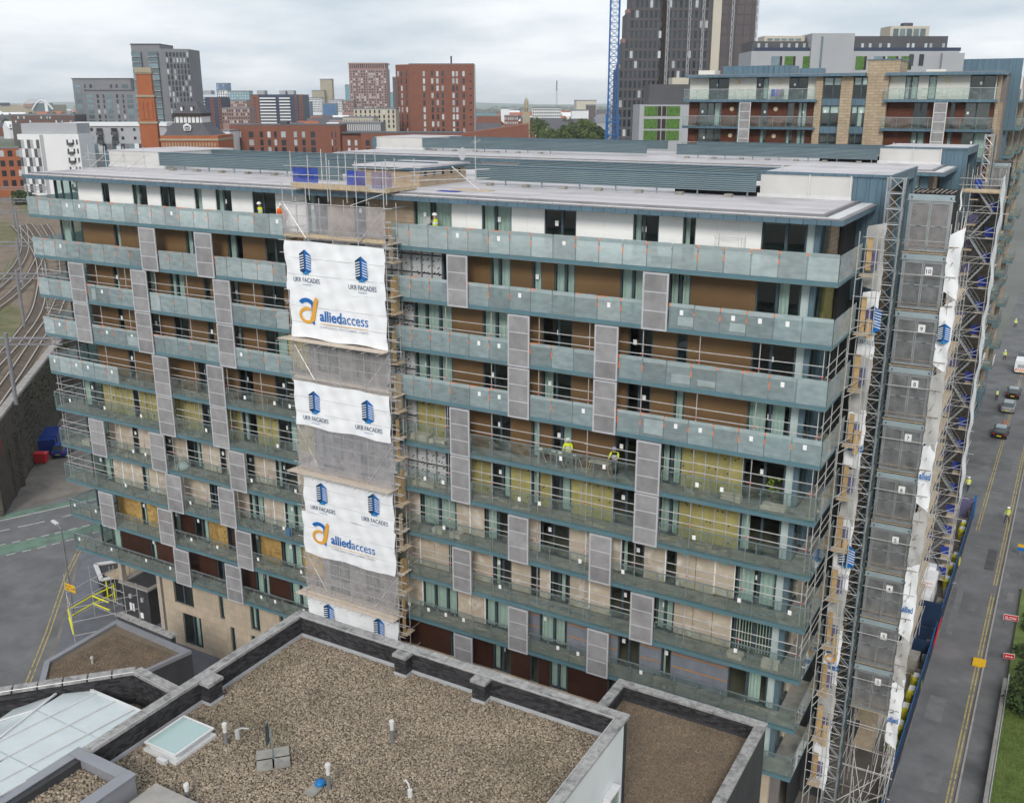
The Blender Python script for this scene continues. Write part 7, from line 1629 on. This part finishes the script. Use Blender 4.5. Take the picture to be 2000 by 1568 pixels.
b = MB(); zt_ = lambda py: ztop(py, 1400) - G
for a in (0, 2.1, 4.2): b.tube((1.6 * math.cos(a), 1.6 * math.sin(a), 0), (.5 * math.cos(a), .5 * math.sin(a), zt_(172)), .25, 4)
b.build('lattice', 'grey_clad', t); MB().tube((0, 0, zt_(178)), (0, 0, zt_(158)), .9, 8).build('antenna', 'grey_clad', t)
# stadium-like hall and arches at the far left
D = 1500; t = root('far_arena', 'grey arena roof with a pink front on the far left horizon', 'arena', 42, D)
u = lambda px: mpx(px - 42, D); zt_ = lambda py: ztop(py, D) - G
MB().extr([(0, 0), (60, 0), (60, zt_(205)), (0, zt_(205))], 'x', u(0), u(95)).build('hall', 'stone_far', t, fix=True); MB().add([(u(38), 0, zt_(205)), (u(82), 0, zt_(205)), (u(76), 20, zt_(193)), (u(45), 20, zt_(193))], [(0, 1, 2, 3)]).build('roof', 'grey_pale', t); bx('pink_front', 'brick_pink', t, u(46), u(68), -2, -.1, zt_(210), zt_(203)); bx('blue_front', 'navy_far', t, u(0), u(19), -2, -.1, zt_(206), zt_(201))
b = MB(); b.path([(u(65) + (u(105) - u(65)) * k / 10, -6, zt_(214) + (zt_(196) - zt_(214)) * math.sin(math.pi * k / 10)) for k in range(11)], 1.3, 5); b.build('arch', 'white_far', t); bx('glass_hall', 'glass_teal', t, u(66), u(104), -4, -2.2, 0, zt_(202)); bx('white_end', 'white_far', t, u(89), u(95), -5, -4.1, 0, zt_(200))
# ------------------------------------------------------------------ small far buildings
def shed(px, py, D, w, d, h, wm, rm, label, grp, rot):
    t = root('far_house', label, 'house', px, D, rot, grp); t.location.z = tz(D) - .3; bx('wall', wm, t, -w / 2, w / 2, 0, d, 0, h)
    MB().add([(-w / 2 - .2, -.3, h), (w / 2 + .2, -.3, h), (w / 2 + .2, d / 2, h + d * .3), (-w / 2 - .2, d / 2, h + d * .3), (-w / 2 - .2, d + .3, h), (w / 2 + .2, d + .3, h)], [(0, 1, 2, 3), (3, 2, 5, 4), (0, 3, 4), (1, 5, 2)]).build('roof', rm, t)
rg2 = random.Random(5)
kinds = [('brick_red', 'slate', 'far red brick house with a slate roof'), ('white_far', 'slate', 'far white house with a slate roof'), ('cream_far', 'brick_orange', 'far cream house with a tiled roof'), ('grey_pale', 'grey_clad', 'far grey shed with a metal roof'), ('white_far', 'white_far', 'far plain white warehouse shed')]
for i in range(125):
    zone = rg2.random()
    if zone < .45: px, D = rg2.uniform(930, 1190), rg2.uniform(450, 1700)
    elif zone < .75: px, D = rg2.uniform(590, 690), rg2.uniform(480, 900)
    else: px, D = rg2.uniform(-10, 140), rg2.uniform(550, 1800)
    zn = ' left of the crane' if zone < .45 else ' below the beige tower' if zone < .75 else ' on the far left plain'
    k = kinds[rg2.randrange(5)]; sc = 1 + D / 900
    shed(px, 0, D, rg2.uniform(7, 16) * sc, rg2.uniform(7, 10) * (1 + D / 1500), rg2.uniform(4, 7) * (1 + D / 2500), k[0], k[1], k[2] + zn, k[2] + zn, rg2.uniform(-.8, .8))
# rising ground beyond the river valley
b = MB(); rows_ = [330, 360, 400, 450, 500, 650, 900, 1300, 1900, 2500, 3100]; nn = 40
for D in rows_:
    for i in range(nn + 1): p = at(-900 + 3800 * i / nn, 200, D); b.v.append((p.x, p.y, tz(D) + (0 if D in (330, 3100) else 1.2 * math.sin(i * 1.7 + D))))
b.f = [(j * (nn + 1) + i, j * (nn + 1) + i + 1, (j + 1) * (nn + 1) + i + 1, (j + 1) * (nn + 1) + i) for j in range(len(rows_) - 1) for i in range(nn)]; b.m = [0] * len(b.f)
tag(b.build('terrain', 'urban', None, smooth=True), kind='structure')
# ------------------------------------------------------------------ hills on the horizon
mat('hill', (.10, .15, .13), .95, var=.15, scale=.001)
for k, (D, hh, nm) in enumerate(((6000, 16, 'hills'), (7200, 34, 'hills'))):
    b = MB(); n_ = 60; top = []; vv = []
    for i in range(n_ + 1):
        px = -300 + 2600 * i / n_; p = at(px, 200, D); z = G + hh * (.35 + .65 * abs(math.sin(i * .23 + k * 2)) * (.7 + .3 * math.sin(i * .71 + k)))
        q = at(px, 200, D + 900); vv += [(p.x, p.y, G - 5), (p.x + (q.x - p.x) * .4, p.y + (q.y - p.y) * .4, z), (q.x, q.y, G - 5)]
    b.add(vv, [(3 * i, 3 * i + 3, 3 * i + 4, 3 * i + 1) for i in range(n_)] + [(3 * i + 1, 3 * i + 4, 3 * i + 5, 3 * i + 2) for i in range(n_)]); tag(b.build(nm, 'hill'), kind='structure')
# ------------------------------------------------------------------ trees and bushes
mat('leaf', (.075, .115, .03), .8, var=.25, scale=.6); mat('bark', (.09, .07, .05), .9, var=.2); mat('leaf_dark', (.04, .068, .025), .8, var=.25, scale=.6)
for nm in ('leaf', 'leaf_dark'):
    m, n, l = tree(nm); p = n['Principled BSDF']; g = n.new('ShaderNodeNewGeometry'); rp = n.new('ShaderNodeValToRGB'); l.new(g.outputs['Random Per Island'], rp.inputs[0])
    rp.color_ramp.elements[0].color = (.55, .6, .5, 1); rp.color_ramp.elements[1].color = (1.6, 1.5, 1.2, 1)
    mm = n.new('ShaderNodeMixRGB'); mm.blend_type = 'MULTIPLY'; mm.inputs[0].default_value = 1; l.new(p.inputs['Base Color'].links[0].from_socket, mm.inputs[1]); l.new(rp.outputs[0], mm.inputs[2]); l.new(mm.outputs[0], p.inputs['Base Color'])
def crown_mesh(r, h, n_, leaf, seed, lobes=9):
    rg = random.Random(seed); b = MB(); cs = [(rg.uniform(-.55, .55) * r, rg.uniform(-.55, .55) * r, rg.uniform(.25, .8) * h, rg.uniform(.35, .6) * r) for _ in range(lobes)]
    for i in range(n_):
        cx, cy, cz, cr = cs[rg.randrange(lobes)]; d = Vector((rg.gauss(0, 1), rg.gauss(0, 1), rg.gauss(0, 1) * .8 + .15)).normalized() * cr * rg.uniform(.7, 1.08)
        c = Vector((cx, cy, cz)) + d; a = Vector((rg.gauss(0, 1), rg.gauss(0, 1), rg.gauss(0, .6))).normalized(); e = a.cross(Vector((rg.gauss(0, 1), rg.gauss(0, 1), rg.gauss(0, 1)))).normalized(); s = leaf * rg.uniform(.6, 1.4)
        b.add([c - a * s, c + e * s * .7, c + a * s, c - e * s * .7], [(0, 1, 2, 3)])
    return b
CR = {}
def tree_at(x, y, zg, h, r, label, group=None, seed=0, leaf=None, m='leaf', name='leafy_tree', n_=700):
    t = thing(name, label, 'tree', (x, y, zg), group)
    b = MB().tube((x, y, zg), (x, y, zg + h * .45), r * .07, 7, r * .045)
    for a in range(3): b.tube((x, y, zg + h * (.25 + .06 * a)), (x + r * .4 * math.cos(a * 2.1), y + r * .4 * math.sin(a * 2.1), zg + h * .65), r * .035, 5, r * .015)
    b.build('trunk', 'bark', t)
    k = (round(r, 1), round(h, 1), seed, m)
    if k not in CR:
        cb = crown_mesh(r, h * .8, n_, leaf or r * .13, seed); me = bpy.data.meshes.new('crown'); me.from_pydata(cb.v, [], cb.f); me.materials.append(MATS[m]); CR[k] = me
    o = bpy.data.objects.new('crown', CR[k]); _link(o, t, (x, y, zg + h * .22)); return t
rg3 = random.Random(9)
where = ['near the gabled house', 'left of the crane', 'behind the church', 'in front of the white office', 'at the near edge of the grove', 'in the middle of the grove', 'at the far edge of the grove']
for i in range(26):
    px = rg3.uniform(1035, 1178); D = rg3.uniform(440, 760); p = at(px, 200, D); h = rg3.uniform(8, 13)
    tree_at(p.x, p.y, tz(D) - .3, h, h * .48, 'rounded green tree in the grove between the church and the crane', 'grove beyond the roofs', i % 4, m='leaf' if i % 3 else 'leaf_dark', n_=500)
for i in range(14):
    px = rg3.uniform(-5, 140); D = rg3.uniform(560, 1000); p = at(px, 200, D); h = rg3.uniform(8, 12)
    tree_at(p.x, p.y, tz(D) - .3, h, h * .5, 'hazy green tree among the far left rooftops', 'far left trees', i % 3 + 5, m='leaf_dark', n_=350)
p = at(48, 372, 318); tree_at(p.x, p.y, -26, 6, 4.2, 'dark rounded tree beside the checkered building above the railway', None, 9, m='leaf_dark', n_=900)
# far woods that read as one mass
b = MB()
for i in range(1500):
    px = rg3.uniform(-200, 2100); D = rg3.choice((1100, 1800, 2600, 3600, 5200)) * rg3.uniform(.9, 1.25); p = at(px, 200, D); s = D * .0045; h = rg3.uniform(6, 13)
    b.lathe([(s * .3, 0), (s, h * .4), (s * .7, h * .8), (s * .1, h)], (p.x, p.y, tz(D)), 5)
b.v = [(x + rg3.uniform(-2, 2), y + rg3.uniform(-2, 2), z + rg3.uniform(-1, 1)) for x, y, z in b.v]
tag(b.build('far_woods', 'leaf_dark'), 'hazy belts of trees spreading to the horizon', 'woods', kind='stuff')
def bush(x, y, z, r, h, label, seed, m='leaf', n_=900):
    b = crown_mesh(r, h, n_, r * .1, seed, 12); b.v = [(px + x, py + y, max(z + .02, pz + z - h * .15)) for px, py, pz in b.v]; o = b.build('bush', m); tag(o, label, 'bush'); return o
bush(68.2, 23.5, G + .3, 1.5, 2.2, 'dense dark green bush at the lawn corner by the pavement', 21, 'leaf_dark'); bush(68.4, 27.0, G + .3, 1.3, 2.4, 'second bush behind the lawn corner bush', 22, 'leaf_dark'); bush(68.0, 31.5, G + .3, 1.0, 1.8, 'straggly hedge bush beside the small red sign', 23, 'leaf_dark'); bush(68.3, 36, G + .3, 1.2, 2.0, 'straggly hedge bush behind the SLOW sign', 24, 'leaf_dark')
bush(20.5, -4.5, G + .05, 1.6, 2.2, 'yellow-green shrub in the sunken court behind the long stone coping', 25, 'leaf')
bx('court_wall', 'brown_brick', None, 19.5, 19.8, -9, -1.5, G, -29.5); tag(bpy.data.objects['court_wall'], 'reddish brick wall closing the sunken court', 'wall')
# ------------------------------------------------------------------ lawn blades
b = MB(); rg4 = random.Random(4)
for i in range(16000):
    x, y = rg4.uniform(67.0, 69.6), rg4.uniform(8, 24); a = rg4.uniform(0, 6.28); hh = rg4.uniform(.04, .11); dx_, dy_ = math.cos(a) * .025, math.sin(a) * .025
    b.add([(x - dx_, y - dy_, G + .3), (x + dx_, y + dy_, G + .3), (x + rg4.uniform(-.05, .05), y + rg4.uniform(-.05, .05), G + .3 + hh)], [(0, 1, 2)])
mat('lawn', (.13, .19, .045), .8, var=.3, scale=1)
tag(b.build('lawn_blades', 'lawn'), 'short lawn grass beside the street', 'grass', kind='stuff')
# ------------------------------------------------------------------ railway viaduct on the left
mat('ballast', (.20, .155, .115), .95, var=.3, scale=1.5, stain=((.11, .09, .07), .25, .8)); mat('scrub', (.135, .135, .06), .95, var=.35, scale=.6, bump=.6, bscale=3, stain=((.22, .17, .12), .2, .9)); mat('rail_steel', (.5, .45, .40), .5, .5, var=.1); mat('sleeper', (.14, .115, .095), .9, var=.2); mat('old_stone', (.105, .09, .075), .9, var=.3, scale=1.2, stain=((.05, .05, .04), .6, .9)); lines('old_stone', 'xy', .9, .4, (.45, .45, .45), .03); mat('gantry', (.26, .26, .28), .5, .4, var=.1)
ZV = -24.0
VP = [(-26, 9.5), (-31, 14.6), (-50.6, 34.8), (-78, 63), (-130, 112), (-230, 190), (-420, 300), (-420, 120), (-150, 50), (-90, 10), (-50, -12)]
MB().prism([p for p in VP][::-1] if False else VP, G, ZV).build('embankment', 'ballast', None, fix=True); bpy.data.objects['embankment']['kind'] = 'structure'
def gp(px, py, z=ZV + .03): d = FW + RT * ((px - 1000) / FPX) + UP * ((784 - py) / FPX); q = CP + d * ((z - CP.z) / d.z); return (q.x, q.y)
for pl__ in ([(-30, 560), (25, 600), (48, 602), (40, 640), (12, 690), (-30, 712)], [(-30, 432), (34, 436), (36, 470), (20, 478), (-30, 480)], [(22, 505), (40, 500), (38, 530), (12, 552), (-10, 552)], [(40, 392), (64, 396), (56, 420), (36, 418)]): flat('trackside_grass', [gp(*p) for p in pl__], ZV + .03, 'scrub')
flat('trackside_scrub', [(-150, 60), (-90, 25), (-58, 8), (-66, 28), (-92, 52), (-118, 70), (-150, 90)], ZV + .02, 'scrub'); flat('trackside_scrub', [(-230, 110), (-150, 66), (-150, 92), (-185, 118), (-235, 150)], ZV + .02, 'scrub')
VW = thing('viaduct_wall', 'dark stone retaining wall with pale coping carrying the railway', 'wall', (-40, 25, G))
wl = [(-26, 9.5), (-31, 14.6), (-50.6, 34.8), (-78, 63)]
for p, q in zip(wl, wl[1:]):
    d = (Vector(q) - Vector(p)).normalized(); s = Vector((d.y, -d.x)) * -1; s = Vector((.718, .696)) * .3
    wall_seg(VW, Vector(p) + s, Vector(q) + s, .5, G, ZV - .0, 'old_stone', 'wall_face'); seg_bricks(VW, Vector(q) + s, Vector(p) + s, .5, G + .02, ZV - .1, .85, .38, 'old_stone', .03, .05)
    n_ = int((Vector(q) - Vector(p)).length / 1.8)
    for i in range(n_): a = Vector(p) + (Vector(q) - Vector(p)) * (i / n_ + .004) + s * .5; c = Vector(p) + (Vector(q) - Vector(p)) * ((i + 1) / n_ - .004) + s * .5; wall_seg(VW, a, c, .9, ZV + .004, ZV + .35 + random.uniform(-.02, .02), 'stone_kerb', 'coping_stone')
b = crown_mesh(1, 1, 1500, .07, 40, 20)
for i in range(0, len(b.v), 4):
    tt = random.random() ** .8; p = Vector((-31.5, 15)).lerp(Vector((-58, 42.5)), tt) + Vector((.718, .696)) * random.uniform(.6, .9); z = random.uniform(-31, -24.3) if random.random() < .6 else random.uniform(-27, -24)
    c = sum((Vector(b.v[i + k]) for k in range(4)), Vector()) / 4
    for k in range(4): w = Vector(b.v[i + k]) - c; b.v[i + k] = (p.x + w.x * 1.6, p.y + w.y * 1.6, z + w.z * 1.6)
tag(b.build('ivy', 'leaf_dark', VW), kind='stuff')
# buttress and red cabin at the bridge end
bx('buttress', 'old_stone', VW, -31.2, -29.3, 12.4, 14.0, G, -27.5); bx('buttress', 'old_stone', VW, -33.0, -31.3, 13.8, 16.4, G, -26.8); bx('bridge_girder', 'barrier_red', VW, -31.0, -27.5, 10.3, 12.0, -27.4, -24.6)
for k in range(5): bx('girder_rib', 'cream_far', VW, -30.8 + k * .7, -30.5 + k * .7, 10.15, 10.29, -27.3, -24.8)
TRK = {'A': [(-32, 9.5), (-46.2, 22.9), (-57.2, 34.0), (-70.8, 46.8), (-84, 57.5), (-105, 73), (-135, 93), (-180, 119)], 'C': [(-27.5, 10.0), (-33.5, 15.3), (-43.8, 25.2), (-59.2, 39.6), (-72, 51.5), (-93, 68.8), (-125, 92), (-175, 124)], 'E': [(-66, 28), (-83.5, 49), (-94.8, 60.7), (-109.6, 74.3), (-140, 98), (-180, 123)], 'F': [(-84, 44), (-99.9, 60.2), (-111.5, 71), (-124.5, 82), (-143, 96), (-178, 120)], 'H': [(-100, 46), (-125, 70), (-150, 88), (-190, 112)]}
lab = {'A': 'second railway track from the stone wall', 'C': 'railway track nearest the stone wall', 'E': 'railway track curving in from the scrub', 'F': 'railway track behind the curving one', 'H': 'farthest railway track beyond the scrub'}
def spline(P, n_):
    out = []; P = [Vector(p) for p in P]; L_ = [0]
    for a, c in zip(P, P[1:]): L_.append(L_[-1] + (c - a).length)
    for i in range(n_ + 1):
        s_ = L_[-1] * i / n_; k = max(j for j in range(len(P) - 1) if L_[j] <= s_ + 1e-6); t_ = (s_ - L_[k]) / (L_[k + 1] - L_[k]); p0, p1, p2, p3 = P[max(k - 1, 0)], P[k], P[k + 1], P[min(k + 2, len(P) - 1)]
        out.append(.5 * ((2 * p1) + (p2 - p0) * t_ + (2 * p0 - 5 * p1 + 4 * p2 - p3) * t_ ** 2 + (3 * p1 - p0 - 3 * p2 + p3) * t_ ** 3))
    return out, L_[-1]
for k, P in TRK.items():
    t = thing('railway_track', lab[k], 'track', (*P[0], ZV)); pts, Lg = spline(P, 60); Nn = [(pts[min(i + 1, 60)] - pts[max(i - 1, 0)]).normalized() for i in range(61)]
    for sg in (-.76, .76):
        b = MB(); b.path([(p.x - n_.y * sg, p.y + n_.x * sg, ZV + .28) for p, n_ in zip(pts, Nn)], .1, 4); b.build('rail', 'rail_steel', t)
    sl_, _ = spline(P, int(Lg / .75)); b = MB()
    for i in range(1, len(sl_)): d = (sl_[i] - sl_[i - 1]).normalized(); c = sl_[i]; b.obox((c.x, c.y, ZV + .13), (-d.y * 1.25, d.x * 1.25, 0), (d.x * .13, d.y * .13, 0), (0, 0, .07))
    tag(b.build('sleepers', 'sleeper', t), kind='stuff')
# overhead line gantries
for i, (px, py, wl_, hh) in enumerate(((32, 790, 16, 7.5), (48, 640, 30, 8), (46, 560, 36, 8), (40, 480, 44, 8), (30, 450, 60, 8), (60, 420, 70, 8))):
    d = (FW + RT * ((px - 1000) / FPX) + UP * ((784 - py) / FPX)); tt = (ZV - CP.z) / d.z; p = CP + d * tt; ax = Vector((-.75, -.66, 0)); ax = Vector((-RT.x, -RT.y, 0)) * 1.0
    t = thing('line_gantry', 'grey overhead line gantry, %s from the stone wall along the railway' % ['first', 'second', 'third', 'fourth', 'fifth', 'sixth'][i], 'gantry', tuple(p), 'overhead line gantries')
    e = p + ax * wl_; e2 = p - ax * 6
    MB().tube(tuple(p), (p.x, p.y, p.z + hh + .6), .22, 8).build('mast', 'gantry', t); MB().tube(tuple(e), (e.x, e.y, e.z + hh + .6), .22, 8).build('mast', 'gantry', t)
    b = MB().tube((e2.x, e2.y, e2.z + hh), (e.x, e.y, e.z + hh), .13, 5).tube((e2.x, e2.y, e2.z + hh - .7), (e.x, e.y, e.z + hh - .7), .1, 5)
    k = 0; n_ = int((wl_ + 6) / 1.2)
    for k in range(n_): a = e2.lerp(e, k / n_); c = e2.lerp(e, (k + 1) / n_); b.tube((a.x, a.y, a.z + hh - (.7 if k % 2 else 0)), (c.x, c.y, c.z + hh - (0 if k % 2 else .7)), .05, 4)
    b.build('cross_beam', 'gantry', t)
    for k in range(3): c = p.lerp(e, .15 + .3 * k); MB().tube((c.x, c.y, c.z + hh - .7), (c.x, c.y, c.z + hh - 2.2), .05, 5).tube((c.x, c.y, c.z + hh - 2.2), (c.x + 1.6, c.y + 1.4, c.z + hh - 1.5), .035, 4).build('dropper', 'gantry', t)
for k in range(4):
    c0 = Vector((-34 - k * 5, 14 - k * 3, ZV + 5.6)); c1 = Vector((-170 - k * 4, 118 - k * 6, ZV + 5.6)); tag(MB().tube(tuple(c0), tuple(c1), .03, 4).build('contact_wire', 'gantry'), 'overhead contact wire above the railway', 'wire', 'contact wires')
# ------------------------------------------------------------------ things at the left street corner
HT = thing('bin_store', 'black clad bin store with stone coping under the west end of the block', 'hut', (4.0, 3.6, G))
bx('wall', 'charcoal_wall', HT, 2.4, 5.7, 1.85, 5.4, G, -29.75)
for a in ((2.3, 5.8, 1.75, 2.15), (2.3, 5.8, 5.1, 5.5), (2.3, 2.7, 2.16, 5.09), (5.4, 5.8, 2.16, 5.09)): bx('coping', 'stone_kerb', HT, a[0], a[1], a[2], a[3], -29.748, -29.6)
for x in (3.6, 5.0): bx('wall_light', 'alu', HT, x - .12, x + .12, 1.7, 1.84, -30.8, -30.45)
bx('notice', 'paper', HT, 3.3, 3.55, 1.83, 1.845, -32.0, -31.3); bx('notice', 'paper', HT, 3.65, 3.85, 1.83, 1.845, -32.0, -31.3); bx('notice', 'paper', HT, 4.5, 4.85, 1.83, 1.845, -32.4, -31.9)
H2 = thing('angled_planter', 'angular dark planter with a white coping under the west balconies', 'planter', (-2.5, 5, G)); MB().prism([(-4.6, 4.8), (-1.7, 3.1), (0.2, 6.0), (-2.0, 8)], G, -31.2).build('wall', 'charcoal_wall', H2)
for p, q in (((-4.6, 4.8), (-1.7, 3.1)), ((-1.7, 3.1), (.2, 6)), ((-2, 8), (-4.6, 4.8))): wall_seg(H2, p, q, .35, -31.198, -31.05, 'gutter_white', 'coping')
SF = thing('pavement_scaffold', 'ground-level scaffold with yellow padded rails beside the bin store', 'scaffold', (2, 0, G))
for x, y in ((.4, -1.7), (2.9, -3.2), (.1, .8), (1.6, 1.6), (4.4, .6), (5.6, .9), (2.0, 3.2), (.2, 3.0)): tube1('standard', SF, (x, y, G), (x, y, G + 3.6 + random.random() * 1.5))
for z in (1.0, 2.2, 3.4):
    for p, q in (((.4, -1.7), (2.9, -3.2)), ((.4, -1.7), (.1, .8)), ((.1, .8), (4.4, .6)), ((2.9, -3.2), (5.6, .9)), ((.1, .8), (.2, 3)), ((1.6, 1.6), (2.0, 3.2))): tube1('ledger', SF, (*p, G + z), (*q, G + z), .024)
mat('pad_yellow', (.75, .72, .02), .6, var=.05)
for z in (1.2, 1.9):
    for p, q in (((.4, -1.75), (2.9, -3.25)), ((.35, -1.7), (.05, .8)), ((.05, .8), (2.2, .7)), ((.1, .8), (.15, 2.8))): tube1('padded_rail', SF, (*p, G + z), (*q, G + z), .06, 'pad_yellow')
for k in range(2): tube1('padded_post', SF, (.15 + k * .9, 2.2, G + 1), (.15 + k * .9, 2.2, G + 2.6), .06, 'pad_yellow')
bx('scaffold_deck', 'board', SF, -.2, 2.2, 2.4, 4.6, -30.0, -29.9)
LP = thing('street_lamp', 'tall grey street lamp at the kerb left of the block', 'lamp', (-1.3, -.2, G)); tube1('column', LP, (-1.3, -.2, G), (-1.3, -.2, -25.0), .07, 'gantry'); MB().tube((-1.3, -.2, -25.0), (-2.3, .1, -24.85), .04, 6).build('arm', 'gantry', LP); MB().obox((-2.6, .2, -24.85), (.45, -.12, 0), (.04, .13, 0), (0, 0, .06)).build('lamp_head', 'gutter_white', LP)
sg = thing('diversion_sign', 'orange diverted traffic sign with a black arrow on the lamp column', 'sign', (-1.1, -.3, -30.4)); bx('plate', 'sign_yellow', sg, -1.75, -.4, -.34, -.3, -30.5, -29.85); text(sg, 'Diverted', 'sign_black', -1.65, -30.1, -.35, .2, .7); text(sg, 'traffic', 'sign_black', -1.65, -30.38, -.35, .2, .55)
MB().box(-.85, -.6, -.355, -.345, -30.2, -30.14).add([(-.62, -.35, -30.27), (-.62, -.35, -30.07), (-.46, -.35, -30.17)], [(0, 1, 2)]).build('arrow', 'sign_black', sg)
RB = thing('wheeled_bin', 'red wheeled refuse bin beside the blue car under the railway', 'bin', (-36.0, 21.8, G)); MB().add([(-36.6, 21.2, G + .15), (-35.5, 21.9, G + .15), (-36.0, 22.7, G + .15), (-37.1, 22.0, G + .15), (-36.75, 21.1, G + 1.2), (-35.4, 21.95, G + 1.2), (-35.95, 22.85, G + 1.2), (-37.3, 22.0, G + 1.2)], [(0, 3, 2, 1), (4, 5, 6, 7), (0, 1, 5, 4), (1, 2, 6, 5), (2, 3, 7, 6), (3, 0, 4, 7)]).build('body', 'barrier_red', RB, fix=True)
MB().add([(-36.8, 21.05, G + 1.22), (-35.35, 21.95, G + 1.22), (-35.95, 22.9, G + 1.22), (-37.35, 22.0, G + 1.22), (-36.6, 21.4, G + 1.35), (-35.6, 22.0, G + 1.35), (-36.0, 22.6, G + 1.35), (-37.0, 22.0, G + 1.35)], [(0, 3, 2, 1), (4, 5, 6, 7), (0, 1, 5, 4), (1, 2, 6, 5), (2, 3, 7, 6), (3, 0, 4, 7)]).build('lid', 'barrier_red', RB, fix=True)
for x, y in ((-36.5, 21.35), (-35.7, 21.9), (-36.1, 22.5), (-36.9, 21.95)): MB().tube((x - .03, y, G + .08), (x + .03, y, G + .08), .08, 8).build('castor', 'tyre', RB)
SKP = thing('skip_lorry', 'blue lorry body parked in shadow behind the red bin', 'lorry', (-40, 25, G)); MB().obox((-40.2, 26.2, G + 1.25), (.8, .8, 0), (-1.5, 1.5, 0), (0, 0, .75)).build('body', 'paint_blue', SKP); MB().obox((-38.4, 24.4, G + 1.1), (.75, .75, 0), (-.45, .45, 0), (0, 0, .85)).build('cab', 'paint_blue', SKP)
for x, y in ((-37.9, 24.9), (-39.3, 23.5), (-41.0, 28.2), (-42.4, 26.6)): MB().tube((x - .15, y - .15, G + .45), (x + .15, y + .15, G + .45), .45, 12).build('wheel', 'tyre', SKP)
# ------------------------------------------------------------------ thin summer haze
hm = bpy.data.materials.new('haze'); hm.use_nodes = True; MATS['haze'] = hm
S.cycles.volume_bounces = 1
n = hm.node_tree.nodes; n.remove(n['Principled BSDF']); pv = n.new('ShaderNodeVolumePrincipled')
pv.inputs['Color'].default_value = (.93, .965, 1, 1); pv.inputs['Density'].default_value = 1.1e-4; pv.inputs['Anisotropy'].default_value = .2
hm.node_tree.links.new(pv.outputs[0], n['Material Output'].inputs['Volume'])
o = MB().box(-9600, 4600, -400, 9600, G - 8, 62).build('haze', 'haze'); tag(o, 'thin pale haze over the town and the far plain', 'haze', kind='stuff')
